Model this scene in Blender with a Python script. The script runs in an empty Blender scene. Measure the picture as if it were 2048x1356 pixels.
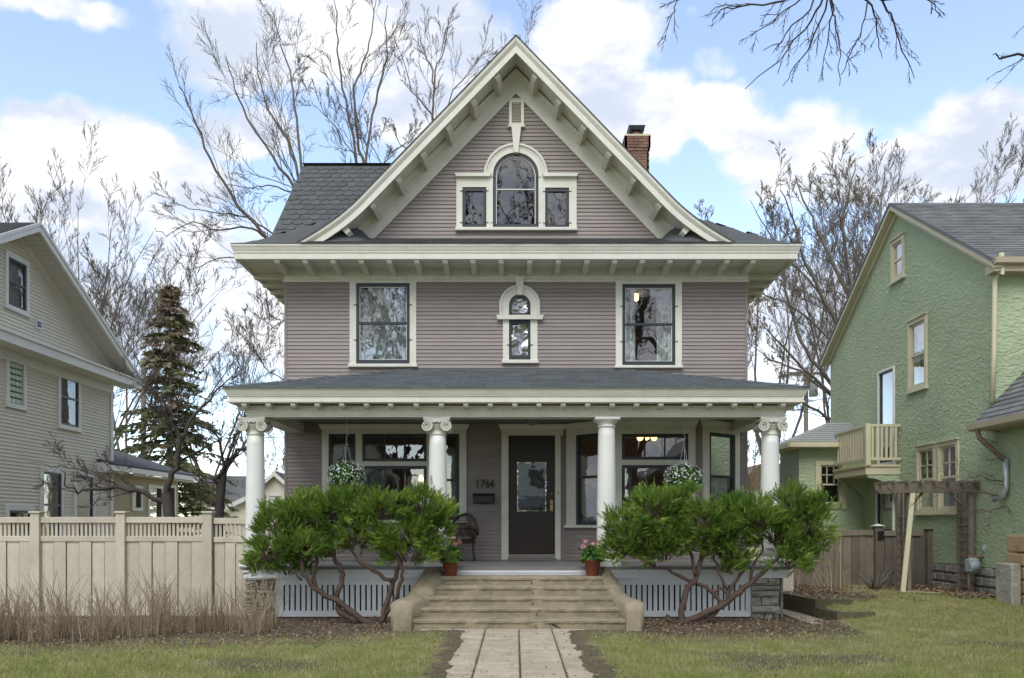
import bpy, math, random
from mathutils import Vector, Matrix, noise
R = math.radians
random.seed(7)
SC = bpy.context.scene
COL = SC.collection
# ------------------------------------------------------------------ camera
CAMY, CAMZ, F, PX0, PY0 = -16.5, 1.6, 1650.0, 1032.0, 1045.0
def S(Y): return F / (Y - CAMY)
def X(px, Y): return (px - PX0) / S(Y)
def Z(py, Y): return CAMZ + (PY0 - py) / S(Y)
def P(px, py, Y): return Vector((X(px, Y), Y, Z(py, Y)))
cam_d = bpy.data.cameras.new('camera'); cam = bpy.data.objects.new('camera', cam_d); COL.objects.link(cam)
cam.location = (0, CAMY, CAMZ); cam.rotation_euler = (R(90), 0, 0)
cam_d.sensor_width = 36; cam_d.lens = 36 * F / 2048
cam_d.shift_x = (1024 - PX0) / 2048; cam_d.shift_y = (PY0 - 678) / 2048
cam_d.clip_end = 3000; SC.camera = cam
# ------------------------------------------------------------------ light
SUN_EL, SUN_AZ = 48, 192            # azimuth clockwise from +Y: behind the camera, a little to its left
w = bpy.data.worlds.new('World'); SC.world = w; w.use_nodes = True
SC.view_settings.view_transform = 'Standard'; SC.view_settings.look = 'None'
SC.view_settings.gamma = 1; SC.view_settings.exposure = 0.97
def build_sky():
    nt = w.node_tree; N = nt.nodes; L = nt.links; N.clear()
    def mth(op, a, b=None, clamp=False):
        n = N.new('ShaderNodeMath'); n.operation = op; n.use_clamp = clamp
        for i, v in enumerate((a, b)):
            if v is None: continue
            if isinstance(v, (int, float)): n.inputs[i].default_value = v
            else: L.new(v, n.inputs[i])
        return n.outputs[0]
    tc = N.new('ShaderNodeTexCoord'); d = tc.outputs['Generated']
    sky = N.new('ShaderNodeTexSky'); sky.sky_type = 'NISHITA'; sky.sun_disc = False
    sky.sun_elevation = R(SUN_EL); sky.sun_rotation = R(SUN_AZ); sky.air_density = 1.0; sky.dust_density = .6; sky.ozone_density = 2.0
    # ragged direction for billowing cloud edges
    n1 = N.new('ShaderNodeTexNoise'); n1.inputs['Scale'].default_value = 5.5; n1.inputs['Detail'].default_value = 10; n1.inputs['Roughness'].default_value = .58
    L.new(d, n1.inputs['Vector'])
    n1b = N.new('ShaderNodeTexNoise'); n1b.inputs['Scale'].default_value = 13; n1b.inputs['Detail'].default_value = 12; n1b.inputs['Roughness'].default_value = .66
    L.new(d, n1b.inputs['Vector'])
    sub = N.new('ShaderNodeVectorMath'); sub.operation = 'SUBTRACT'; L.new(n1.outputs['Color'], sub.inputs[0]); sub.inputs[1].default_value = (.5, .5, .5)
    sc = N.new('ShaderNodeVectorMath'); sc.operation = 'SCALE'; L.new(sub.outputs[0], sc.inputs[0]); sc.inputs['Scale'].default_value = .10
    add = N.new('ShaderNodeVectorMath'); add.operation = 'ADD'; L.new(d, add.inputs[0]); L.new(sc.outputs[0], add.inputs[1])
    field = None
    # clouds of the sky in view: direction and angular size of each bank
    for (px, py, rx, ry, wt) in [(120, 290, 150, 70, 1.05), (60, 390, 300, 110, 1.0), (330, 330, 190, 90, .95), (480, 250, 130, 70, .9),
            (600, 60, 330, 110, .85), (430, 100, 130, 70, .7), (90, 0, 180, 50, .75), (860, 60, 240, 110, .85), (900, 230, 220, 110, .95),
            (1180, 100, 170, 120, 1.0), (1250, 260, 200, 110, 1.0), (1440, 250, 120, 80, .95), (1580, 310, 170, 90, 1.0), (1430, 130, 80, 50, .42), (1390, 20, 60, 30, .36),
            (1960, 245, 160, 80, .9), (1850, 340, 330, 80, 1.0), (300, 620, 900, 170, .66), (1750, 640, 800, 170, .72), (300, 480, 400, 120, .7)]:
        v = Vector(((px - PX0) / F, 1, (PY0 - py) / F)); ln = v.length; v = v / ln
        k = rx / ry
        s1 = N.new('ShaderNodeVectorMath'); s1.operation = 'SUBTRACT'; L.new(add.outputs[0], s1.inputs[0]); s1.inputs[1].default_value = v
        s2 = N.new('ShaderNodeVectorMath'); s2.operation = 'MULTIPLY'; L.new(s1.outputs[0], s2.inputs[0]); s2.inputs[1].default_value = (1 / k ** .5, 1 / k ** .5, k ** .5)
        s3 = N.new('ShaderNodeVectorMath'); s3.operation = 'LENGTH'; L.new(s2.outputs[0], s3.inputs[0])
        mr = N.new('ShaderNodeMapRange'); mr.interpolation_type = 'SMOOTHSTEP'
        rr = (rx * ry) ** .5 / F / ln
        mr.inputs['From Min'].default_value = rr * 1.2; mr.inputs['From Max'].default_value = rr * .3
        mr.inputs['To Min'].default_value = 0; mr.inputs['To Max'].default_value = wt
        L.new(s3.outputs['Value'], mr.inputs['Value'])
        field = mr.outputs[0] if field is None else mth('MAXIMUM', field, mr.outputs[0])
    # the rest of the sky: the same kind of broken cumulus, from noise alone
    sx = N.new('ShaderNodeSeparateXYZ'); L.new(d, sx.inputs[0])
    n2 = N.new('ShaderNodeTexNoise'); n2.inputs['Scale'].default_value = 2.6; n2.inputs['Detail'].default_value = 9; n2.inputs['Roughness'].default_value = .55
    L.new(d, n2.inputs['Vector'])
    back = N.new('ShaderNodeMapRange'); L.new(sx.outputs['Y'], back.inputs['Value'])
    back.inputs['From Min'].default_value = .72; back.inputs['From Max'].default_value = .5; back.inputs['To Min'].default_value = 0; back.inputs['To Max'].default_value = 1
    gen = N.new('ShaderNodeMapRange'); L.new(n2.outputs['Fac'], gen.inputs['Value']); gen.inputs['From Min'].default_value = .40; gen.inputs['From Max'].default_value = .56
    field = mth('MAXIMUM', field, mth('MULTIPLY', gen.outputs[0], back.outputs[0]))
    fine = mth('MULTIPLY', mth('SUBTRACT', n1b.outputs['Fac'], .5), 1.15)
    dens = N.new('ShaderNodeMapRange'); dens.interpolation_type = 'SMOOTHSTEP'; L.new(mth('ADD', field, fine), dens.inputs['Value'])
    dens.inputs['From Min'].default_value = .18; dens.inputs['From Max'].default_value = .74
    n3 = N.new('ShaderNodeTexNoise'); n3.inputs['Scale'].default_value = 8; n3.inputs['Detail'].default_value = 11; n3.inputs['Roughness'].default_value = .6
    mp = N.new('ShaderNodeMapping'); mp.inputs['Scale'].default_value = (1, 1, 2.0); mp.inputs['Location'].default_value = (3, 1, .4); L.new(d, mp.inputs[0]); L.new(mp.outputs[0], n3.inputs['Vector'])
    ccol = N.new('ShaderNodeMapRange'); ccol.interpolation_type = 'SMOOTHSTEP'; L.new(n3.outputs['Fac'], ccol.inputs['Value'])
    ccol.inputs['From Min'].default_value = .40; ccol.inputs['From Max'].default_value = .64
    cm = N.new('ShaderNodeMixRGB'); cm.inputs[1].default_value = (5.9, 5.9, 6.0, 1); cm.inputs[2].default_value = (3.7, 4.1, 4.9, 1); L.new(ccol.outputs[0], cm.inputs[0])
    hs = N.new('ShaderNodeHueSaturation'); hs.inputs['Saturation'].default_value = .84; hs.inputs['Value'].default_value = 1.72; L.new(sky.outputs[0], hs.inputs['Color'])
    mix = N.new('ShaderNodeMixRGB'); L.new(dens.outputs[0], mix.inputs[0]); L.new(hs.outputs[0], mix.inputs[1]); L.new(cm.outputs[0], mix.inputs[2])
    bg = N.new('ShaderNodeBackground'); bg.inputs['Strength'].default_value = .1; L.new(mix.outputs[0], bg.inputs['Color'])
    out = N.new('ShaderNodeOutputWorld'); L.new(bg.outputs[0], out.inputs['Surface'])
build_sky()
sd = bpy.data.lights.new('sun', 'SUN'); sd.energy = 1.3; sd.angle = R(38); sd.color = (1, .965, .91)
sun = bpy.data.objects.new('sun', sd); COL.objects.link(sun)
_dir = Vector((math.sin(R(SUN_AZ)) * math.cos(R(SUN_EL)), math.cos(R(SUN_AZ)) * math.cos(R(SUN_EL)), math.sin(R(SUN_EL))))
sun.rotation_euler = _dir.to_track_quat('Z', 'Y').to_euler(); sun.location = _dir * 60
# ------------------------------------------------------------------ mesh helpers
class MB:
    def __init__(s): s.v = []; s.f = []; s.sm = []
    def add(s, vs, fs, smooth=False):
        o = len(s.v); s.v.extend([tuple(v) for v in vs]); s.f.extend([tuple(i + o for i in f) for f in fs]); s.sm.extend([smooth] * len(fs)); return s
    def box(s, x0, x1, y0, y1, z0, z1):
        return s.add([(x0, y0, z0), (x1, y0, z0), (x1, y1, z0), (x0, y1, z0), (x0, y0, z1), (x1, y0, z1), (x1, y1, z1), (x0, y1, z1)],
                     [(0, 3, 2, 1), (4, 5, 6, 7), (0, 1, 5, 4), (1, 2, 6, 5), (2, 3, 7, 6), (3, 0, 4, 7)])
    def bbox(s, x0, x1, y0, y1, z0, z1, b=.01):     # box with chamfered vertical and horizontal front edges
        pr = [(x0 + b, y0), (x1 - b, y0), (x1, y0 + b), (x1, y1 - b), (x1 - b, y1), (x0 + b, y1), (x0, y1 - b), (x0, y0 + b)]
        cx, cy = (x0 + x1) / 2, (y0 + y1) / 2
        def sh(p): return (p[0] + (b if p[0] < cx else -b), p[1] + (b if p[1] < cy else -b))
        vs = [sh(p) + (z0,) for p in pr] + [p + (z0 + b,) for p in pr] + [p + (z1 - b,) for p in pr] + [sh(p) + (z1,) for p in pr]
        fs = [tuple(range(7, -1, -1)), tuple(range(24, 32))]
        for k in range(3):
            for i in range(8):
                j = (i + 1) % 8; fs.append((k * 8 + i, k * 8 + j, k * 8 + 8 + j, k * 8 + 8 + i))
        return s.add(vs, fs)
    def prism(s, poly, a0, a1, axis='y'):           # poly in the other two axes
        n = len(poly)
        def mk(p, a): return {'y': (p[0], a, p[1]), 'x': (a, p[0], p[1]), 'z': (p[0], p[1], a)}[axis]
        vs = [mk(p, a0) for p in poly] + [mk(p, a1) for p in poly]
        return s.add(vs, [tuple(range(n)), tuple(range(2 * n - 1, n - 1, -1))] + [(i, i + n, (i + 1) % n + n, (i + 1) % n) for i in range(n)])
    def tube(s, pts, rad, n=6, cap=True, smooth=True):
        pts = [Vector(p) for p in pts]; m = len(pts)
        if not isinstance(rad, (list, tuple)): rad = [rad] * m
        u = None; vs = []; fs = []
        for i, p in enumerate(pts):
            t = (pts[min(i + 1, m - 1)] - pts[max(i - 1, 0)])
            t = t.normalized() if t.length > 1e-9 else Vector((0, 0, 1))
            if u is None: u = t.orthogonal().normalized()
            else:
                u = u - t * u.dot(t); u = u.normalized() if u.length > 1e-6 else t.orthogonal().normalized()
            q = t.cross(u)
            for k in range(n):
                a = 2 * math.pi * k / n; vs.append(p + (u * math.cos(a) + q * math.sin(a)) * rad[i])
        for i in range(m - 1):
            for k in range(n):
                k2 = (k + 1) % n; fs.append((i * n + k, i * n + k2, (i + 1) * n + k2, (i + 1) * n + k))
        if cap: fs.append(tuple(range(n - 1, -1, -1))); fs.append(tuple(range((m - 1) * n, m * n)))
        return s.add(vs, fs, smooth)
    def lathe(s, prof, c=(0, 0, 0), n=24, smooth=True):     # prof [(r,z)]
        vs = []; fs = []
        for r, z in prof:
            for k in range(n):
                a = 2 * math.pi * k / n; vs.append((c[0] + r * math.cos(a), c[1] + r * math.sin(a), c[2] + z))
        for i in range(len(prof) - 1):
            for k in range(n):
                k2 = (k + 1) % n; fs.append((i * n + k, i * n + k2, (i + 1) * n + k2, (i + 1) * n + k))
        fs.append(tuple(range(n - 1, -1, -1))); fs.append(tuple(range((len(prof) - 1) * n, len(prof) * n)))
        return s.add(vs, fs, smooth)
    def sweep_xz(s, path, sec, smooth=False, cap=True):       # section [(offset along normal, y)], swept along path in XZ
        n = len(sec); vs = []; m = len(path)
        for i, p in enumerate(path):
            a = path[max(i - 1, 0)]; b = path[min(i + 1, m - 1)]
            def nr(q0, q1):
                dx, dz = q1[0] - q0[0], q1[1] - q0[1]; l = math.hypot(dx, dz); return (-dz / l, dx / l)
            if 0 < i < m - 1:
                n0, n1 = nr(a, p), nr(p, b); nx, nz = n0[0] + n1[0], n0[1] + n1[1]; l2 = nx * nx + nz * nz; k = 2 / l2; nx, nz = nx * k, nz * k
            else: nx, nz = nr(a, b)
            for o, y in sec: vs.append((p[0] + nx * o, y, p[1] + nz * o))
        fs = []
        for i in range(m - 1):
            for k in range(n): k2 = (k + 1) % n; fs.append((i * n + k, i * n + k2, (i + 1) * n + k2, (i + 1) * n + k))
        if cap: fs.append(tuple(range(n))); fs.append(tuple(range(m * n - 1, (m - 1) * n - 1, -1)))
        return s.add(vs, fs, smooth)
    def sweep_h(s, path, sec, cap=True):            # path [(x,y)], section [(outward, z)], outward = right of travel direction
        n = len(sec); vs = []; m = len(path)
        def nr(q0, q1):
            dx, dy = q1[0] - q0[0], q1[1] - q0[1]; l = math.hypot(dx, dy); return (dy / l, -dx / l)
        for i, p in enumerate(path):
            if 0 < i < m - 1:
                n0, n1 = nr(path[i - 1], p), nr(p, path[i + 1]); nx, ny = n0[0] + n1[0], n0[1] + n1[1]; k = 2 / (nx * nx + ny * ny); nx, ny = nx * k, ny * k
            elif i == 0: nx, ny = nr(p, path[1])
            else: nx, ny = nr(path[-2], p)
            for o, z in sec: vs.append((p[0] + nx * o, p[1] + ny * o, z))
        fs = []
        for i in range(m - 1):
            for k in range(n): k2 = (k + 1) % n; fs.append((i * n + k, i * n + k2, (i + 1) * n + k2, (i + 1) * n + k))
        if cap: fs.append(tuple(range(n))); fs.append(tuple(range(m * n - 1, (m - 1) * n - 1, -1)))
        return s.add(vs, fs)
    def build(s, name, mat, parent=None, label=None, cat=None, group=None, kind=None, fix=True, offset=None):
        me = bpy.data.meshes.new(name); me.from_pydata(s.v, [], s.f); me.update()
        me.polygons.foreach_set('use_smooth', s.sm)
        if fix:
            import bmesh
            bm = bmesh.new(); bm.from_mesh(me); bmesh.ops.recalc_face_normals(bm, faces=bm.faces); bm.to_mesh(me); bm.free()
        if mat is not None: me.materials.append(mat)
        o = bpy.data.objects.new(name, me); COL.objects.link(o)
        if parent is not None:
            o.parent = parent; b = parent; t = Vector((0, 0, 0))
            while b is not None: t += b.location if b.parent is None else Vector((0, 0, 0)); b = b.parent
            if not parent.get('_local'): o.matrix_parent_inverse = Matrix.Translation(-t) if parent.parent is None else Matrix.Identity(4)
        return tag(o, label, cat, group, kind)
def tag(o, label=None, cat=None, group=None, kind=None):
    for k, v in (('label', label), ('category', cat), ('group', group), ('kind', kind)):
        if v: o[k] = v
    return o
def thing(name, label, cat, loc=(0, 0, 0), group=None, local=False):
    o = bpy.data.objects.new(name, None); COL.objects.link(o); o.location = loc; o.empty_display_size = .2
    if local: o['_local'] = 1
    return tag(o, label, cat, group)
def copy_tree(o, parent=None, top=True):
    c = o.copy(); COL.objects.link(c)
    if parent is not None: c.parent = parent
    for ch in list(o.children): copy_tree(ch, c, False)
    return c
# ------------------------------------------------------------------ materials
def nodes(name):
    m = bpy.data.materials.new(name); m.use_nodes = True; nt = m.node_tree
    return m, nt, nt.nodes['Principled BSDF'], nt.nodes['Material Output']
def mat(name, col, rough=.6, var=.1, scale=6, bump=0, bscale=40, spec=.4, island=0, obj=0, metallic=0, stretch=(1, 1, 1), dirt=None, dirt_amt=0, dscale=1.2):
    m, nt, b, out = nodes(name); N, L = nt.nodes, nt.links
    b.inputs['Roughness'].default_value = rough; b.inputs['Specular IOR Level'].default_value = spec; b.inputs['Metallic'].default_value = metallic
    tc = N.new('ShaderNodeTexCoord'); mp = N.new('ShaderNodeMapping'); mp.inputs['Scale'].default_value = stretch; L.new(tc.outputs['Object'], mp.inputs[0])
    nz = N.new('ShaderNodeTexNoise'); nz.inputs['Scale'].default_value = scale; nz.inputs['Detail'].default_value = 8; nz.inputs['Roughness'].default_value = .65; L.new(mp.outputs[0], nz.inputs['Vector'])
    mr = N.new('ShaderNodeMapRange'); L.new(nz.outputs['Fac'], mr.inputs['Value']); mr.inputs['From Min'].default_value = .25; mr.inputs['From Max'].default_value = .75
    mr.inputs['To Min'].default_value = 1 - var; mr.inputs['To Max'].default_value = 1 + var
    val = mr.outputs[0]
    for amt, kind in ((island, 'i'), (obj, 'o')):
        if amt:
            g = N.new('ShaderNodeNewGeometry') if kind == 'i' else N.new('ShaderNodeObjectInfo')
            src = g.outputs['Random Per Island'] if kind == 'i' else g.outputs['Random']
            r2 = N.new('ShaderNodeMapRange'); L.new(src, r2.inputs['Value']); r2.inputs['To Min'].default_value = 1 - amt; r2.inputs['To Max'].default_value = 1 + amt
            mu = N.new('ShaderNodeMath'); mu.operation = 'MULTIPLY'; L.new(val, mu.inputs[0]); L.new(r2.outputs[0], mu.inputs[1]); val = mu.outputs[0]
    vm = N.new('ShaderNodeVectorMath'); vm.operation = 'SCALE'; vm.inputs[0].default_value = col; L.new(val, vm.inputs['Scale'])
    c = vm.outputs[0]
    if dirt:
        n2 = N.new('ShaderNodeTexNoise'); n2.inputs['Scale'].default_value = dscale; n2.inputs['Detail'].default_value = 9; n2.inputs['Roughness'].default_value = .7; L.new(tc.outputs['Object'], n2.inputs['Vector'])
        m2 = N.new('ShaderNodeMapRange'); L.new(n2.outputs['Fac'], m2.inputs['Value']); m2.inputs['From Min'].default_value = .45; m2.inputs['From Max'].default_value = .75; m2.inputs['To Max'].default_value = dirt_amt
        mx = N.new('ShaderNodeMixRGB'); L.new(m2.outputs[0], mx.inputs[0]); L.new(c, mx.inputs[1]); mx.inputs[2].default_value = (*dirt, 1); c = mx.outputs[0]
    L.new(c, b.inputs['Base Color'])
    if bump:
        n3 = N.new('ShaderNodeTexNoise'); n3.inputs['Scale'].default_value = bscale; n3.inputs['Detail'].default_value = 6; L.new(mp.outputs[0], n3.inputs['Vector'])
        bp = N.new('ShaderNodeBump'); bp.inputs['Strength'].default_value = bump; bp.inputs['Distance'].default_value = .02; L.new(n3.outputs['Fac'], bp.inputs['Height']); L.new(bp.outputs[0], b.inputs['Normal'])
    return m
def leaf_mat(name, c1, c2, c3=None, trans=.3, rough=.6, patch=0, pscale=3.0):
    m, nt, b, out = nodes(name); N, L = nt.nodes, nt.links
    g = N.new('ShaderNodeNewGeometry'); cr = N.new('ShaderNodeValToRGB'); fac = g.outputs['Random Per Island']
    if patch:      # neighbouring leaves share a shade: clumps differ in age and vigour
        tc = N.new('ShaderNodeTexCoord'); nz = N.new('ShaderNodeTexNoise'); nz.inputs['Scale'].default_value = pscale; nz.inputs['Detail'].default_value = 5; L.new(tc.outputs['Object'], nz.inputs['Vector'])
        mr = N.new('ShaderNodeMapRange'); L.new(nz.outputs['Fac'], mr.inputs['Value']); mr.inputs['From Min'].default_value = .3; mr.inputs['From Max'].default_value = .7
        mx_ = N.new('ShaderNodeMix'); mx_.inputs[0].default_value = patch; L.new(fac, mx_.inputs[2]); L.new(mr.outputs[0], mx_.inputs[3]); fac = mx_.outputs[0]
    L.new(fac, cr.inputs[0])
    cr.color_ramp.elements[0].color = (*c1, 1); cr.color_ramp.elements[1].color = (*(c3 or c2), 1)
    if c3: e = cr.color_ramp.elements.new(.6); e.color = (*c2, 1)
    b.inputs['Roughness'].default_value = rough; b.inputs['Specular IOR Level'].default_value = .25; L.new(cr.outputs[0], b.inputs['Base Color'])
    tr = N.new('ShaderNodeBsdfTranslucent'); L.new(cr.outputs[0], tr.inputs[0]); mx = N.new('ShaderNodeMixShader'); mx.inputs[0].default_value = trans
    L.new(b.outputs[0], mx.inputs[1]); L.new(tr.outputs[0], mx.inputs[2]); L.new(mx.outputs[0], out.inputs[0])
    return m
def glass_mat(name, refl=.22, tint=(.8, .85, .85), rough=.01, warp=.006, top=1.0):
    m, nt, b, out = nodes(name); N, L = nt.nodes, nt.links; N.remove(b)
    t = N.new('ShaderNodeBsdfTransparent'); t.inputs[0].default_value = (*tint, 1)
    g = N.new('ShaderNodeBsdfGlossy'); g.inputs['Roughness'].default_value = rough
    tc = N.new('ShaderNodeTexCoord'); nz = N.new('ShaderNodeTexNoise'); nz.inputs['Scale'].default_value = 3.0; L.new(tc.outputs['Object'], nz.inputs['Vector'])
    bp = N.new('ShaderNodeBump'); bp.inputs['Strength'].default_value = warp; bp.inputs['Distance'].default_value = .3; L.new(nz.outputs['Fac'], bp.inputs['Height']); L.new(bp.outputs[0], g.inputs['Normal'])
    fr = N.new('ShaderNodeLayerWeight'); fr.inputs[0].default_value = .35
    mr = N.new('ShaderNodeMapRange'); L.new(fr.outputs['Fresnel'], mr.inputs['Value']); mr.inputs['To Min'].default_value = refl; mr.inputs['To Max'].default_value = top
    mx = N.new('ShaderNodeMixShader'); L.new(mr.outputs[0], mx.inputs[0]); L.new(t.outputs[0], mx.inputs[1]); L.new(g.outputs[0], mx.inputs[2]); L.new(mx.outputs[0], out.inputs[0])
    return m
def sheer_mat(name, col, op):
    m, nt, b, out = nodes(name); N, L = nt.nodes, nt.links
    b.inputs['Base Color'].default_value = (*col, 1); b.inputs['Roughness'].default_value = .9
    tc = N.new('ShaderNodeTexCoord'); nz = N.new('ShaderNodeTexNoise'); nz.inputs['Scale'].default_value = 14; nz.inputs['Detail'].default_value = 6; L.new(tc.outputs['Object'], nz.inputs['Vector'])
    mr = N.new('ShaderNodeMapRange'); L.new(nz.outputs['Fac'], mr.inputs['Value']); mr.inputs['From Min'].default_value = .3; mr.inputs['From Max'].default_value = .7; mr.inputs['To Min'].default_value = op * .6; mr.inputs['To Max'].default_value = min(1, op * 1.4)
    t = N.new('ShaderNodeBsdfTransparent'); mx = N.new('ShaderNodeMixShader'); L.new(mr.outputs[0], mx.inputs[0]); L.new(t.outputs[0], mx.inputs[1]); L.new(b.outputs[0], mx.inputs[2]); L.new(mx.outputs[0], out.inputs[0])
    return m
def glow_mat(name, col, e):
    m, nt, b, out = nodes(name); b.inputs['Emission Color'].default_value = (*col, 1); b.inputs['Emission Strength'].default_value = e; b.inputs['Base Color'].default_value = (*col, 1)
    return m
def stucco_mat(name, col):
    m, nt, b, out = nodes(name); N, L = nt.nodes, nt.links; b.inputs['Roughness'].default_value = .75; b.inputs['Specular IOR Level'].default_value = .3
    tc = N.new('ShaderNodeTexCoord'); nz = N.new('ShaderNodeTexNoise'); nz.inputs['Scale'].default_value = 5; nz.inputs['Detail'].default_value = 3; L.new(tc.outputs['Object'], nz.inputs['Vector'])
    s1 = N.new('ShaderNodeVectorMath'); s1.operation = 'SCALE'; s1.inputs['Scale'].default_value = .22; L.new(nz.outputs['Color'], s1.inputs[0])
    a1 = N.new('ShaderNodeVectorMath'); L.new(tc.outputs['Object'], a1.inputs[0]); L.new(s1.outputs[0], a1.inputs[1])
    mp = N.new('ShaderNodeMapping'); mp.inputs['Scale'].default_value = (1, 1, 2.2); mp.inputs['Rotation'].default_value = (R(22), R(12), 0); L.new(a1.outputs[0], mp.inputs[0])
    vo = N.new('ShaderNodeTexVoronoi'); vo.inputs['Scale'].default_value = 8.5; vo.feature = 'SMOOTH_F1'; vo.inputs['Smoothness'].default_value = .35; L.new(mp.outputs[0], vo.inputs['Vector'])
    n2 = N.new('ShaderNodeTexNoise'); n2.inputs['Scale'].default_value = 16; n2.inputs['Detail'].default_value = 8; n2.inputs['Roughness'].default_value = .6; n2.inputs['Distortion'].default_value = 1.2; L.new(mp.outputs[0], n2.inputs['Vector'])
    ad = N.new('ShaderNodeMath'); L.new(vo.outputs['Distance'], ad.inputs[0]); L.new(n2.outputs['Fac'], ad.inputs[1])
    bp = N.new('ShaderNodeBump'); bp.inputs['Strength'].default_value = .9; bp.inputs['Distance'].default_value = .026; L.new(ad.outputs[0], bp.inputs['Height']); L.new(bp.outputs[0], b.inputs['Normal'])
    n4 = N.new('ShaderNodeTexNoise'); n4.inputs['Scale'].default_value = .7; n4.inputs['Detail'].default_value = 8; L.new(tc.outputs['Object'], n4.inputs['Vector'])
    mx = N.new('ShaderNodeMixRGB'); L.new(n4.outputs['Fac'], mx.inputs[0]); mx.inputs[1].default_value = (*[c * 1.25 for c in col], 1); mx.inputs[2].default_value = (col[0] * .72, col[1] * .74, col[2] * .7, 1); L.new(mx.outputs[0], b.inputs['Base Color'])
    return m
M = {}
M['siding'] = mat('mauve_siding', (.25, .217, .203), .55, .09, 3, .15, 60, obj=.085, stretch=(.4, 1, 6), dirt=(.16, .13, .12), dirt_amt=.35)
M['trim'] = mat('cream_trim', (.63, .625, .55), .5, .05, 4, .05, 50, dirt=(.36, .34, .28), dirt_amt=.35, dscale=2.2)
M['column'] = mat('white_column_paint', (.72, .73, .69), .45, .03, 3, .03, 30, dirt=(.5, .5, .45), dirt_amt=.25)
M['white'] = mat('white_paint', (.62, .65, .68), .5, .05, 5, .06, 40, dirt=(.38, .38, .36), dirt_amt=.4, dscale=2.5)
M['sash'] = mat('dark_sash_paint', (.028, .036, .042), .4, .1, 6)
M['shingle'] = mat('grey_shingle', (.072, .078, .081), .85, .16, 30, .5, 160, island=.16, obj=.14)
M['shingle_porch'] = mat('blue_grey_shingle', (.128, .144, .152), .85, .15, 30, .5, 160, island=.2)
M['old_shingle'] = mat('weathered_shingle', (.16, .165, .165), .9, .25, 3, .4, 120, island=.2, stretch=(.4, 1, 1))
M['brick'] = mat('red_brick', (.2, .112, .082), .85, .15, 20, .3, 90, island=.25)
M['mortar'] = mat('mortar', (.36, .33, .29), .9, .1, 20)
M['metal'] = mat('dark_metal', (.05, .055, .06), .5, .2, 10, metallic=.6)
M['concrete'] = mat('tan_concrete', (.285, .245, .165), .85, .2, 5, .35, 70, dirt=(.13, .115, .07), dirt_amt=.85, dscale=3.4)
M['slab'] = mat('walk_concrete', (.43, .37, .275), .85, .14, 5, .35, 60, dirt=(.22, .18, .125), dirt_amt=.65, dscale=3.0, obj=.1)
M['stone'] = mat('grey_limestone', (.29, .28, .24), .9, .35, 7, 1.0, 16, obj=.22, stretch=(1, 1, 2.6), dirt=(.13, .115, .085), dirt_amt=.6, dscale=4)
M['deck'] = mat('grey_deck_paint', (.17, .17, .165), .45, .08, 5, .05, 30)
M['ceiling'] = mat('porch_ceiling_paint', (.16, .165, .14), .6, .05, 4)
M['door'] = mat('dark_stained_wood', (.026, .017, .013), .4, .25, 5, .1, 40, stretch=(6, 1, 1))
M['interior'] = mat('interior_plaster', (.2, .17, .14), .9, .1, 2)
M['glass'] = glass_mat('window_glass', .20)
M['glass_dim'] = glass_mat('porch_glass', .14)
M['glass_side'] = glass_mat('side_glass', .10, (.8, .84, .84), .01, .006, .55)
M['glass_dark'] = glass_mat('screened_glass', .05, (.6, .62, .62), .05, .006, .4)
M['curtain'] = sheer_mat('sheer_curtain', (.8, .82, .8), .8)
M['lace'] = sheer_mat('lace_curtain', (.7, .74, .72), .5)
M['fence'] = mat('tan_fence_stain', (.5, .455, .365), .7, .1, 5, .2, 40, obj=.08, stretch=(5, 5, .6), dirt=(.33, .28, .2), dirt_amt=.6, dscale=2.5)
M['oldwood'] = mat('weathered_wood', (.2, .168, .132), .85, .25, 6, .35, 30, obj=.22, stretch=(6, 6, .7), dirt=(.07, .07, .045), dirt_amt=.6)
M['timber'] = mat('mossy_timber', (.095, .083, .05), .9, .3, 6, .5, 30, obj=.15, dirt=(.07, .085, .03), dirt_amt=.6)
M['bark'] = mat('grey_bark', (.125, .107, .09), .9, .3, 8, .5, 30)
M['bark_dark'] = mat('dark_bark', (.06, .05, .045), .9, .3, 8, .5, 30)
M['yew_bark'] = mat('reddish_bark', (.085, .055, .042), .85, .35, 12, .7, 40, stretch=(1, 1, .35))
M['yew'] = leaf_mat('yew_needles', (.055, .112, .018), (.15, .25, .038), (.42, .5, .10), .36, .6, .6, 3.2)
M['stucco'] = stucco_mat('green_stucco', (.405, .485, .315))
M['gtrim'] = mat('pale_yellow_trim', (.58, .54, .37), .55, .06, 4, .05, 40, dirt=(.36, .33, .24), dirt_amt=.35)
M['lsiding'] = mat('beige_siding', (.66, .625, .51), .55, .06, 2, 0)
M['ltrim'] = mat('pale_grey_trim', (.7, .71, .67), .5, .05, 3, dirt=(.4, .4, .37), dirt_amt=.3)
M['terracotta'] = mat('terracotta_plastic', (.21, .06, .032), .55, .1, 6)
M['wicker'] = mat('brown_wicker', (.05, .036, .028), .6, .3, 40, .3, 90)
M['cushion'] = mat('cream_cushion', (.52, .47, .36), .9, .06, 8)
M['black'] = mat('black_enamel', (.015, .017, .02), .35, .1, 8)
M['number'] = mat('tarnished_bronze', (.03, .026, .02), .45, .2, 20)
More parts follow.
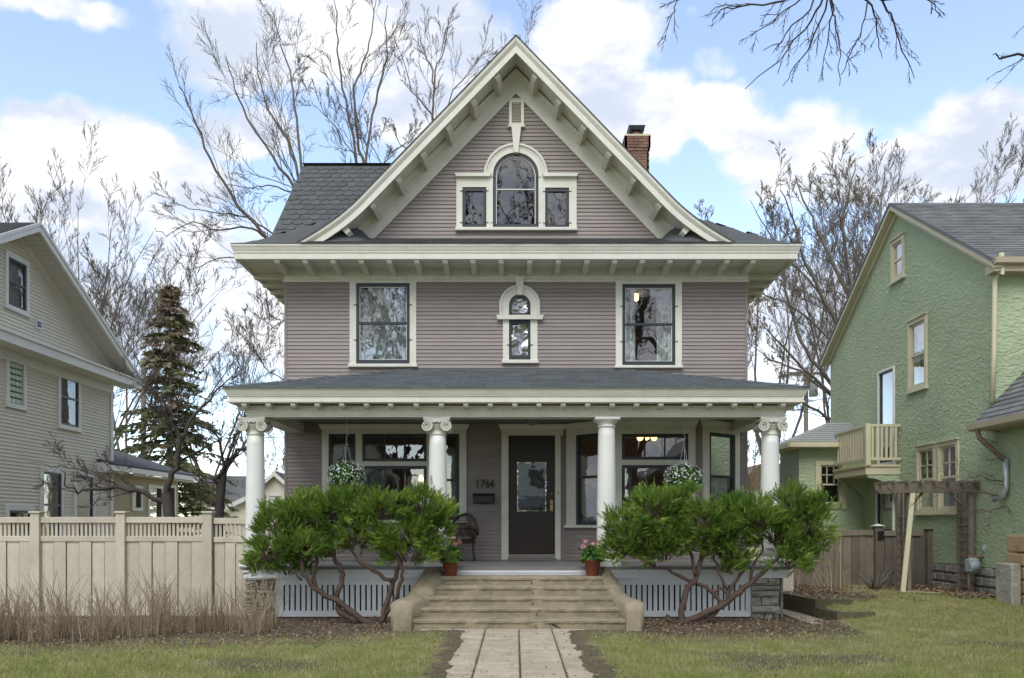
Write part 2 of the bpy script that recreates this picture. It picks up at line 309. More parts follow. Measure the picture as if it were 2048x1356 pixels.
# ================================================================== THE HOUSE
house = thing('house', 'mauve clapboard three storey house with cream trim and wide columned porch', 'house', (0, 0, 0))
WX = 4.605; FL = .86            # half width of the front wall, porch floor level
def cells(x0, x1, z0, z1, ops):
    xs = sorted({x0, x1, *[v for o in ops for v in o[:2] if x0 < v < x1]}); zs = sorted({z0, z1, *[v for o in ops for v in o[2:] if z0 < v < z1]})
    for a, b in zip(xs, xs[1:]):
        for c, d in zip(zs, zs[1:]):
            mx, mz = (a + b) / 2, (c + d) / 2
            if not any(o[0] < mx < o[1] and o[2] < mz < o[3] for o in ops): yield a, b, c, d
def intervals(x0, x1, holes):
    segs = [(x0, x1)]
    for a, b in holes:
        segs = [s for (p, q) in segs for s in ((p, min(q, a)), (max(p, b), q)) if s[1] - s[0] > .01]
    return segs
def course(mb, xa, xb, z, e, y=0.0):
    o = .02
    mb.add([(xa, y - .027, z), (xb, y - .027, z), (xb, y - .006, z + e + o), (xa, y - .006, z + e + o), (xa, y + .002, z), (xb, y + .002, z), (xb, y + .002, z + e + o), (xa, y + .002, z + e + o)],
           [(0, 1, 2, 3), (0, 4, 5, 1), (2, 6, 7, 3), (0, 3, 7, 4), (1, 5, 6, 2)])
# --- window sizes on the front wall (from the photograph, plane y = 0)
def RX(a, b, c, d): return (X(a, 0), X(b, 0), Z(d, 0), Z(c, 0))
W2L, W2R = RX(713, 820, 567, 729), RX(1244, 1350, 569, 732)
C2L, C2R = RX(700, 833, 560, 736), RX(1231, 1363, 560, 738)
WMU, WML = RX(1018, 1061, 590, 632), RX(1018, 1061, 641, 721)
GC, GL, GR = RX(986, 1077, 308, 457), RX(925, 973, 376, 457), RX(1090, 1138, 377, 458)
PL = [RX(658, 712, 868, 1040), RX(725, 854, 868, 923), RX(725, 854, 932, 1040), RX(866, 919, 868, 1040)]
DOOR = RX(1017, 1110, 871, 1108)
BAYL, BAYR = .93, 4.58
# --- structural walls
w_ = MB()
ops2 = [W2L, W2R, WMU, WML]
for a, b, c, d in cells(-WX, WX, 4.1, 6.7, ops2): w_.box(a, b, 0, .16, c, d)
for a, b, c, d in cells(-WX, WX, .3, 4.1, PL + [DOOR, (BAYL + .12, BAYR - .1, FL, 3.55)]): w_.box(a, b, 0, .16, c, d)
# gable field in rows
zz = 6.9
while zz < 10.4:
    hw = (10.62 - zz) / 1.035 - .12
    for a, b, c, d in cells(-hw, hw, zz, zz + .07, [GC, GL, GR]): w_.box(a, b, .0, .14, c, d)
    zz += .07
w_.box(-WX, -WX + .16, .16, 10, .3, 6.9); w_.box(WX - .16, WX, .16, 10, .3, 6.9); w_.box(-WX + .16, WX - .16, 9.84, 10, .3, 6.9)
w_.build('wall', M['siding'], house)
fl = MB()
fl.box(-WX + .16, WX - .16, .16, 9.84, .6, FL); fl.box(-WX + .16, WX - .16, .16, 9.84, 3.75, 4.15); fl.box(-WX + .16, WX - .16, .16, 9.84, 6.5, 6.75)
fl.box(-WX + .16, WX - .16, 3.6, 3.72, FL, 3.75); fl.box(-WX + .16, WX - .16, 3.2, 3.32, 4.15, 6.5); fl.box(-3, 3, 3.4, 3.5, 6.75, 9)
fl.box(-.55, -.45, .16, 3.6, FL, 3.75); fl.box(-.9, -.8, .16, 3.2, 4.15, 6.5); fl.box(.9, 1.0, .16, 3.2, 4.15, 6.5)
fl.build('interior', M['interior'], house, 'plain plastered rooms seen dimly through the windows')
# --- clapboards: one object per board
E = .0755
def lay(z0, z1, fn, x0fn):
    z = z0
    while z < z1 - .02:
        e = min(E, z1 - z); zc = z + e * .5
        a, b = x0fn(zc)
        if b - a > .05:
            for p, q in intervals(a, b, fn(zc)):
                mb = MB(); course(mb, p, q, z, e); mb.build('clapboard', M['siding'], house, fix=False)
        z += E
acx, acz, aro = X(1039.5, 0), Z(611.5, 0), .405            # arch of the middle window
def h2(z):
    h = []
    for c in (C2L, C2R):
        if c[2] < z < c[3]: h.append((c[0], c[1]))
    if Z(728, 0) < z <= Z(641, 0): h.append((X(1006, 0), X(1075, 0)))
    if Z(641, 0) < z <= acz: h.append((acx - aro + .01, acx + aro - .01))
    if acz < z < acz + aro: r = math.sqrt(max(0, aro ** 2 - (z - acz) ** 2)); h.append((acx - r + .01, acx + r - .01))
    return h
lay(3.93, 6.42, h2, lambda z: (-WX, WX))
gcx, gcz, gro = X(1031.5, 0), Z(353, 0), .645
def hg(z):
    h = []
    if Z(463, 0) < z < Z(352, 0): h.append((X(914, 0), X(1152, 0)))
    if z >= Z(352, 0) and z < gcz + gro: r = math.sqrt(max(0, gro ** 2 - (z - gcz) ** 2)); h.append((gcx - r + .01, gcx + r - .01))
    if Z(254, 0) < z < Z(204, 0): h.append((X(1018, 0), X(1048, 0)))
    return h
lay(7.2, 10.2, hg, lambda z: (-(10.5 - z) / 1.02 + .1, (10.5 - z) / 1.02 - .1))
PC = (X(645, 0), X(933, 0), Z(1052, 0), Z(848, 0)); DC = (X(1003, 0), BAYL + .02, FL - .05, Z(848, 0))
lay(FL - .02, 3.62, lambda z: [(c[0], c[1]) for c in (PC, DC) if c[2] < z < c[3]], lambda z: (-WX, BAYL))
# side walls: boards too fine to see singly from the front
sd_ = MB()
for sx in (-1, 1):
    z = .35
    while z < 6.85:
        x = sx * WX
        sd_.add([(x + sx * .02, 0, z), (x + sx * .02, 10, z), (x + sx * .005, 10, z + E + .01), (x + sx * .005, 0, z + E + .01), (x, 0, z), (x, 10, z)], [(0, 1, 2, 3), (0, 4, 5, 1)]); z += E
sd_.build('siding', M['siding'], house, kind='stuff')
cb = MB()
for sx in (-1, 1): cb.box(sx * WX - .028 if sx > 0 else -WX - .022, sx * WX + .022 if sx > 0 else -WX + .028, -.03, .03, .35, 6.4)
cb.build('corner_board', M['siding'], house)
# --- second-floor frieze, soffit, eave crown, brackets
fz = MB(); fz.sweep_h([(-WX, 10), (-WX, 0), (WX, 0), (WX, 10)], [(0, 6.40), (.05, 6.40), (.05, 6.43), (.032, 6.45), (.032, 6.70), (0, 6.70)]); fz.build('frieze', M['trim'], house)
EY = -.80; EX = 5.36
sf = MB(); sf.sweep_h([(-WX, 10.4), (-WX, 0), (WX, 0), (WX, 10.4)], [(0, 6.675), (.76, 6.655), (.76, 6.69), (0, 6.71)]); sf.build('soffit', M['trim'], house)
ec = MB(); ec.sweep_h([(-WX, 10.4), (-WX, 0), (WX, 0), (WX, 10.4)], [(.70, 6.62), (.755, 6.62), (.765, 6.63), (.765, 6.735), (.78, 6.745), (.78, 6.77), (.79, 6.785), (.815, 6.85), (.825, 6.86), (.825, 6.90), (.70, 6.90)]); ec.build('eave_cornice', M['trim'], house)
for px in [553.7, 610, 666, 722, 778, 833.5, 890, 946, 1002, 1059.4, 1117, 1174, 1229.5, 1285, 1340, 1397.5, 1454, 1507]:
    x = X(px, -.72); mb = MB(); mb.prism([(-.73, 6.66), (-.73, 6.60), (-.70, 6.565), (-.62, 6.555), (-.15, 6.52), (-.03, 6.52), (-.03, 6.67), (-.7, 6.66)], x - .048, x + .048, 'x'); mb.build('bracket', M['trim'], house)
for sx in (-1, 1):
    for k in range(17):
        y = .35 + k * .55; mb = MB(); x0, x1 = sorted((sx * (WX + .03), sx * (WX + .73)))
        mb.box(x0, x1, y - .048, y + .048, 6.56, 6.665); mb.build('bracket', M['trim'], house)
# --- roof
AP = 10.92; SL = 1.035
def bez(p0, p1, p2, n): return [tuple((1 - t) ** 2 * a + 2 * t * (1 - t) * b + t * t * c for a, b, c in zip(p0, p1, p2)) for t in [i / n for i in range(n + 1)]]
halfA = [(0, AP)] + [(x, AP - SL * x) for x in (.8, 1.6, 2.4)] + bez((3.0, AP - SL * 3.0), (3.45, 7.35), (4.24, 6.93), 8)
halfB = [(0, AP)] + [(x, AP - SL * x) for x in (1, 1.9)] + bez((2.6, AP - SL * 2.6), (3.2, 7.62), (5.43, 6.905), 12)
def prof(half): return [(-x, z) for x, z in reversed(half)][:-1] + half
def zB(x):
    x = abs(x)
    for (a, za), (b, zb) in zip(halfB, halfB[1:]):
        if a <= x <= b: return za + (zb - za) * (x - a) / (b - a)
    return halfB[-1][1]
def pent(y): return 6.905 + (y + .84) * .44
def cpent(x, y): k = max(0, min(1, (abs(x) - 2.9) / .8)); return 6.905 + (y + .84) * .44 + max(0, y + .66) * 1.3 * k
YF = -.68
roof = MB(); pa = prof(halfA)
roof.sweep_xz(pa, [(-.05, YF + .04), (-.05, .3), (0, .3), (0, YF)], False)
pb = prof(halfB); roof.sweep_xz(pb, [(-.08, .28), (-.08, 10.4), (0, 10.4), (0, .28)])
xs = [-5.43 + i * 10.86 / 90 for i in range(91)]; ys = [-.84 + i * .1 for i in range(12)]
vs = [(x, y, min(zB(x), cpent(x, y))) for y in ys for x in xs]
roof.add(vs, [(j * 91 + i, j * 91 + i + 1, (j + 1) * 91 + i + 1, (j + 1) * 91 + i) for j in range(11) for i in range(90) if j < 8 or abs(xs[i]) > 2.9])
# cross gable on the left side, ridge along x at y = 5
CGY, CGX = 5.0, -5.55
roof.add([(CGX, CGY, 10.9), (0, CGY, 10.9), (0, .9, 6.8), (CGX, .9, 6.8), (CGX, 9.1, 6.8), (0, 9.1, 6.8), (CGX, CGY, 10.75), (CGX, 1.0, 6.75), (CGX, 9.0, 6.75)], [(0, 1, 2, 3), (0, 4, 5, 1), (0, 3, 7, 6), (0, 6, 8, 4)])
RF = roof.build('roof', M['shingle'], house)
cgw = MB(); cgw.prism([(1.3, 6.8), (8.7, 6.8), (5, 10.6)], -4.6, -4.5, 'x'); cgw.build('side_gable_wall', M['siding'], house)
# scalloped shingles of the side gable slope, one object each
shape = []
def scallop_mesh(wd, ln):
    pts = [(-wd / 2, ln), (-wd / 2, .07), (-wd / 2 + .035, .02), (-wd * .16, 0), (wd * .16, 0), (wd / 2 - .035, .02), (wd / 2, .07), (wd / 2, ln)]
    mb = MB(); n = len(pts)
    mb.add([(x, y, .022 if y < ln else .004) for x, y in pts] + [(x, y, .0) for x, y in pts], [tuple(range(n))] + [(i + n, i, (i + 1) % n, (i + 1) % n + n) for i in range(n)])
    return mb
c45 = math.sqrt(.5)
tmpl = [scallop_mesh(.232, .34).build('shingle', M['shingle'], RF)]
first = True; row = 0
rot = Matrix(((1, 0, 0), (0, c45, -c45), (0, c45, c45))).to_4x4()
s = .02
while s < 5.2:
    off = .119 if row % 2 else 0
    x = CGX + .13 + off
    while x < -2.35:
        y = CGY - s * c45; z = 10.9 - s * c45
        dx = (x - 0) / (y - CAMY) * F + PX0; dy = PY0 - (z - CAMZ) / (y - CAMY) * F
        if dy < 500 and z > zB(x) - .15 and row > 0:
            if first: o = tmpl[0]; first = False
            else: o = tmpl[0].copy(); COL.objects.link(o)
            o.matrix_local = Matrix.Translation((x + random.uniform(-.006, .006), y, z)) @ rot @ Matrix.Rotation(random.uniform(-.02, .02), 4, 'Z')
        x += .238
    s += .262; row += 1
# shingle courses that are too thin to pick apart stay one sheet of real tabs
def tabs(mb, pt, nrm, rows, width, wdt, ex):
    for r in range(rows):
        u = -(r % 2) * wdt * .5
        while u < width:
            a, b = max(0, u + .004), min(width, u + wdt - .004)
            if b - a > .03:
                j = random.uniform(-.004, .004)
                q = [pt(a, r * ex + j), pt(b, r * ex + j), pt(b, (r + 1) * ex + .01), pt(a, (r + 1) * ex + .01)]
                if all(p is not None for p in q):
                    n0 = nrm(a, r * ex)
                    mb.add([q[0] + n0 * .02, q[1] + n0 * .02, q[2] + n0 * .004, q[3] + n0 * .004, q[0], q[1]], [(0, 1, 2, 3), (4, 5, 1, 0), (0, 3, 4), (1, 5, 2)])
            u += wdt
st = MB()
# pent roof strip under the gable, between the rakes
tabs(st, lambda u, v: Vector((-4.1 + u, -.85 + v, pent(-.85 + v) + .002)), lambda u, v: Vector((0, -.3, .95)), 6, 8.2, .3, .14)
# flared side skirts: arc length along profile B
arc = [(0, *halfB[-1])]
for (a, za), (b, zb) in zip(reversed(halfB[:-1]), list(reversed(halfB))): arc.append((arc[-1][0] + math.hypot(a - b, za - zb), a, za))
def onB(v):
    for (s0, a, za), (s1, b, zb) in zip(arc, arc[1:]):
        if s0 <= v <= s1: t = (v - s0) / (s1 - s0); return a + (b - a) * t, za + (zb - za) * t
    return arc[-1][1:]
for sx in (-1, 1):
    def ptf(u, v, sx=sx):
        x, z = onB(v); y = -.83 + u
        if cpent(x, y) < z - .02: return None
        return Vector((sx * x, y, z + .004))
    def nf(u, v, sx=sx):
        (x0, z0), (x1, z1) = onB(v), onB(v + .1); d = Vector((x0 - x1, 0, z0 - z1)).normalized(); n = Vector((-d.z, 0, d.x)); n = n if n.z > 0 else -n
        return Vector((sx * n.x, 0, n.z))
    tabs(st, ptf, nf, 16, 5 if sx > 0 else 2.4, .3, .2)
st.build('shingle_tabs', M['shingle'], RF, kind='stuff')
rc = MB(); rc.sweep_xz([(CGX, 10.93), (0, 10.93)], [(0, 4.9), (.03, 5), (0, 5.1)]); rc.build('ridge_cap', M['shingle'], RF)
# --- rake boards, rake soffit, brackets, wall frieze of the gable
def clip(half, zmin): return half
rk = MB()
rk.sweep_xz(pa, [(-.012, YF - .05), (-.06, YF - .045), (-.10, YF - .015), (-.115, YF), (-.215, YF), (-.215, YF + .035), (-.012, YF + .035)]); rk.build('rake_board', M['trim'], house)
dr = MB(); dr.sweep_xz(pa, [(-.012, YF - .065), (.006, YF - .065), (.006, .28), (-.012, .28)]); dr.build('roof_edge', M['shingle'], RF)
rs = MB(); inner = prof([(x, z) for x, z in halfA if x < 4.0]); rs.sweep_xz(inner, [(-.16, YF + .03), (-.16, 0), (-.13, 0), (-.13, YF + .03)]); rs.build('rake_soffit', M['trim'], house)
gf = MB()
gf.prism([(0, 10.61), (-3.36, 7.19), (-2.90, 7.19), (0, 10.16)], -.05, .0); gf.prism([(0, 10.61), (0, 10.16), (2.90, 7.19), (3.36, 7.19)], -.05, .0)
gf.sweep_xz([(-3.36, 7.23), (0, 10.64), (3.36, 7.23)], [(-.0, -.1), (-.05, -.085), (-.07, -.05), (0, -.05)]); gf.build('rake_frieze', M['trim'], house)
for px, py in [(992, 152), (944, 203), (894, 250), (843, 301), (794, 347), (743, 398), (692.6, 447)]:
    for sx in (-1, 1):
        x = X(px, -.6); mb = MB(); zc = AP - SL * abs(x) - .30; a = math.atan(SL)
        pts = [(-.055, -.055), (.055, -.055), (.055, .12), (-.055, .12)]
        def tr(p, y): return (sx * (x + p[0] * math.cos(a) - p[1] * math.sin(a)), y, zc + p[0] * math.sin(a) + p[1] * math.cos(a))
        v = [tr(p, -.60) for p in pts] + [tr((p[0], p[1] if p[1] > 0 else -.09), -.52) for p in pts] + [tr((p[0], p[1] if p[1] > 0 else -.14), -.02) for p in pts]
        mb.add(v, [(0, 1, 2, 3), (8, 11, 10, 9)] + [(k * 4 + i, k * 4 + (i + 1) % 4, k * 4 + 4 + (i + 1) % 4, k * 4 + 4 + i) for k in range(2) for i in range(4)]); mb.build('bracket', M['trim'], house)
# --- chimney
ch = MB(); cx, cy = X(1272, 3.2), 3.2; hw = .27; zt = Z(283, 3.2)
core = MB(); core.box(cx - hw + .012, cx + hw - .012, cy - hw + .012, cy + hw - .012, 7, zt); CH = core.build('chimney', M['mortar'], house)
z = 7.6; r_ = 0
while z < zt - .03:
    out = .03 if z > zt - .28 else (.015 if z > zt - .36 else 0); h_ = hw + out
    o_ = .105 if r_ % 2 else 0
    for side in range(4):
        u = -h_ - o_
        while u < h_ - .01:
            a, b = max(-h_, u), min(h_, u + .2)
            if b - a > .03:
                d = h_ - .05
                q = {0: (cx + a, cx + b, cy - h_, cy - d), 1: (cx + a, cx + b, cy + d, cy + h_), 2: (cx - h_, cx - d, cy + a, cy + b), 3: (cx + d, cx + h_, cy + a, cy + b)}[side]
                ch.box(q[0], q[1], q[2], q[3], z, z + .058)
            u += .21
    z += .069; r_ += 1
ch.build('brickwork', M['brick'], CH, kind='stuff')
cp = MB(); cp.box(cx - hw - .04, cx + hw + .04, cy - hw - .04, cy + hw + .04, zt - .005, zt + .035); cp.build('crown', M['gtrim'], CH)
cp = MB(); cp.lathe([(.13, 0), (.12, .16)], (cx, cy, zt + .03), 14); cp.build('flue', M['brick'], CH)
cp = MB(); cp.add([(cx - .17, cy - .17, zt + .21), (cx + .17, cy - .17, zt + .21), (cx + .17, cy + .17, zt + .21), (cx - .17, cy + .17, zt + .21), (cx - .2, cy - .2, zt + .3), (cx + .2, cy - .2, zt + .3), (cx + .2, cy + .2, zt + .3), (cx - .2, cy + .2, zt + .3)],
    [(0, 3, 2, 1), (4, 5, 6, 7), (0, 1, 5, 4), (1, 2, 6, 5), (2, 3, 7, 6), (3, 0, 4, 7)])
for sx in (-1, 1): cp.tube([(cx + sx * .12, cy - .1, zt + .1), (cx + sx * .17, cy - .13, zt + .22)], .012, 5)
cp.build('chimney_cap', M['metal'], CH)
# --- windows
def pane(mb, x0, x1, z0, z1, y): mb.add([(x0, y, z0), (x1, y, z0), (x1, y, z1), (x0, y, z1)], [(0, 1, 2, 3)])
def ring(mb, r, o, y0, y1):       # rectangular ring, r outer (x0,x1,z0,z1), o inner
    mb.box(r[0], o[0], y0, y1, r[2], r[3]); mb.box(o[1], r[1], y0, y1, r[2], r[3]); mb.box(o[0], o[1], y0, y1, r[2], o[2]); mb.box(o[0], o[1], y0, y1, o[3], r[3])
def hooks(mb, r, zs, y=-.05):
    for z in zs:
        for x in (r[0], r[1]): mb.tube([(x - .045, y - .01, z), (x + .045, y - .01, z + .004)], .007, 4)
def curtain_mesh(x0, x1, z0, z1, y, waves=7, amp=.025, gather=0):
    mb = MB(); n = 28; m = 5
    vs = []
    for j in range(m + 1):
        t = j / m; zz_ = z0 + (z1 - z0) * t
        for i in range(n + 1):
            s_ = i / n; g = gather * (1 - t); vs.append((x0 + (x1 - x0) * (s_ * (1 - g)), y + amp * math.sin(s_ * waves * 6.28 + t * 1.5), zz_))
    mb.add(vs, [(j * (n + 1) + i, j * (n + 1) + i + 1, (j + 1) * (n + 1) + i + 1, (j + 1) * (n + 1) + i) for j in range(m) for i in range(n)], True); return mb
def dh_window(r, c, name, label, curt):
    mb = MB(); ring(mb, (c[0], c[1], r[2], 6.41), (r[0], r[1], r[2], r[3]), -.045, .02)
    W = mb.build(name, M['trim'], house, label)
    sl = MB(); sl.bbox(c[0] - .025, c[1] + .025, -.1, .02, c[2] + .005, r[2], .008); sl.build('sill', M['trim'], W)
    s1 = MB(); i = (r[0] + .062, r[1] - .062, r[2] + .09, r[3] - .07); ring(s1, r, i, -.03, .035)
    zm = r[2] + (r[3] - r[2]) * .51; s1.box(i[0], i[1], -.02, .03, zm - .022, zm + .022); hooks(s1, r, (r[2] + .48, r[2] + 1.18)); s1.build('sash', M['sash'], W)
    bd = MB(); ring(bd, i, (i[0] + .012, i[1] - .012, i[2] + .012, i[3] - .012), -.008, .02); bd.build('glazing_bead', M['column'], W)
    for a, b in ((i[2], zm - .022), (zm + .022, i[3])):
        g = MB(); pane(g, i[0], i[1], a, b, .01); g.build('pane', M['glass'], W)
    if curt == 'full': curtain_mesh(i[0], i[1], i[2], i[3], .13, 9).build('curtain', M['curtain'], W)
    else:
        wd = i[1] - i[0]
        curtain_mesh(i[0] - .02, i[0] + wd * .24, i[2], i[3], .13, 3).build('curtain', M['curtain'], W); curtain_mesh(i[1] - wd * .3, i[1] + .02, i[2], i[3], .13, 3).build('curtain', M['curtain'], W)
        curtain_mesh(i[0], i[1], i[3] - .14, i[3], .12, 9).build('valance', M['curtain'], W)
    return W
dh_window(W2L, C2L, 'window', 'double hung bedroom window hung full width with sheer curtains', 'full')
dh_window(W2R, C2R, 'window', 'double hung bedroom window with parted curtains and a warm lamp', 'part')
def arc_pts(cx, cz, r, n=20): return [(cx + r * math.cos(math.pi * (1 - i / n)), cz + r * math.sin(math.pi * (1 - i / n))) for i in range(n + 1)]
def arch_fill(mb, cx, cz, r, zb, y):
    pts = [(cx - r, zb)] + arc_pts(cx, cz, r) + [(cx + r, zb)]; mb.add([(x, y, z) for x, z in pts], [tuple(range(len(pts)))])
def keystone(mb, cx, z0, z1, w0, w1, y0=-.11):
    mb.prism([(cx - w0, z0), (cx + w0, z0), (cx + w1, z1 - .05), (cx + w1 + .03, z1), (cx - w1 - .03, z1), (cx - w1, z1 - .05)], y0, .0)
# middle arched window, second floor
mb = MB(); ri = (WMU[1] - WMU[0]) / 2 + .0
mb.sweep_xz([(acx - ri, Z(632, 0))] + arc_pts(acx, acz, ri) + [(acx + ri, Z(632, 0))], [(0, -.055), (.13, -.055), (.15, -.085), (.175, -.085), (.195, -.06), (.195, .0), (0, .0)])
mb.prism([(X(993, 0) + .02, Z(641, 0)), (X(1087, 0) - .02, Z(641, 0)), (X(1087, 0), Z(632.5, 0)), (X(993, 0), Z(632.5, 0))], -.12, 0)
ring(mb, (X(1006, 0), X(1075, 0), Z(721, 0), Z(641, 0)), (WML[0], WML[1], Z(721, 0), Z(641, 0)), -.05, .02)
keystone(mb, acx, acz + ri - .02, Z(555, 0), .045, .085)
MW = mb.build('window', M['trim'], house, 'tiny arched stair window with keystone and leaded glass')
sl = MB(); sl.bbox(X(1004, 0), X(1077, 0), -.1, .02, Z(728, 0), Z(721, 0), .008); sl.build('sill', M['trim'], MW)
s1 = MB(); s1.sweep_xz([(acx - ri + .03, Z(632, 0))] + arc_pts(acx, acz, ri - .03) + [(acx + ri - .03, Z(632, 0))], [(-.03, -.03), (.03, -.03), (.03, .03), (-.03, .03)]); s1.box(acx - ri, acx + ri, -.03, .03, Z(633, 0), Z(627, 0)); s1.build('sash', M['sash'], MW)
s1 = MB(); i = (WML[0] + .055, WML[1] - .055, WML[2] + .1, WML[3] - .07); ring(s1, WML, i, -.03, .03); hooks(s1, WML, (WML[2] + .3,)); s1.build('sash', M['sash'], MW)
M['lead'] = glass_mat('leaded_glass', .4, (.5, .55, .55), .12, .5)
g = MB(); arch_fill(g, acx, acz, ri - .03, Z(630, 0), .01); g.build('pane', M['lead'], MW)
g = MB(); pane(g, *i, .01); g.build('pane', M['lead'], MW)
curtain_mesh(acx - .2, acx + .2, WML[2], acz + .2, .12, 6, .01).build('curtain', M['lace'], MW)
# gable group of three
mb = MB(); ri = (GC[1] - GC[0]) / 2
mb.sweep_xz([(gcx - ri, Z(458, 0))] + arc_pts(gcx, gcz, ri, 28) + [(gcx + ri, Z(458, 0))], [(0, -.06), (.09, -.06), (.09, .0), (0, .0)])
mb.sweep_xz(arc_pts(gcx, gcz, ri + .085, 28), [(0, -.06), (.045, -.06), (.055, -.09), (.085, -.09), (.105, -.065), (.105, 0), (0, 0)])
for g_, xo0, xo1, xc0, xc1 in ((GL, X(913, 0), gcx - ri - .085, X(910, 0), X(983, 0)), (GR, gcx + ri + .085, X(1153, 0), X(1084, 0), X(1156, 0))):
    ring(mb, (xo0, xo1, g_[2], Z(357, 0)), g_, -.05, .02)
    mb.prism([(xc0 + .03, Z(357, 0)), (xc1 - .03, Z(357, 0)), (xc1, Z(350.5, 0)), (xc0, Z(350.5, 0))], -.12, 0)
mb.prism([(gcx - .035, gcz + ri - .02), (gcx + .05, gcz + ri - .02), (X(1042, 0), Z(258, 0)), (X(1023, 0), Z(258, 0))], -.12, 0)
GW = mb.build('window', M['trim'], house, 'arched attic window flanked by two small square headed lights')
sl = MB(); sl.bbox(X(911, 0), X(1154, 0), -.1, .02, Z(463.5, 0), Z(457.2, 0), .008); sl.build('sill', M['trim'], GW)
s1 = MB(); s1.sweep_xz([(gcx - ri + .03, Z(456, 0))] + arc_pts(gcx, gcz, ri - .03, 28) + [(gcx + ri - .03, Z(456, 0))], [(-.03, -.03), (.03, -.03), (.03, .03), (-.03, .03)]); s1.box(gcx - ri + .06, gcx + ri - .06, -.03, .03, Z(457, 0), Z(449, 0)); hooks(s1, (gcx - ri, gcx + ri), (Z(448, 0), Z(357, 0))); s1.build('sash', M['sash'], GW)
b1 = MB(); b1.sweep_xz([(gcx - ri + .066, Z(449, 0))] + arc_pts(gcx, gcz, ri - .066, 28) + [(gcx + ri - .066, Z(449, 0))], [(-.008, -.015), (.008, -.015), (.008, .02), (-.008, .02)]); b1.box(gcx - ri + .06, gcx + ri - .06, -.015, .02, Z(380, 0), Z(378.4, 0)); b1.build('glazing_bead', M['column'], GW)
g = MB(); arch_fill(g, gcx, gcz, ri - .05, Z(450, 0), .01); g.build('pane', M['glass'], GW)
for r in (GL, GR):
    s1 = MB(); i = (r[0] + .06, r[1] - .06, r[2] + .075, r[3] - .07); ring(s1, r, i, -.03, .03); hooks(s1, r, (r[2] + .1, r[3] - .08)); s1.build('sash', M['sash'], GW)
    g = MB(); pane(g, *i, .01); g.build('pane', M['glass'], GW)
# gable vent
mb = MB(); v = RX(1018, 1048, 203, 254); ring(mb, v, (v[0] + .06, v[1] - .06, v[2] + .05, v[3] - .05), -.07, 0); mb.box(v[0] - .02, v[1] + .02, -.09, 0, v[2] - .03, v[2]); mb.box(v[0] - .01, v[1] + .01, -.08, 0, v[3], v[3] + .02)
mb.box(v[0] + .06, v[1] - .06, -.01, 0, v[2] + .05, v[3] - .05)
GV = mb.build('gable_vent', M['trim'], house)
for k in range(11):
    z = v[2] + .055 + k * .038; s1 = MB(); s1.add([(v[0] + .06, -.055, z), (v[1] - .06, -.055, z), (v[1] - .06, -.012, z + .036), (v[0] + .06, -.012, z + .036), (v[0] + .06, -.055, z + .006), (v[1] - .06, -.055, z + .006)], [(0, 1, 2, 3), (0, 1, 5, 4), (4, 5, 2, 3)]); s1.build('slat', M['trim'], GV)
# ================================================================== PORCH
# porch windows left of the door
def head(mb, x0, x1, z0, z1, y=0):
    mb.box(x0, x1, y - .045, y, z0, z1 - .1); mb.sweep_h([(x0, y), (x0, y - .045), (x1, y - .045), (x1, y)][::1], [(0, z1 - .1), (.02, z1 - .1), (.06, z1 - .02), (.06, z1), (0, z1)]); mb.box(x0, x1, y - .045, y, z1 - .1, z1)
mb = MB(); zt = Z(849, 0); zb = PL[0][2]
for a, b in ((PC[0], PL[0][0]), (PL[0][1], PL[1][0]), (PL[1][1], PL[3][0]), (PL[3][1], PC[1])): mb.box(a, b, -.045, .02, zb, PL[0][3])
mb.box(PL[1][0], PL[1][1], -.045, .02, PL[2][3], PL[1][2]); mb.box(PL[1][0], PL[1][1], -.07, -.045, PL[2][3] + .03, PL[1][2] - .02)
head(mb, PC[0], PC[1], PL[0][3], zt)
LW = mb.build('porch_window', M['trim'], house, 'wide tripartite porch window left of the front door')
sl = MB(); sl.bbox(PC[0] - .03, PC[1] + .03, -.1, .02, zb - .06, zb, .008); sl.build('sill', M['trim'], LW)
def sash(W, r, verts=0, rails=(), fr=.06, y=0, glass='glass_dim', bot=None):
    i = (r[0] + fr, r[1] - fr, r[2] + (bot or fr), r[3] - fr); s = MB(); ring(s, r, i, y - .03, y + .03)
    for k in range(verts): x = i[0] + (i[1] - i[0]) * (k + 1) / (verts + 1); s.box(x - .014, x + .014, y - .015, y + .02, i[2], i[3])
    for z in rails: s.box(i[0], i[1], y - .025, y + .025, z - .025, z + .025)
    s.build('sash', M['sash'], W)
    zs = [i[2]] + sorted(rails) + [i[3]]
    for a, b in zip(zs, zs[1:]):
        for k in range(verts + 1):
            g = MB(); pane(g, i[0] + (i[1] - i[0]) * k / (verts + 1), i[0] + (i[1] - i[0]) * (k + 1) / (verts + 1), a, b, y + .008); g.build('pane', M[glass], W)
    return i
for k in (0, 3):
    i = sash(LW, PL[k], 0, (Z(960, 0),)); curtain_mesh(i[0], i[1], i[2], i[3] - .2, .12, 5, .02).build('curtain', M['lace'], LW)
sash(LW, PL[1], 2); i = sash(LW, PL[2], 2); wd = i[1] - i[0]
curtain_mesh(i[0], i[0] + wd * .32, i[2], i[3], .13, 3).build('curtain', M['lace'], LW); curtain_mesh(i[1] - wd * .2, i[1], i[2], i[3], .13, 3).build('curtain', M['lace'], LW)
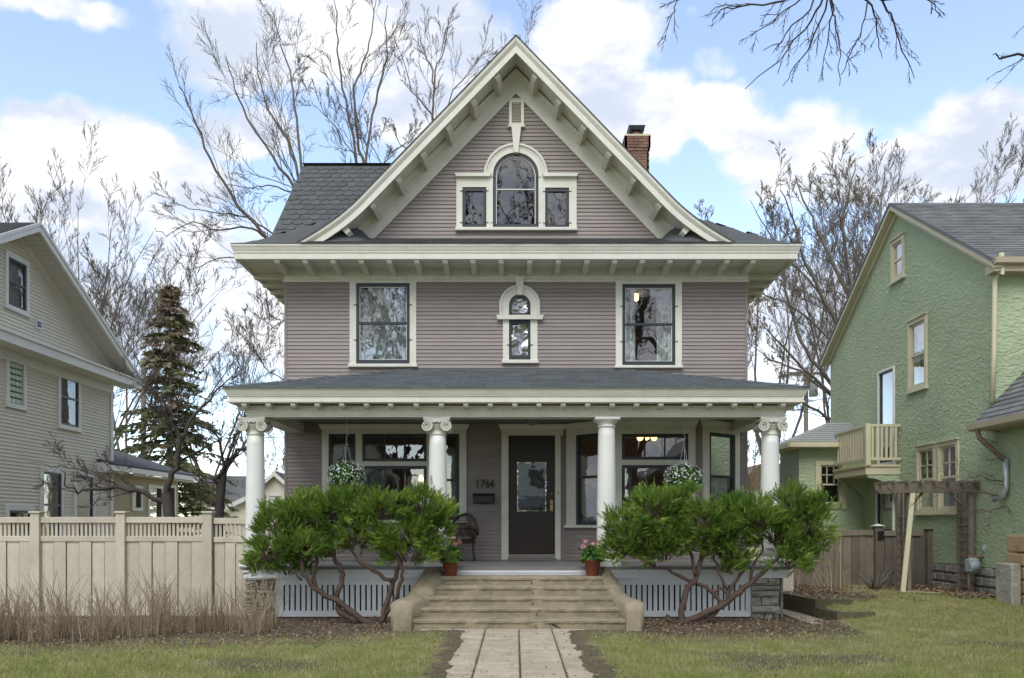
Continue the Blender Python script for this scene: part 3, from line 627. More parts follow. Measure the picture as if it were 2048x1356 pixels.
# front door
mb = MB(); d = DOOR
mb.box(DC[0], d[0], -.05, .02, FL - .02, d[3]); mb.box(d[1], d[1] + .11, -.05, .02, FL - .02, d[3]); head(mb, DC[0], d[1] + .16, d[3], Z(849, 0))
mb.box(d[0] - .02, d[0], -.02, .06, FL, d[3]); mb.box(d[1], d[1] + .02, -.02, .06, FL, d[3])
DR = mb.build('door_surround', M['trim'], house)
lf = MB(); gl = RX(1034, 1093, 924, 1023)
ring(lf, (d[0], d[1], d[2] + .02, d[3]), gl, .02, .065); ring(lf, (gl[0] - .03, gl[1] + .03, gl[2] - .03, gl[3] + .03), gl, .005, .02)
for (x0, x1, z0, z1) in ((d[0] + .14, d[1] - .14, FL + .32, FL + .66), (d[0] + .14, d[1] - .14, gl[3] + .12, d[3] - .1)):
    ring(lf, (x0, x1, z0, z1), (x0 + .025, x1 - .025, z0 + .025, z1 - .025), .004, .022)
    lf.box(x0 + .06, x1 - .06, .008, .022, z0 + .06, z1 - .06)
DL = lf.build('door', M['door'], house, 'dark stained front door with bevelled glass light')
g = MB(); pane(g, *gl, .03); g.build('pane', M['glass'], DL)
g = MB(); ring(g, gl, (gl[0] + .025, gl[1] - .025, gl[2] + .025, gl[3] - .025), .022, .034); g.build('glass_bevel', M['lead'], DL)
curtain_mesh(gl[0], gl[1], gl[2], gl[3], .1, 6, .008).build('curtain', sheer_mat('door_lace', (.5, .54, .52), .35), DL)
brass = mat('old_brass', (.35, .28, .15), .35, .2, 20, metallic=.8)
g = MB(); kx = X(1103, 0)
g.lathe([(.0, -.01), (.028, -.01), (.028, .01), (0, .01)], (0, 0, 0), 12); g.v = [(kx + a, -.005 + c, Z(987, 0) + b) for a, b, c in g.v]; g.box(kx - .028, kx + .028, .0, .022, Z(1022, 0), Z(1000, 0)); g.tube([(kx, -.06, Z(1008, 0)), (kx, .02, Z(1008, 0))], .02, 8); g.build('door_lock', brass, DL)
th = MB(); th.box(d[0] - .02, d[1] + .02, -.12, .1, FL, FL + .035); th.build('threshold', M['deck'], house)
bl = MB(); bl.box(d[1] + .05, d[1] + .075, -.06, -.05, Z(990, 0), Z(982, 0)); bl.build('doorbell', brass, house)
# bay to the right of the door
BY = -.8; B0, B1 = X(1229, BY), X(1404, BY)
BP = [(BAYL + .08, 0), (B0, BY), (B1, BY), (BAYR, 0)]; BZ0, BZ1 = FL - .02, 3.62
def facet(p, q):      # local frame of a bay side: u along, outward normal
    dx, dy = q[0] - p[0], q[1] - p[1]; l = math.hypot(dx, dy); return l, Matrix(((dx / l, -dy / l, 0, p[0]), (dy / l, dx / l, 0, p[1]), (0, 0, 1, 0), (0, 0, 0, 1)))
def place(mb, m): mb.v = [tuple(m @ Vector(v)) for v in mb.v]; return mb
_bl = MB.build
for k, (p, q) in enumerate(zip(BP, BP[1:])):
    l, m = facet(p, q); wide = k == 1
    mg = .13 if wide else .10
    zs_, zh = Z(1050, 0), Z(868, BY if wide else -.4)
    zt_ = Z(849, 0 if not wide else -.1)
    wr = (X(1243, BY) - B0, X(1376, BY) - B0, zs_, zh) if wide else ((.27, l - .14, zs_, zh) if k == 0 else (.17, l - .36, zs_, zh))
    ca = (0.0, X(1390, BY) - B0) if wide else ((.03, l) if k == 0 else (.0, l - .22))
    wl = MB()
    for a, b, c, e in cells(0, l, BZ0, BZ1, [wr]): wl.box(a, b, 0, .08, c, e)
    BWL = place(wl, m).build('bay_wall', M['siding'], house)
    z = BZ0
    while z < 3.6:
        e = E; holes = [ca] if zs_ - .06 < z + e / 2 < zt_ else []
        for a, b in intervals(0, l, holes):
            cbm = MB(); course(cbm, a, b, z, e); place(cbm, m).build('clapboard', M['siding'], BWL, fix=False)
        z += E
    mb = MB(); ring(mb, (ca[0], ca[1], zs_, zh), (wr[0], wr[1], zs_, zh), -.045, .02)
    mb.box(ca[0], ca[1], -.045, 0, zh, zt_ - .08); mb.sweep_h([(ca[0], 0), (ca[0], -.045), (ca[1], -.045), (ca[1], 0)], [(0, zt_ - .1), (.02, zt_ - .1), (.055, zt_ - .02), (.055, zt_), (0, zt_)]); mb.box(ca[0], ca[1], -.045, 0, zt_ - .08, zt_ - .002)
    mb.bbox(ca[0] - .02, ca[1] + .02, -.1, .02, zs_ - .055, zs_, .008)
    zr = Z(925, BY)
    if wide: mb.box(wr[0], wr[1], -.045, .02, zr - .05, zr + .05); mb.box(wr[0], wr[1], -.07, -.045, zr - .02, zr + .03)
    lab = ('narrow angled bay window beside the front door', 'broad front bay window with a divided transom', 'angled bay window at the corner mirroring the green house')[k]
    BW = place(mb, m).build('porch_window', M['trim'], house, lab)
    MB.build = lambda s, *a_, **k_: _bl(place(s, m), *a_, **k_)
    if wide:
        sash(BW, (wr[0], wr[1], zr + .05, zh), 2); i = sash(BW, (wr[0], wr[1], zs_, zr - .05), 0)
        curtain_mesh(i[0], i[0] + .16, i[2], i[3], .13, 2).build('curtain', M['lace'], BW)
    else:
        i = sash(BW, wr, 0, (Z(954, -.4),), glass='glass_dim' if k == 0 else 'glass')
        curtain_mesh(i[0], i[1], i[2], Z(955 if k == 0 else 900, -.4), .1, 5, .02).build('curtain', M['lace' if k == 0 else 'curtain'], BW)
    MB.build = _bl
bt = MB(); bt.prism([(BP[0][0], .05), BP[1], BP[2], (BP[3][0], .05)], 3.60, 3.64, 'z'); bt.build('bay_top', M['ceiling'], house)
# lit lamps inside
bulb = glow_mat('warm_bulb', (1, .62, .22), 14); shade = glow_mat('lit_glass_shade', (1, .5, .14), 4)
def lamp(label, pts, cord_z, r=.04, m=bulb):
    c = sum((Vector(p) for p in pts), Vector()) / len(pts); t = thing('pendant_lamp', label, 'lamp', c)
    for p in pts: b = MB(); b.lathe([(.001, -r * 1.3), (r * .7, -r), (r, 0), (r * .8, r * .8), (.3 * r, r * 1.6), (.001, r * 1.7)], p, 10); b.build('bulb', m, t)
    b = MB(); b.tube([c, (c[0], c[1], cord_z)], .008, 5)
    if len(pts) > 1: b.tube([Vector(pts[0]) + Vector((0, 0, r)), Vector(pts[-1]) + Vector((0, 0, r))], .012, 5)
    b.build('stem', M['black'], t)
lamp('lit twin bulb ceiling lamp inside the right upper bedroom window', [P(1272.5, 590, 1.2), P(1272.5, 597, 1.2)], 6.5, .045)
lamp('single glowing bulb inside the porch window left of the door', [P(842, 958, 1.0)], 3.75, .05)
lamp('three lit glass shades of a chandelier behind the bay transom', [P(1280, 873, 1.6), P(1293, 872, 1.6), P(1308, 873, 1.6)], 3.75, .075, shade)
# --- floor, beam, ceiling, soffit, eave, roof
PF = -2.72
mb = MB(); mb.box(-4.62, 4.62, PF, -.002, FL - .045, FL); mb.build('porch_floor', M['deck'], house)
mb = MB(); mb.box(-4.57, 4.57, PF + .03, PF + .07, FL - .19, FL - .045); mb.box(-4.58, 4.58, PF + .015, PF + .03, FL - .1, FL - .045)
for sx in (-1, 1): mb.box(*sorted((sx * 4.57, sx * 4.53)), PF + .07, -.01, FL - .19, FL - .045)
mb.build('floor_fascia', M['white'], house)
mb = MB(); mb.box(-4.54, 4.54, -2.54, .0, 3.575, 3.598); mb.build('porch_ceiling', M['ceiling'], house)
bx_, by_ = 4.55, -2.55
mb = MB(); bp = [(-bx_, .0), (-bx_, by_), (bx_, by_), (bx_, 0)]
mb.sweep_h(bp, [(-.32, 3.385), (0, 3.385), (0, 3.41), (.012, 3.41), (.012, 3.425), (0, 3.435), (0, 3.555), (.02, 3.575), (-.32, 3.575)]); mb.build('porch_beam', M['trim'], house)
mb = MB(); mb.sweep_h(bp, [(-.02, 3.6), (.25, 3.6), (.25, 3.63), (-.02, 3.63)]); mb.build('porch_soffit', M['trim'], house)
mb = MB(); mb.sweep_h(bp, [(.18, 3.588), (.222, 3.588), (.228, 3.596), (.228, 3.692), (.246, 3.7), (.246, 3.713), (.256, 3.722), (.288, 3.8), (.296, 3.805), (.296, 3.825), (.18, 3.825)]); mb.build('porch_cornice', M['trim'], house)
for px in [487.8, 536, 585.6, 634, 683, 732.4, 780.8, 832, 882.4, 931.4, 980.6, 1029.6, 1078, 1126.6, 1175.6, 1225, 1273.7, 1322, 1371, 1419.6, 1469.5, 1518.6, 1567]:
    x = X(px, -2.76); mb = MB(); mb.prism([(-2.765, 3.598), (-2.765, 3.55), (-2.75, 3.542), (-2.73, 3.522), (-2.555, 3.505), (-2.555, 3.598)], x - .04, x + .04, 'x'); mb.build('modillion', M['trim'], house)
for sx in (-1, 1):
    for k in range(6): mb = MB(); y = -2.35 + k * .41; mb.box(*sorted((sx * (bx_ + .005), sx * (bx_ + .21))), y - .04, y + .04, 3.52, 3.598); mb.build('modillion', M['trim'], house)
ex, ey, ez, tz, hx = 4.86, -2.86, 3.835, 4.66, 2.03
mb = MB(); mb.add([(-ex, ey, ez), (ex, ey, ez), (hx, .0, tz), (-hx, 0, tz), (-ex, 0, ez), (ex, 0, ez), (-ex, ey, ez - .02), (ex, ey, ez - .02), (ex, 0, ez - .02), (-ex, 0, ez - .02)], [(0, 1, 2, 3), (0, 3, 4), (1, 5, 2), (0, 6, 7, 1), (1, 7, 8, 5), (0, 4, 9, 6)])
PR = mb.build('porch_roof', M['shingle_porch'], house)
st = MB(); sl_ = math.hypot(ey, tz - ez); nn = Vector((0, -(tz - ez), -ey)).normalized()
def pfr(u, v):
    t = v / sl_; lim = ex + (hx - ex) * t; x = -ex + u
    return Vector((max(-lim, min(lim, x)), ey + (0 - ey) * t, ez + (tz - ez) * t)) if abs(x) < lim + .25 and t <= 1.0 else None
tabs(st, pfr, lambda u, v: nn, 18, 2 * ex, .31, .166)
for sx in (-1, 1):
    n2 = Vector((sx * (tz - ez), 0, ex - hx)).normalized(); sl2 = math.hypot(ex - hx, tz - ez)
    def psd(u, v, sx=sx):
        t = v / sl2; y0 = ey * (1 - t); y = ey + u
        return Vector((sx * (ex + (hx - ex) * t), max(y, y0), ez + (tz - ez) * t)) if y > y0 - .25 and t <= 1 else None
    tabs(st, psd, lambda u, v: n2, 16, -ey, .31, .166)
st.build('shingle_tabs', M['shingle_porch'], PR, kind='stuff')
mb = MB()
for sx in (-1, 1):
    a, b = Vector((sx * ex, ey, ez + .012)), Vector((sx * hx, -.02, tz + .012)); n = 16
    for k in range(n): p, q = a.lerp(b, k / n), a.lerp(b, (k + 1.1) / n); o1, o2 = Vector((.1, .06, -.02)), Vector((-.1, .06, -.02)); o1.x *= 1; mb.add([p + Vector((.0, 0, .016)), p + Vector((-.09 * 1, -.03, -.004)), q + Vector((-.09, -.03, -.012)), q, p + Vector((.09, -.03 if sx > 0 else -.03, -.004)), q + Vector((.09, -.03, -.012))], [(0, 1, 2, 3), (0, 3, 5, 4)])
mb.box(-hx, hx, -.05, -.022, tz - .05, tz + .012); mb.build('hip_cap', M['shingle_porch'], PR)
# --- columns
def column(px, ionic):
    x = X(px, -2.4); y = -2.4; z0, z1 = FL, 3.385
    c = thing_part('column', house)
    b = MB(); b.box(x - .215, x + .215, y - .215, y + .215, z0, z0 + .07); b.lathe([(.20, .07), (.215, .09), (.21, .12), (.185, .135), (.18, .15), (.172, .16)], (x, y, z0), 28); b.build('base', M['column'], c)
    top = z1 - (.30 if ionic else .17); H = top - (z0 + .15); prof_ = []
    for i in range(15):
        t = i / 14; r = .166 - .026 * max(0, t - .2) ** 1.4 * 1.3; prof_.append((r, .15 + H * t))
    b = MB(); b.lathe(prof_, (x, y, z0), 32); b.build('shaft', M['column'], c)
    b = MB(); rt = prof_[-1][0]
    if not ionic:
        b.lathe([(rt, 0), (rt + .006, .005), (rt + .02, .012), (rt + .02, .028), (rt, .036), (rt, .06), (rt + .02, .075), (rt + .055, .11), (rt + .06, .125)], (x, y, top), 32); b.bbox(x - .215, x + .215, y - .215, y + .215, z1 - .05, z1, .008); b.build('capital', M['column'], c); return
    b.lathe([(rt, 0), (rt + .012, .004), (rt + .012, .018), (rt, .024), (rt, .09), (rt + .012, .1), (rt + .02, .125), (rt + .035, .15), (rt + .05, .17)], (x, y, top), 32)
    b.prism([(x - .225, y - .225), (x, y - .195), (x + .225, y - .225), (x + .2, y), (x + .225, y + .225), (x, y + .2), (x - .225, y + .225), (x - .2, y)], z1 - .045, z1 - .012, 'z'); b.bbox(x - .22, x + .22, y - .21, y + .21, z1 - .075, z1 - .046, .006)
    zc = z1 - .155
    for sx in (-1, 1):
        vx = x + sx * .165
        b.lathe([(.0, 0), (.066, 0), (.072, .05), (.06, .17), (.072, .3), (.066, .36), (0, .36)], (0, 0, 0), 18); n = 18 * 7
        b.v[-n:] = [(vx + p[0], y - .2 + .02 + p[2], zc + p[1]) for p in b.v[-n:]]
        sp = []
        for k in range(46):
            a = k / 45 * 2.6 * 2 * math.pi; r = .083 * (1 - k / 45) ** .8 + .012; sp.append((vx - sx * r * math.sin(a) * 1, y - .198, zc + r * math.cos(a)))
        b.tube(sp, [.0155 - .008 * k / 45 for k in range(46)], 6); sp2 = [(p[0], y + .185, p[2]) for p in sp]; b.tube(sp2, .01, 5)
    b.tube([(x - .165, y - .185, zc + .083), (x - .06, y - .195, zc + .07), (x + .06, y - .195, zc + .07), (x + .165, y - .185, zc + .083)], .013, 6)
    for k in range(5): ex_ = x - .072 + k * .036; b.lathe([(.001, -.02), (.012, -.012), (.016, 0), (.012, .014), (.001, .02)], (ex_, y - .18, zc + .03), 8)
    for k in range(-2, 3): b.lathe([(.001, -.025), (.014, -.01), (.012, .012), (.001, .03)], (x + k * .022, y - .215, z1 - .075 - abs(k) * .008), 8)
    b.build('capital', M['trim'], c)
def thing_part(name, parent):
    o = bpy.data.objects.new(name, None); COL.objects.link(o); o.parent = parent; o.empty_display_size = .1; return o
for px, io in ((511, 1), (875.5, 1), (1213, 0), (1540, 1)): column(px, io)
# --- stone piers under the end columns, one object per stone
rs_ = random.Random(3)
for sx, xa, xb in ((-1, X(490, -2.72), X(547, -2.72)), (1, X(1503, -2.72), X(1560, -2.72))):
    core = MB(); core.box(xa + .05, xb - .05, -2.62, -2.1, -.1, FL - .19); PI_ = core.build('pier', M['mortar'], house)
    z = -.06
    while z < FL - .2:
        h = min(rs_.uniform(.045, .11) if sx < 0 else rs_.uniform(.07, .17), FL - .19 - z); 
        if h < .03: break
        u = xa
        while u < xb - .02:
            wd = rs_.uniform(.14, .5); ub = min(u + wd, xb); ub = xb if xb - ub < .1 else ub
            j = lambda s=.012: rs_.uniform(-s, s)
            yf = -2.74 + rs_.uniform(-.035, .035); yb = -2.05; gp = .006
            v = []
            ny, nz = 4, 3
            mb = MB(); gx, gz = 4, 3
            for b_ in range(gz + 1):
                for a_ in range(gx + 1):
                    edge = a_ in (0, gx) or b_ in (0, gz)
                    v.append((u + gp + (ub - u - 2 * gp) * a_ / gx + j(.004), yf + (.026 if edge else 0) + j(.024), z + gp + (h - 2 * gp) * b_ / gz + j(.004)))
            n = (gx + 1) * (gz + 1)
            fs = [(b_ * (gx + 1) + a_, b_ * (gx + 1) + a_ + 1, (b_ + 1) * (gx + 1) + a_ + 1, (b_ + 1) * (gx + 1) + a_) for b_ in range(gz) for a_ in range(gx)]
            v += [(u + gp, yb, z + gp), (ub - gp, yb, z + gp), (ub - gp, yb, z + h - gp), (u + gp, yb, z + h - gp)]
            c0, c1, c2, c3 = 0, gx, n - 1, gz * (gx + 1)
            fs += [tuple([c0 + k for k in range(gx, -1, -1)] + [n, n + 1]), tuple([c3 + k for k in range(gx + 1)] + [n + 2, n + 3]), tuple([k * (gx + 1) for k in range(gz + 1)] + [n + 3, n]), tuple([gx + k * (gx + 1) for k in range(gz, -1, -1)] + [n + 1, n + 2]), (n, n + 3, n + 2, n + 1)]
            mb.add(v, fs); mb.build('stone', M['stone'], PI_); u = ub
        z += h
# --- lattice skirts: frame and one object per slat
for xa, xb in ((X(548, -2.68), -1.42), (1.40, X(1503, -2.68))):
    zt_, zb_ = FL - .19, .02; y = -2.66
    fr = MB(); fr.box(xa, xb, y, y + .025, zt_ - .115, zt_); fr.box(xa, xb, y, y + .025, zb_, zb_ + .1); fr.box(xa, xa + .09, y, y + .025, zb_ + .1, zt_ - .115); fr.box(xb - .09, xb, y, y + .025, zb_ + .1, zt_ - .115)
    fr.box(xa, xb, y - .012, y, zt_ - .03, zt_ + .0); LT = fr.build('lattice_panel', M['white'], house)
    x = xa + .118; sm = MB(); sm.box(-.032, .032, y + .004, y + .02, zb_ + .08, zt_ - .1); s0 = None
    while x < xb - .1:
        if s0 is None: o = s0 = sm.build('slat', M['white'], LT)
        else: o = s0.copy(); COL.objects.link(o)
        o.location = (x, random.uniform(-.002, .002), 0); o.rotation_euler = (0, random.uniform(-.004, .004), 0); x += .0915
porch_shade = MB(); porch_shade.box(-4.5, 4.5, -2.3, -2.26, -.1, FL - .06); porch_shade.build('foundation', M['black'], house)  # black sheet added behind the lattice for the shade under the porch
fw = MB(); fw.box(-4.61, 4.61, -.02, .1, -.3, FL - .05)
for sx in (-1, 1): fw.box(*sorted((sx * 4.62, sx * 4.5)), .1, 10, -.3, .35); fw.box(*sorted((sx * 4.5, sx * 4.46)), -2.6, -.02, -.2, FL - .05)
fw.build('foundation', M['stone'], house)
# --- house number and small fittings
def text_mesh(body, size, ext):
    cu = bpy.data.curves.new('t', 'FONT'); cu.body = body; cu.size = size; cu.extrude = ext; cu.offset = .004
    o = bpy.data.objects.new('t', cu); COL.objects.link(o); dg = bpy.context.evaluated_depsgraph_get(); me = bpy.data.meshes.new_from_object(o.evaluated_get(dg)); bpy.data.objects.remove(o); return me
for ch_, px in zip('1764', (950.5, 961, 970.5, 979.5)):
    me = text_mesh(ch_, .245, .012); me.materials.append(M['number']); o = bpy.data.objects.new('house_number', me); COL.objects.link(o); o.parent = house; o.rotation_euler = (R(90), 0, 0); o.location = (X(px, 0), -.034, Z(976, 0)); o.scale = (.74, 1, 1)
mb = MB(); x0, x1, z0, z1 = RX(947, 989, 988, 1007)
mb.bbox(x0, x1, -.13, -.022, z0, z1 - .02, .015); MBX = mb.build('mailbox', M['black'], None, 'black metal mailbox mounted under the house number', 'mailbox')
mb = MB(); mb.prism([(-.14, z1 - .05), (-.145, z1 - .03), (-.1, z1 + .005), (-.022, z1 + .012), (-.022, z1 - .02), (-.12, z1 - .035)], x0 - .01, x1 + .01, 'x'); mb.build('lid', M['black'], MBX)
mb = MB(); c_ = P(1065, 842, -1.2); mb.lathe([(.02, -.11), (.1, -.09), (.13, -.03), (.13, .03), (.1, .06)], (c_.x, -1.2, 3.51), 18); mb.build('ceiling_light', M['ceiling'], house)
# --- front steps
steps = thing('front_steps', 'cracked tan concrete front steps between two splayed cheek walls', 'steps', (0, -3.5, 0))
SD = [(12.25, 825, 1251, 1238.4), (12.55, 842.6, 1236, 1215), (12.85, 860, 1225, 1193.4), (13.15, 874, 1214, 1171.7), (13.45, 885, 1203, 1152.8)]
edges = []
for k, (D, xa, xb, py) in enumerate(SD):
    Y = D - 16.5; a, b, z = X(xa, Y), X(xb, Y), Z(py, Y); edges.append((Y, a, b, z))
    yb = (SD[k + 1][0] - 16.5 + .03) if k < 4 else PF + .02
    n = 60; rr = random.Random(k); v = []
    sec = lambda: [(Y + rr.uniform(-.004, .004), -.12), (Y + rr.uniform(-.003, .006), z - .075), (Y - .018 + rr.uniform(-.004, .004), z - .055), (Y - .02 + rr.uniform(-.006, .004), z - .02), (Y + .004 + rr.uniform(-.006, .006), z - .002), (Y + .05, z + rr.uniform(-.002, .002)), (yb, z + .004), (yb, -.12)]
    chips = [(rr.uniform(a, b), rr.uniform(.04, .12), rr.uniform(.008, .02)) for _ in range(5)] + [(.33, .15, .02)]
    for i in range(n + 1):
        x = a - .05 + (b - a + .1) * i / n
        cpd = sum(d_ * max(0, 1 - abs(x - c_) / w__) for c_, w__, d_ in chips)
        for q, (yy, zz_) in enumerate(sec()): v.append((x, yy + (cpd if q in (2, 3, 4) else 0), zz_ - (cpd * .8 if q in (3, 4) else 0)))
    fs = [(i * 8 + q, i * 8 + (q + 1) % 8, i * 8 + 8 + (q + 1) % 8, i * 8 + 8 + q) for i in range(n) for q in range(8)] + [tuple(range(8)), tuple(range(n * 8 + 7, n * 8 - 1, -1))]
    mb = MB(); mb.add(v, fs); mb.build('step', M['concrete'], steps)
cr_ = MB(); rr = random.Random(11)      # the crack and patch running down the flight
for (Y, a, b, z), zl in zip(edges, [-.02] + [e[3] for e in edges[:-1]]):
    x = .30 + rr.uniform(-.05, .05); pts = [(x + rr.uniform(-.02, .02), Y - .008, zl + (z - .07 - zl) * t) for t in (0, .3, .6, 1)]; cr_.tube(pts, [.002, .006, .006, .003], 4)
pts = [(.42, edges[0][0] - .012, .14), (.5, edges[0][0] - .008, .11), (.56, edges[0][0] - .006, .085), (.66, edges[0][0] - .005, .03)]; cr_.tube(pts, [.004, .011, .012, .003], 4)
cr_.build('crack', M['black'], steps)
for sx in (-1, 1):
    def ein(D): # inner edge of the flight
        pts = [(13.8, 885 if sx < 0 else 1203)] + [(d_, xa if sx < 0 else xb) for d_, xa, xb, _ in reversed(SD)]
        for (d0, p0), (d1, p1) in zip(pts, pts[1:]):
            if d0 >= D >= d1: t = (d0 - D) / (d0 - d1); return X(p0 + (p1 - p0) * t, D - 16.5)
        return X(pts[-1][1], D - 16.5)
    ko = [(13.79, 182, .85), (13.5, 196, .73), (13.2, 208, .60), (12.95, 218, .49), (12.8, 228, .455), (12.65, 240, .445), (12.45, 248, .44), (12.3, 251, .425), (12.22, 250, .38), (12.18, 246, .30), (12.17, 244, -.1)]
    rr = random.Random(5 + sx); rings = []
    for D, opx, z in ko:
        Y = D - 16.5; xi = ein(max(D, 12.25)) + (0.0); xo = sx * opx * (16.5 + Y) / F + (.04 if sx > 0 else 0)
        c = .05 if z > 0 else 0
        zz_ = [-.12, z - c, z - .012, z + .008, z - .012, z - c, -.12]; t_ = [0, 0, .14, .5, .86, 1, 1]
        rings.append([(xo + (xi - xo) * t + rr.uniform(-.005, .005), Y + rr.uniform(-.004, .004), max(-.12, q + rr.uniform(-.004, .004))) for t, q in zip(t_, zz_)])
    v = [p for r in rings for p in r]; n = 7
    fs = [(i * n + q, i * n + (q + 1) % n, (i + 1) * n + (q + 1) % n, (i + 1) * n + q) for i in range(len(rings) - 1) for q in range(n)] + [tuple(range(n)), tuple(range(len(v) - 1, len(v) - 1 - n, -1))]
    mb = MB(); mb.add(v, fs, True); o = mb.build('cheek_wall', M['concrete'], steps)
# ================================================================== GROUND
def ss(a, b, x): t = max(0, min(1, (x - a) / (b - a))); return t * t * (3 - 2 * t)
def xe(y): return 5.0 + .09 * max(0, min(2, -1.2 - y))
def g(x, y):
    h = .26 * ss(-5.6, -1.3, y)
    m = ss(xe(y), xe(y) + .14, x) if y > -3.2 else ss(4.2, 6.8, x)
    z = h * m
    if -12 < y < 1 and abs(x) < 14: z += .018 * noise.noise(Vector((x * .9, y * .9, 0))) * (0 if (abs(x) < 1.15 or (y > -4.2 and abs(x) < 2)) else 1)
    e = abs(x - .02) + .14 * noise.noise(Vector((x * 1.3, y * 1.5, 3))) + .08 * noise.noise(Vector((x * 6, y * 6, 3)))
    if y < -4.45 and y > -13: z += .04 * ss(.58, .86, e) * ss(1.9, 1.1, e)
    return z
def soil(x, y):          # 1 where the photograph shows bare earth
    n = noise.noise(Vector((x * 1.3, y * 1.3, 5))) * .5 + noise.noise(Vector((x * 4, y * 4, 9))) * .35
    if x < -1.6: yb = -4.45 + (x + 1.9) * .24
    elif x > 1.7: yb = -4.55 + .05 * (x - 2) if x < 5 else -3.3
    else: yb = -4.3
    s = .62 * ss(yb - 2.0, yb - .25, y + n * 1.1) + .38 * ss(yb - .35, yb + .1, y + n * .45)
    if x > 5.15: s = ss(-2.6, -1.6, y + n) * ss(7.0, 6.0, x + n * .5); s = max(s, ss(7.9, 8.4, x) * ss(-2.2, -1.4, y))
    e = abs(x - .02)
    s = max(s, .62 * ss(1.2, .85, e + n * .6) * (1 if y < -4 else 0))
    s = max(s, .62 * ss(.02, .5, noise.noise(Vector((x * .55, y * .8, 2))) + .25 * n))
    return s
def axis(lo, hi, a, b, st):
    v = [lo]; x = lo
    out = [lo + (a - lo) * (1 - (1 - i / 14) ** 2.2) for i in range(14)]
    k = int((b - a) / st); mid = [a + i * (b - a) / k for i in range(k + 1)]
    return out + mid + [b + (hi - b) * ((i + 1) / 14) ** 2.2 for i in range(14)]
GX, GY = axis(-400, 400, -9, 11, .08), axis(-200, 700, -9, 2.2, .08)
nx = len(GX)
mb = MB(); mb.add([(x, y, g(x, y)) for y in GY for x in GX], [(j * nx + i, j * nx + i + 1, (j + 1) * nx + i + 1, (j + 1) * nx + i) for j in range(len(GY) - 1) for i in range(nx - 1)], True)
def ground_mat():
    m, nt, b, out = nodes('lawn_and_soil'); N, L = nt.nodes, nt.links; b.inputs['Roughness'].default_value = .95; b.inputs['Specular IOR Level'].default_value = .1
    tc = N.new('ShaderNodeTexCoord')
    def nz(s, d=8, r=.65):
        n = N.new('ShaderNodeTexNoise'); n.inputs['Scale'].default_value = s; n.inputs['Detail'].default_value = d; n.inputs['Roughness'].default_value = r; L.new(tc.outputs['Object'], n.inputs['Vector']); return n.outputs['Fac']
    def ramp(f, stops):
        c = N.new('ShaderNodeValToRGB'); L.new(f, c.inputs[0]); e = c.color_ramp.elements; e[0].position, e[0].color = stops[0][0], (*stops[0][1], 1); e[1].position, e[1].color = stops[-1][0], (*stops[-1][1], 1)
        for p, cc in stops[1:-1]: q = e.new(p); q.color = (*cc, 1)
        return c.outputs[0]
    g1 = ramp(nz(2.2, 10, .75), [(.32, (.2, .25, .065)), (.46, (.29, .29, .12)), (.56, (.38, .34, .19)), (.7, (.46, .41, .26))])
    g2 = ramp(nz(26, 6, .85), [(.34, (.42, .38, .34)), (.5, (1, 1, 1)), (.64, (1.5, 1.42, 1.3))])
    gm_ = N.new('ShaderNodeMixRGB'); gm_.blend_type = 'MULTIPLY'; gm_.inputs[0].default_value = .85; L.new(g1, gm_.inputs[1]); L.new(g2, gm_.inputs[2]); gr = gm_.outputs[0]
    so = ramp(nz(22, 10, .75), [(.3, (.065, .05, .036)), (.5, (.165, .132, .094)), (.68, (.31, .265, .195))])
    at = N.new('ShaderNodeAttribute'); at.attribute_name = 'soil'
    ad = N.new('ShaderNodeMath'); ad.operation = 'ADD'; L.new(at.outputs['Fac'], ad.inputs[0])
    sb = N.new('ShaderNodeMath'); sb.operation = 'MULTIPLY_ADD'; L.new(nz(30, 6), sb.inputs[0]); sb.inputs[1].default_value = 1.7; sb.inputs[2].default_value = -.85; L.new(sb.outputs[0], ad.inputs[1])
    mr = N.new('ShaderNodeMapRange'); L.new(ad.outputs[0], mr.inputs['Value']); mr.inputs['From Min'].default_value = .3; mr.inputs['From Max'].default_value = .62
    mx = N.new('ShaderNodeMixRGB'); L.new(mr.outputs[0], mx.inputs[0]); L.new(gr, mx.inputs[1]); L.new(so, mx.inputs[2]); L.new(mx.outputs[0], b.inputs['Base Color'])
    bp = N.new('ShaderNodeBump'); bp.inputs['Strength'].default_value = 1.0; bp.inputs['Distance'].default_value = .06; L.new(nz(24, 10, .75), bp.inputs['Height']); L.new(bp.outputs[0], b.inputs['Normal'])
    return m
GROUND = mb.build('ground', ground_mat(), None, 'patchy early spring lawn with bare earth beds', None, None, 'structure', fix=False)
a_ = GROUND.data.attributes.new('soil', 'FLOAT', 'POINT')
a_.data.foreach_set('value', [soil(x, y) if (-10 < x < 12 and -10 < y < 3) else .2 for y in GY for x in GX])
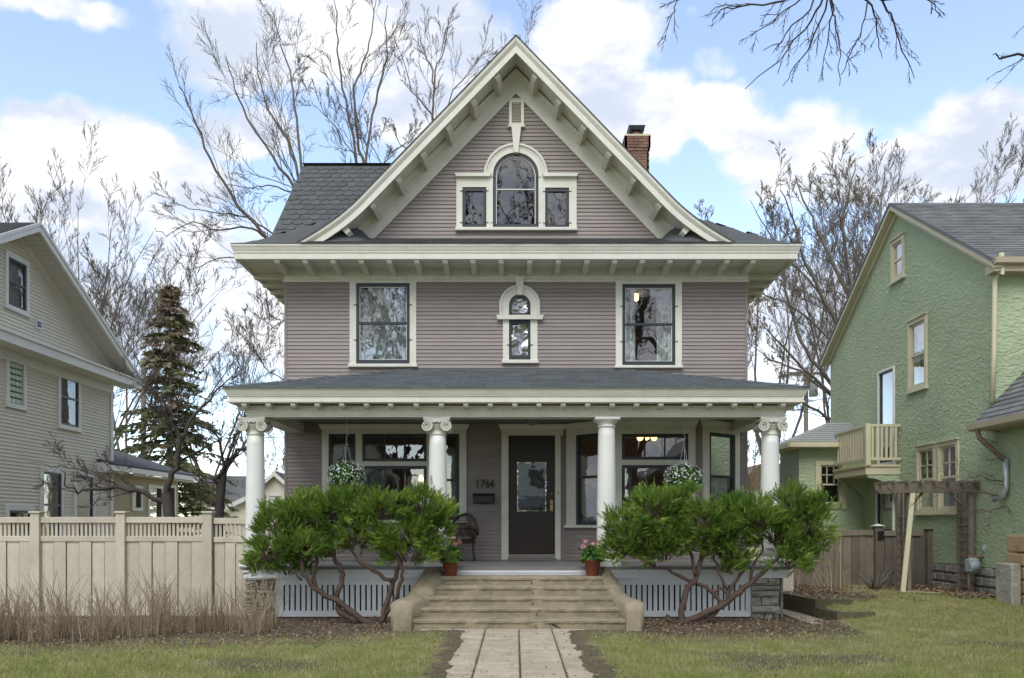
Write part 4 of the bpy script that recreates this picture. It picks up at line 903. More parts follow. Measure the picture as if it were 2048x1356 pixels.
# --- front walk, one object per slab
walk = thing('walk', 'pale concrete slab walk leading to the front steps', None, (0, -7, 0)); del walk['label']; walk['kind'] = 'structure'; walk['label'] = 'pale concrete slab walk leading to the front steps'
rr = random.Random(21); cols = [-1.42, -.93, -.45, .045, .53, 1.03]
for c, (xa, xb) in enumerate(zip(cols, cols[1:])):
    y = -4.24
    while y > -12:
        ln = rr.choice([.42, .5, .62, .95, 1.0]) if y < -4.3 else rr.choice([.3, .42])
        if not (c == 0 and y < -4.5):
            t = rr.uniform(-.004, .006); mb = MB(); gp = rr.uniform(.006, .012); x0, x1, y0, y1 = xa + gp, xb - gp, y - ln + gp + .012, y - gp - .012; b = .014
            v = [(x0, y0, -.05), (x1, y0, -.05), (x1, y1, -.05), (x0, y1, -.05), (x0, y0, .012), (x1, y0, .012), (x1, y1, .012), (x0, y1, .012), (x0 + b, y0 + b, .024), (x1 - b, y0 + b, .024 + t), (x1 - b, y1 - b, .024 + t), (x0 + b, y1 - b, .024)]
            mb.add(v, [(0, 1, 5, 4), (1, 2, 6, 5), (2, 3, 7, 6), (3, 0, 4, 7), (4, 5, 9, 8), (5, 6, 10, 9), (6, 7, 11, 10), (7, 4, 8, 11), (8, 9, 10, 11)]); mb.build('slab', M['slab'], walk)
        y -= ln
mb = MB(); mb.box(4.63, 4.98, -3.55, 4, -.05, .02); mb.box(4.98, 5.2, -3.9, -3.25, -.05, .015); mb.build('side_path', M['slab'], None, None, None, None, 'structure')
mb = MB(); v = []
for i in range(15):
    t = i / 14; x, y = 7.35 + 3.2 * t, -.72 - 1.75 * t
    for o in (-.16, .16): v.append((x + o * .4, y + o, g(x + o * .4, y + o) + .022))
mb.add(v, [(2 * i, 2 * i + 2, 2 * i + 3, 2 * i + 1) for i in range(14)]); mb.build('garden_path', M['slab'], None, None, None, None, 'structure')
# --- timber edging
te = thing('timber_edging', 'low mossy stepped timber retaining edge beside the stone pier', 'retaining edge', (5.1, -2.4, 0))
def beam(p, q, w, z0, z1, m, par, nm='timber'):
    p, q = Vector((*p, 0)), Vector((*q, 0)); d = (q - p).normalized(); n = Vector((-d.y, d.x, 0)) * w / 2
    mb = MB(); c = [p - n, q - n, q + n, p + n]; mb.add([(a.x, a.y, z) for z in (z0, z1) for a in c], [(0, 3, 2, 1), (4, 5, 6, 7), (0, 1, 5, 4), (1, 2, 6, 5), (2, 3, 7, 6), (3, 0, 4, 7)]); return mb.build(nm, m, par)
for p, q, z0, z1 in (((4.93, -1.1), (5.12, -2.55), .16, .30), ((4.92, -1.1), (5.1, -2.6), -.05, .155), ((5.1, -2.55), (5.2, -3.28), .05, .165), ((5.08, -2.6), (5.18, -3.3), -.06, .048), ((5.12, -3.27), (5.75, -3.2), .045, .16), ((5.12, -3.29), (5.8, -3.22), -.06, .044), ((5.05, -2.5), (5.7, -2.45), .16, .29)): beam(p, q, .13, z0, z1, M['timber'], te)
# ================================================================== LEFT FENCE
fence = thing('board_fence', 'tall tan board fence with a slatted top joined to the porch', 'fence', (X(250, -2.3), -2.3, 0))
FY = -2.3
def zf(py): return Z(py, FY)
posts = [-95, 75, 245, 418]
for px in posts:
    x = X(px, FY); mb = MB(); mb.box(x - .075, x + .075, FY - .09, FY + .06, -.1, zf(1027)); mb.bbox(x - .1, x + .1, FY - .115, FY + .085, zf(1027), zf(1022.5), .008); mb.build('post', M['fence'], fence)
mbb = MB(); mbb.box(-.108, .108, FY - .02, FY + .005, -.03, zf(1083)); bal = MB(); bal.box(-.02, .02, FY - .015, FY + .01, zf(1075), zf(1045))
b0 = c0 = None
for pa_, pb_ in list(zip(posts, posts[1:])) + [(418, 494)]:
    gate = pb_ == 494
    x0, x1 = X(pa_, FY) + (.075 if not gate else .095), X(pb_, FY) - (.075 if not gate else 0)
    dz = -.015 if gate else .0
    for za, zb_ in ((1046, 1034), (1083, 1072)): mb = MB(); mb.bbox(x0, x1, FY - .05, FY + .03, zf(za) + dz, zf(zb_) + dz, .006); mb.build('rail', M['fence'], fence)
    n = max(1, round((x1 - x0) / .222)); 
    for k in range(n):
        if b0 is None: o = b0 = mbb.build('board', M['fence'], fence)
        else: o = b0.copy(); COL.objects.link(o)
        o.location = Vector((x0 + (x1 - x0) * (k + .5) / n, random.uniform(-.004, .004) - (.018 if k % 2 else 0), dz)); o.scale = (((x1 - x0) / n - .014) / .216, 1, 1)
    n = round((x1 - x0) / .072)
    for k in range(n):
        if c0 is None: o = c0 = bal.build('baluster', M['fence'], fence)
        else: o = c0.copy(); COL.objects.link(o)
        o.location = Vector((x0 + (x1 - x0) * (k + .5) / n, 0, dz))
for k in range(3):
    mb = MB(); mb.box(X(posts[k], FY) + .07, X(posts[k + 1], FY) - .07, FY + .012, FY + .03, .05, zf(1083)); mb.build('back_panel', M['oldwood'], fence)
mb = MB(); xg = X(425, FY); mb.box(xg - .02, xg + .02, FY - .07, FY - .05, zf(1110), zf(1101)); mb.build('gate_latch', M['black'], fence)
mb = MB(); mb.box(X(428, FY), X(494, FY), FY - .06, FY - .02, -.02, .17); mb.box(-11.5, X(410, FY), FY - .045, FY - .021, -.08, .06); mb.build('kickboard', M['fence'], fence)
# ================================================================== RIGHT FENCE AND GATE
rf = thing('wooden_fence', 'weathered grey brown board fence and gate between the two houses', 'fence', (7, 1.3, 0))
RY = 1.3
def zr_(py): return Z(py, RY)
x = X(1575, RY); rr = random.Random(8)
while x < X(1838, RY):
    w_b = rr.uniform(.15, .27)
    if not (X(1746, RY) - .02 < x + w_b / 2 < X(1764, RY)):
        mb = MB(); mb.box(x + .004, x + w_b - .004, RY - .012 + rr.uniform(-.008, .008), RY + .012, .0, zr_(1071)); mb.build('board', M['oldwood'], rf)
    x += w_b
for a, b, t in ((1575, 1745, 1059.5), (1766, 1840, 1061)): mb = MB(); mb.box(X(a, RY), X(b, RY), RY - .05, RY + .03, zr_(t + 10.5), zr_(t)); mb.build('rail', M['oldwood'], rf)
for px, t, cap in ((1755, 1052, 'trim'), (1859, 1058, 'oldwood')):
    x = X(px, RY); mb = MB(); mb.box(x - .085, x + .085, RY - .1, RY + .07, -.05, zr_(t)); mb.build('post', M['oldwood'], rf)
    mb = MB(); mb.add([(x - .12, RY - .14, zr_(t)), (x + .12, RY - .14, zr_(t)), (x + .12, RY + .1, zr_(t)), (x - .12, RY + .1, zr_(t)), (x, RY - .02, zr_(t) + .05)], [(0, 3, 2, 1), (0, 1, 4), (1, 2, 4), (2, 3, 4), (3, 0, 4)]); mb.build('post_cap', M[cap], rf)
mb = MB(); x = X(1757, RY); zc = zr_(1071)
for a, b in ((-1, -1), (-1, 1), (1, -1), (1, 1)): mb.box(x + a * .035 - .03, x + a * .035 + .03, RY - .118, RY - .1, zc + b * .055 - .04, zc + b * .055 + .04)
mb.box(x - .03, x + .03, RY - .116, RY - .1, zc - .03, zc + .03); mb.build('hinge_plate', M['black'], rf)
mb = MB(); mb.bbox(X(1563, -.4), X(1587, -.4), -.42, -.38, .18, Z(1118, -.4), .006); mb.box(X(1574.5, -.4), X(1576, -.4), -.424, -.421, .25, Z(1122, -.4)); mb.build('fence_panel', M['fence'], None, 'narrow tan fence panel wedged beside the right stone pier', 'panel')
# --- arbor
ar = thing('arbor', 'weathered wooden garden arbor with slatted posts before the green house', 'arbor', (8.1, -.5, .22))
AY = -.5; rr = random.Random(4)
def zA(py): return Z(py, AY)
AD = .42
for px in (1817, 1942):
    x = X(px, AY)
    for y in (AY, AY + AD): mb = MB(); mb.box(x - .036, x + .036, y - .036, y + .036, .05, zA(984)); mb.build('post', M['oldwood'], ar)
    for q in (.14, .28): mb = MB(); mb.box(x - .012, x + .012, AY + q - .018, AY + q + .018, .3, zA(984)); mb.build('slat', M['oldwood'], ar)
    for k in range(10): z = .35 + k * .15; mb = MB(); mb.box(x - .03, x - .013, AY + .045, AY + AD - .045, z - .014, z + .014); mb.build('slat', M['oldwood'], ar)
for y in (AY - .075, AY + AD + .075): mb = MB(); mb.prism([(X(1772, AY), zA(968)), (X(1958, AY), zA(965)), (X(1958, AY), zA(975)), (X(1950, AY), zA(984)), (X(1782, AY), zA(986)), (X(1772, AY), zA(977))], y - .025, y + .025); mb.build('beam', M['oldwood'], ar)
for k in range(7): x = X(1780 + k * 27, AY); mb = MB(); mb.box(x - .02, x + .02, AY - .25, AY + AD + .25, zA(967), zA(962)); mb.build('rafter', M['oldwood'], ar)
for a, b in (((1822, 1012), (1845, 985)), ((1925, 1012), (1900, 985))): mb = MB(); mb.tube([P(*a, AY), P(*b, AY)], .03, 4); mb.build('brace', M['oldwood'], ar)
mb = MB(); a, b = P(1826, 986, AY - .12), P(1806, 1187, AY - .3); mb.add([a + Vector((-.045, 0, 0)), a + Vector((.045, 0, 0)), b + Vector((.045, 0, 0)), b + Vector((-.045, 0, 0)), a + Vector((-.045, .03, 0)), a + Vector((.045, .03, 0)), b + Vector((.045, .03, 0)), b + Vector((-.045, .03, 0))], [(0, 1, 2, 3), (4, 7, 6, 5), (0, 4, 5, 1), (1, 5, 6, 2), (2, 6, 7, 3), (3, 7, 4, 0)])
mb.build('leaning_plank', M['gtrim'], None, 'pale painted plank leaning against the arbor', 'plank')
# ================================================================== GREEN STUCCO HOUSE (right)
gh = thing('stucco_house', 'green stucco gabled house with pale yellow trim', 'house', (8.94, 2.8, .2))
GXW = 8.94
def WY(px): return GXW * F / (px - PX0) + CAMY          # depth of a pixel column on the gable wall
Yn, Yf, Yp = -1.1, 6.95, 2.8; zn, zfv, zpk = 6.55, 6.35, 9.0
def Wr(a, b, c, d):                                      # opening on the gable wall from pixels (left,right,top,bottom)
    y0, y1 = WY(b), WY(a); ym = (y0 + y1) / 2; return (y0, y1, Z(d, ym), Z(c, ym))
WA, WB, WD, WT = Wr(1787, 1806, 484, 553), Wr(1821, 1851, 645, 772), Wr(1759, 1788, 742, 925), Wr(1838, 1914, 895, 1018)
DU = Wr(1755, 1787, 978, 1062)
WT1, WT2 = (WT[0], (WT[0] + WT[1]) / 2 - .13, WT[2], WT[3]), ((WT[0] + WT[1]) / 2 + .13, WT[1], WT[2], WT[3])
mb = MB(); ops = [WA, WB, WD, WT1, WT2, DU]
def roofz(y): return zn + (zpk - zn) * (y - Yn) / (Yp - Yn) if y < Yp else zfv + (zpk - zfv) * (Yf - y) / (Yf - Yp)
for a, b, c, d in cells(Yn, Yf, .75, 6.35, ops): mb.box(GXW, GXW + .2, a, b, c, d)
z = 6.35
while z < 8.95:
    ya = Yn + max(0, (z - zn)) / (zpk - zn) * (Yp - Yn); yb = Yf - max(0, z - zfv) / (zpk - zfv) * (Yf - Yp)
    for a, b, c, d in cells(ya, yb, z, z + .05, ops): mb.box(GXW, GXW + .2, a, b, c, d)
    z += .05
mb.box(GXW + .2, 20, Yn, Yn + .2, .75, 6.5); mb.box(GXW + .2, 20, Yf - .2, Yf, .75, 6.3); mb.box(19.8, 20, Yn, Yf, .2, 6.4)
mb.box(GXW, GXW + .2, -5.8, Yn, .75, 3.6); mb.box(GXW + .2, 12, -5.8, -5.6, .75, 3.6)      # front wing
mb.build('wall', M['stucco'], gh)
# foundation stones
rr = random.Random(17); core = MB(); core.box(GXW + .06, GXW + .15, -5.8, Yf, -.1, .75); FD = core.build('foundation', M['mortar'], gh)
z = -.02
for r_ in range(4):
    y = -1.6 - (r_ % 2) * .15
    while y < 1.6:
        l_ = rr.uniform(.28, .42); mb = MB()
        mb.bbox(GXW + .0 - rr.uniform(0, .02), GXW + .08, y + .008, y + l_ - .008, z + .008, z + .185, .03); mb.build('stone', M['stone'], FD); y += l_
    z += .193
# roof
mb = MB(); ov = .22
prf = [(Yn - .3, zn - .12), (Yp, zpk + .08), (Yf + .25, zfv - .1)]
mb.add([(GXW - ov, y, z) for y, z in prf] + [(20.3, y, z) for y, z in prf] + [(GXW - ov, y, z - .06) for y, z in prf] + [(20.3, y, z - .06) for y, z in prf], [(0, 1, 4, 3), (1, 2, 5, 4), (6, 9, 10, 7), (7, 10, 11, 8), (0, 6, 7, 1), (1, 7, 8, 2), (0, 3, 9, 6)])
GRF = mb.build('roof', M['old_shingle'], gh)
st = MB(); p0, p1 = Vector((GXW - ov, prf[0][0], prf[0][1])), Vector((GXW - ov, prf[1][0], prf[1][1])); dv = (p1 - p0); ln = dv.length; dv.normalize()
tabs(st, lambda u, v: p0 + Vector((u, 0, 0)) + dv * v if v <= ln + .02 else None, lambda u, v: Vector((0, -dv.z, dv.y)), int(ln / .14), 8, .33, .14); st.build('shingle_tabs', M['old_shingle'], GRF, kind='stuff')
mb = MB()
for (ya, za), (yb, zb) in ((prf[0], prf[1]), (prf[1], prf[2])):
    for x0, x1, o, h in ((GXW - .2, GXW - .02, -.062, .1), (GXW - .06, GXW - .0, -.15, .14)):
        mb.add([(x, y, z + o_) for x in (x0, x1) for (y, z) in ((ya, za), (yb, zb)) for o_ in (o, o - h)], [(0, 1, 3, 2), (4, 6, 7, 5), (0, 2, 6, 4), (1, 5, 7, 3), (0, 4, 5, 1), (2, 3, 7, 6)])
mb.build('rake_board', M['gtrim'], gh)
mb = MB(); gy, gz = prf[0]; mb.prism([(gy - .1, gz + .01), (gy - .085, gz - .09), (gy - .03, gz - .11), (gy + .02, gz - .11), (gy + .02, gz + .0), (gy, gz), (gy - .08, gz - .0)], GXW - ov + .02, 20.3, 'x'); mb.box(GXW - ov + .05, 20.2, gy + .02, Yn + .01, gz - .22, gz - .06); mb.build('gutter', mat('tan_gutter', (.42, .37, .26), .45, .05, 3), gh)
mb = MB(); xg = X(1990, Yn) 
mb.tube([P(2003, 506, gy - .05), P(2003, 520, gy), P(1996, 545, Yn - .1), P(1990, 560, Yn - .08), P(1988, 700, Yn - .08), P(1984, 805, Yn - .08)], .045, 8); mb.build('downspout', M['gtrim'], gh)
# front wing roof with its own gutter
mb = MB(); e0, e1 = (8.5, 3.40), (10.4, 5.35)
mb.add([(e0[0], -6.2, e0[1]), (e0[0], Yn - .01, e0[1]), (e1[0], Yn - .01, e1[1]), (e1[0], -6.2, e1[1]), (e0[0], -6.2, e0[1] - .1), (e0[0], Yn - .01, e0[1] - .1), (e1[0], Yn - .01, e1[1] - .1), (e1[0], -6.2, e1[1] - .1), (12.3, Yn - .01, 3.4), (12.3, -6.2, 3.4)], [(0, 1, 2, 3), (4, 7, 6, 5), (0, 4, 5, 1), (1, 5, 6, 2), (0, 3, 7, 4), (3, 2, 8, 9)])
WRF = mb.build('wing_roof', M['old_shingle'], gh)
st = MB(); dn = Vector((1.9, 0, 1.95)).normalized(); tabs(st, lambda u, v: Vector((e0[0], -6.2 + u, e0[1])) + dn * v if -6.2 + u < Yn else None, lambda u, v: Vector((-dn.z, 0, dn.x)), 16, 5.1, .33, .15); st.build('shingle_tabs', M['old_shingle'], WRF, kind='stuff')
mb = MB(); mb.prism([(8.40, 3.42), (8.41, 3.32), (8.46, 3.29), (8.52, 3.29), (8.52, 3.40), (8.5, 3.41)], -6.2, Yn + .0, 'y'); mb.prism([(8.52, 3.30), (8.94, 3.30), (8.94, 3.34), (8.52, 3.34)], -6.2, Yn, 'y'); mb.build('wing_gutter', bpy.data.materials['tan_gutter'], gh)
mb = MB(); mb.tube([(8.47, -1.35, 3.3), (8.5, -1.37, 3.15), (8.75, -1.5, 2.85), (8.88, -1.55, 2.72)], .045, 8); mb.build('downspout_elbow', mat('rust_pipe', (.2, .13, .09), .8, .4, 15), gh)
mb = MB(); mb.tube([(8.88, -1.55, 2.76), (8.88, -1.55, 2.2), (8.86, -1.5, 2.08), (8.8, -1.3, 2.02)], .05, 10); mb.build('downspout', mat('galvanised', (.5, .53, .56), .35, .1, 8, metallic=.5), gh)
# openings: casing, sash, panes
def wall_window(o, name, parent, m, lab=None, fr=.09, rail=True, mx=0, mz=0, sashm='gtrim', hood=True, curt=False):
    mb = MB(); y0, y1, z0, z1 = o; x = GXW
    def rg(r, i, xa, xb): mb_.box(xa, xb, r[0], i[0], r[2], r[3]); mb_.box(xa, xb, i[1], r[1], r[2], r[3]); mb_.box(xa, xb, i[0], i[1], r[2], i[2]); mb_.box(xa, xb, i[0], i[1], i[3], r[3])
    mb_ = mb; rg((y0 - fr, y1 + fr, z0 - fr * .9, z1 + fr), o, x - .035, x + .1)
    mb.box(x - .075, x, y0 - fr - .04, y1 + fr + .04, z0 - fr * .9 - .045, z0 - fr * .9)
    if hood: mb.box(x - .07, x, y0 - fr - .02, y1 + fr + .02, z1 + fr, z1 + fr + .025)
    W = mb.build(name, M[m], parent, lab)
    mb_ = MB(); i = (y0 + .045, y1 - .045, z0 + .05, z1 - .045); rg(o, i, x + .0, x + .05); zm = (z0 + z1) / 2
    if rail: mb_.box(x + .002, x + .05, i[0], i[1], zm - .025, zm + .025)
    for k in range(mx): y = i[0] + (i[1] - i[0]) * (k + 1) / (mx + 1); mb_.box(x + .01, x + .04, y - .012, y + .012, zm, i[3])
    for k in range(mz): z = zm + (i[3] - zm) * (k + 1) / (mz + 1); mb_.box(x + .01, x + .04, i[0], i[1], z - .012, z + .012)
    mb_.build('sash', M[sashm], W)
    for za, zb in (((i[2], zm), (zm, i[3])) if rail else ((i[2], i[3]),)):
        gm = MB(); gm.add([(x + .025, i[0], za), (x + .025, i[1], za), (x + .025, i[1], zb), (x + .025, i[0], zb)], [(0, 1, 2, 3)]); gm.build('pane', M['glass_side'], W)
    if curt:
        cm = MB(); n = 20; cm.add([(x + .12 + .012 * math.sin(k * 1.9), i[0] + (i[1] - i[0]) * k / n, z) for z in (zm, i[3]) for k in range(n + 1)], [(k, k + 1, n + 2 + k, n + 1 + k) for k in range(n)]); cm.build('curtain', M['curtain'], W)
    return W
wall_window(WA, 'window', gh, 'gtrim', 'small attic window high in the green gable', curt=True)
wall_window(WB, 'window', gh, 'gtrim', 'single upper window with its upper sash curtained', curt=True)
for k, o in enumerate((WT1, WT2)): wall_window(o, 'window', gh, 'gtrim', 'one of the paired ground floor windows with gridded upper sashes', mx=1, mz=1, hood=True)
M['navy'] = mat('slate_blue_paint', (.05, .065, .085), .45, .1, 5)
wall_window(WD, 'balcony_door', gh, 'column', 'tall glazed balcony door in a slate blue frame', fr=.05, rail=False, sashm='navy', hood=False)
wall_window(DU, 'side_door', gh, 'column', 'glazed side door under the balcony', fr=.05, rail=False, sashm='black', hood=False)
mb = MB(); mb.box(GXW + 1.6, GXW + 1.7, Yn + .2, Yf - .2, .3, 6.5); mb.box(GXW + .2, GXW + 1.6, Yn + .2, Yf - .2, 3.0, 3.2); mb.build('interior', M['interior'], gh)
# side annex with hip roof
AYf = 4.7; ax0 = X(1598, AYf); AYb = ax0 * F / (1560 - PX0) + CAMY
awx = (X(1640, AYf), X(1682, AYf), Z(1008, AYf), Z(930, AYf))
mb = MB()
for a, b, c, d in cells(ax0, GXW, .0, Z(885, AYf), [awx]): mb.box(a, b, AYf, AYf + .15, c, d)
mb.box(ax0, ax0 + .15, AYf + .15, AYb, 0, Z(885, AYf)); mb.build('annex_wall', M['stucco'], gh)
mb = MB(); ring(mb, (awx[0] - .12, awx[1] + .12, awx[2] - .12, awx[3] + .1), awx, AYf - .04, AYf + .05); AW = mb.build('window', M['gtrim'], gh, 'annex window half hidden by the yew')
mb = MB(); zm = (awx[2] + awx[3]) / 2; ring(mb, awx, (awx[0] + .04, awx[1] - .04, awx[2] + .05, awx[3] - .04), AYf, AYf + .05); mb.box(awx[0], awx[1], AYf, AYf + .05, zm - .02, zm + .02)
for k in (1, 2): x = awx[0] + (awx[1] - awx[0]) * k / 3; mb.box(x - .01, x + .01, AYf, AYf + .04, zm, awx[3])
mb.box(awx[0], awx[1], AYf, AYf + .04, (zm + awx[3]) / 2 - .01, (zm + awx[3]) / 2 + .01); mb.build('sash', M['gtrim'], AW)
gm = MB(); pane(gm, awx[0], awx[1], awx[2], awx[3], AYf + .03); gm.build('pane', M['glass_dark'], AW); mb = MB(); mb.box(awx[0] - .3, awx[1] + .3, AYf + 1.0, AYf + 1.1, .2, 3.3); mb.build('interior', M['interior'], gh)
mb = MB(); ze = Z(886, AYf); zr2 = Z(846, AYf + .9); a0 = ax0 - .35
mb.add([(a0, AYf - .35, ze), (GXW, AYf - .35, ze), (GXW, AYb + .3, ze), (a0, AYb + .3, ze), (X(1652, AYf + .9), AYf + .9, zr2), (GXW, AYf + .9, zr2), (a0, AYf - .35, ze - .12), (GXW, AYf - .35, ze - .12), (a0, AYb + .3, ze - .12), (ax0 + .05, AYf, ze - .14), (GXW, AYf, ze - .14)], [(0, 1, 5, 4), (0, 4, 3), (3, 4, 5, 2)]); AR = mb.build('annex_roof', mat('pale_grey_shingle', (.3, .32, .31), .9, .15, 20, .3, 90, stretch=(1, 1, 6)), gh)
st = MB(); q0, q1 = Vector((a0, AYf - .35, ze)), Vector((X(1652, AYf + .9), AYf + .9, zr2)); L_ = math.hypot(1.25, zr2 - ze)
def par_(u, v): 
    t = v / L_; lo = a0 + (q1.x - a0) * t; x = a0 + u
    return Vector((max(lo, x), AYf - .35 + 1.25 * t, ze + (zr2 - ze) * t)) if x > lo - .25 and t <= 1.02 and x <= GXW else None
tabs(st, par_, lambda u, v: Vector((0, -(zr2 - ze), 1.25)).normalized(), 10, GXW - a0, .3, L_ / 10); st.build('shingle_tabs', bpy.data.materials['pale_grey_shingle'], AR, kind='stuff')
mb = MB(); mb.box(a0, GXW, AYf - .37, AYf - .3, ze - .13, ze - .005); mb.box(a0 - .02, a0 + .05, AYf - .3, AYb + .3, ze - .13, ze - .005); mb.box(a0 + .05, GXW, AYf - .3, AYf, ze - .15, ze - .12); mb.box(a0 + .05, ax0, AYf, AYb, ze - .15, ze - .12); mb.build('annex_cornice', M['gtrim'], gh)
# balcony
BYn, BYf, bxo = 2.7, 4.6, 8.18
bz0, bz1 = 2.92, 3.87
mb = MB(); mb.box(bxo - .04, GXW, BYn, BYf, bz0 - .2, bz0); mb.box(bxo - .07, GXW, BYn - .03, BYf + .03, bz0 - .02, bz0 + .03); BC = mb.build('balcony', M['gtrim'], gh)
for (a, b) in (((bxo, BYn), (GXW, BYn)), ((bxo, BYn), (bxo, BYf))):
    a, b = Vector((*a, 0)), Vector((*b, 0)); n = 7 if b.x > bxo + .1 else 12
    for z in (bz1 - .04, bz0 + .13): mb = MB(); mb.box(min(a.x, b.x) - .035, max(a.x, b.x) + .035, a.y - .035, b.y + .035, z, z + .06); mb.build('rail', M['gtrim'], BC)
    for k in range(1, n): p = a.lerp(b, k / n); mb = MB(); mb.box(p.x - .025, p.x + .025, p.y - .025, p.y + .025, bz0 + .19, bz1 - .04); mb.build('baluster', M['gtrim'], BC)
mb = MB(); mb.bbox(bxo - .06, bxo + .06, BYn - .06, BYn + .06, bz0, bz1 + .03, .01); mb.build('post', M['gtrim'], BC)
for y0, y1 in ((BYn + .02, BYn + .14), (BYf - .16, BYf - .04)):
    mb = MB(); mb.prism([(GXW, bz0 - .2), (bxo, bz0 - .2), (bxo + .02, bz0 - .28)] + [(bxo + .05 + .72 * math.sin(t), bz0 - .28 - .85 * (1 - math.cos(t))) for t in [i * math.pi / 16 for i in range(1, 9)]], y0, y1); mb.build('arched_bracket', M['stucco'], BC)
# utilities by the green house
gm_ = thing('gas_meter', 'blue grey gas meter with a round dial and rusty pipes on the foundation', 'gas meter', (8.85, -.55, .2))
grey = mat('meter_paint', (.3, .36, .38), .45, .1, 8); my = -.72
c_ = Vector((8.72, my, Z(1128, my)))
mb = MB(); mb.bbox(c_.x - .1, c_.x + .1, my - .13, my + .1, c_.z - .17, c_.z + .12, .04); mb.lathe([(.001, 0), (.1, 0), (.1, .05), (.001, .06)], (0, 0, 0), 16); n = 64; mb.v[-n:] = [(c_.x - .02 + p[0], my - .13 - p[2], c_.z - .03 + p[1]) for p in mb.v[-n:]]; mb.build('body', grey, gm_)
mb = MB(); mb.box(c_.x - .1, c_.x + .0, my - .16, my - .12, c_.z - .12, c_.z + .04); mb.build('index_box', M['white'], gm_)
mb = MB(); mb.box(c_.x - .075, c_.x - .035, my - .163, my - .16, c_.z - .06, c_.z); mb.build('tag', mat('yellow_tag', (.6, .42, .03), .5), gm_)
mb = MB(); d_ = P(1971, 1098, my); mb.lathe([(.001, 0), (.085, 0), (.09, .03), (.075, .06), (.001, .07)], (0, 0, 0), 16); mb.v = [(d_.x + p[0], my - p[2], d_.z + p[1]) for p in mb.v]; mb.build('regulator', grey, gm_)
mb = MB(); mb.tube([(d_.x, my, d_.z - .07), (d_.x + .03, my, d_.z - .14), (c_.x + .1, my, d_.z - .15), (c_.x + .1, my, c_.z + .1)], .025, 7); mb.tube([(c_.x - .07, my, c_.z + .1), (c_.x - .07, my, d_.z - .16), (GXW, my + .1, d_.z - .16)], .025, 7); mb.tube([(c_.x - .06, my, c_.z - .15), (c_.x - .06, my, .15)], .02, 7); mb.build('pipes', bpy.data.materials['rust_pipe'], gm_)
mb = MB(); mb.tube([P(1952, 1112, -.5) + Vector((0, 0, -.5)), P(1952, 1112, -.5)], .06, 8); mb.v = [(8.84 + (v[0] - X(1952, -.5)), v[1], v[2]) for v in mb.v]; mb.build('conduit', M['stucco'], None, 'short green painted conduit standing by the foundation wall', 'pipe')
# stone gate pier at the edge of the drive
sp = thing('stone_pier', 'squat tan fieldstone pier with a grey concrete back by the green house', 'pier', (8.6, -2.3, .2)); SY = -2.4
mb = MB(); mb.bbox(X(2010, SY), X(2030, SY), SY - .2, SY + .3, .0, Z(1126, SY), .03); mb.build('concrete_back', M['stone'], sp)
rr = random.Random(2); tan = mat('tan_fieldstone', (.42, .3, .17), .85, .25, 6, .5, 25, obj=.2); z = .05
while z < 1.3:
    h = rr.uniform(.22, .34); x = X(2031, SY)
    while x < 10.2: wd = rr.uniform(.3, .5); mb = MB(); mb.bbox(x + .006, x + wd - .006, SY - .25 + rr.uniform(-.03, .03), SY + .3, z + .006, z + h - .006, .03); mb.build('stone', tan, sp); x += wd
    z += h
# ================================================================== BEIGE HOUSE (left)
lh = thing('sided_house', 'beige clapboard gabled house with pale grey trim beyond the tan fence', 'house', (-11.2, 2, 0))
LX = -11.2
def LY(px): return -LX * F / (PX0 - px) + CAMY
def Lr(a, b, c, d): y0, y1 = LY(a), LY(b); ym = (y0 + y1) / 2; return (y0, y1, Z(d, ym), Z(c, ym))
L1 = [Lr(15, 52, 522, 616), Lr(17, 46, 702, 808), Lr(120, 156, 741, 852), Lr(85, 122, 945, 1075), Lr(152, 185, 952, 1075), Lr(17, 62, 1021, 1120)]
lYn, lYf, lYp = -2.4, 6.4, 2.0; lze, lzp = 5.75, 8.15
mb = MB()
for a, b, c, d in cells(lYn, lYf, 0, lze, L1): mb.box(LX - .15, LX - .02, a, b, c, d)
z = lze
while z < lzp - .05:
    t = (z - lze) / (lzp - lze)
    for a, b, c, d in cells(lYn + t * (lYp - lYn), lYf - t * (lYf - lYp), z, z + .05, L1): mb.box(LX - .15, LX - .02, a, b, c, d)
    z += .05
mb.box(-20, LX - .15, lYf - .15, lYf, 0, lze); mb.box(-20, LX - .15, lYn, lYn + .15, 0, lze); mb.box(-20, -19.9, lYn, lYf, 0, lze); mb.build('wall', M['lsiding'], lh)
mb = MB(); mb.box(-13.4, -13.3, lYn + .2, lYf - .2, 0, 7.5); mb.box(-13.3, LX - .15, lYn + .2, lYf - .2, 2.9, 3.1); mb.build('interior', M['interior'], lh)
sdg = MB(); e = .082; z = .1
while z < lzp - .1:
    t = max(0, (z + e - lze) / (lzp - lze)); ya, yb = lYn + t * (lYp - lYn), lYf - t * (lYf - lYp)
    for a, b in intervals(ya, yb, [(o[0] - .1, o[1] + .1) for o in L1 if o[2] - .1 < z + e / 2 < o[3] + .1]):
        sdg.add([(LX + .004, a, z), (LX + .004, b, z), (LX - .016, b, z + e), (LX - .016, a, z + e), (LX - .02, a, z), (LX - .02, b, z)], [(0, 1, 2, 3), (0, 4, 5, 1)])
    z += e
sdg.build('siding', M['lsiding'], lh, kind='stuff')
mb = MB(); mb.box(LX - .03, LX + .02, lYf - .12, lYf + .02, 0, 5.4); mb.build('corner_board', M['ltrim'], lh)
_g = GXW
labs = ['attic window in the beige gable', 'narrow glass block window', 'double hung upper window with a swagged curtain', 'tall dark ground floor window', 'tall dark ground floor window next to the rear wing', 'low window behind the fence']
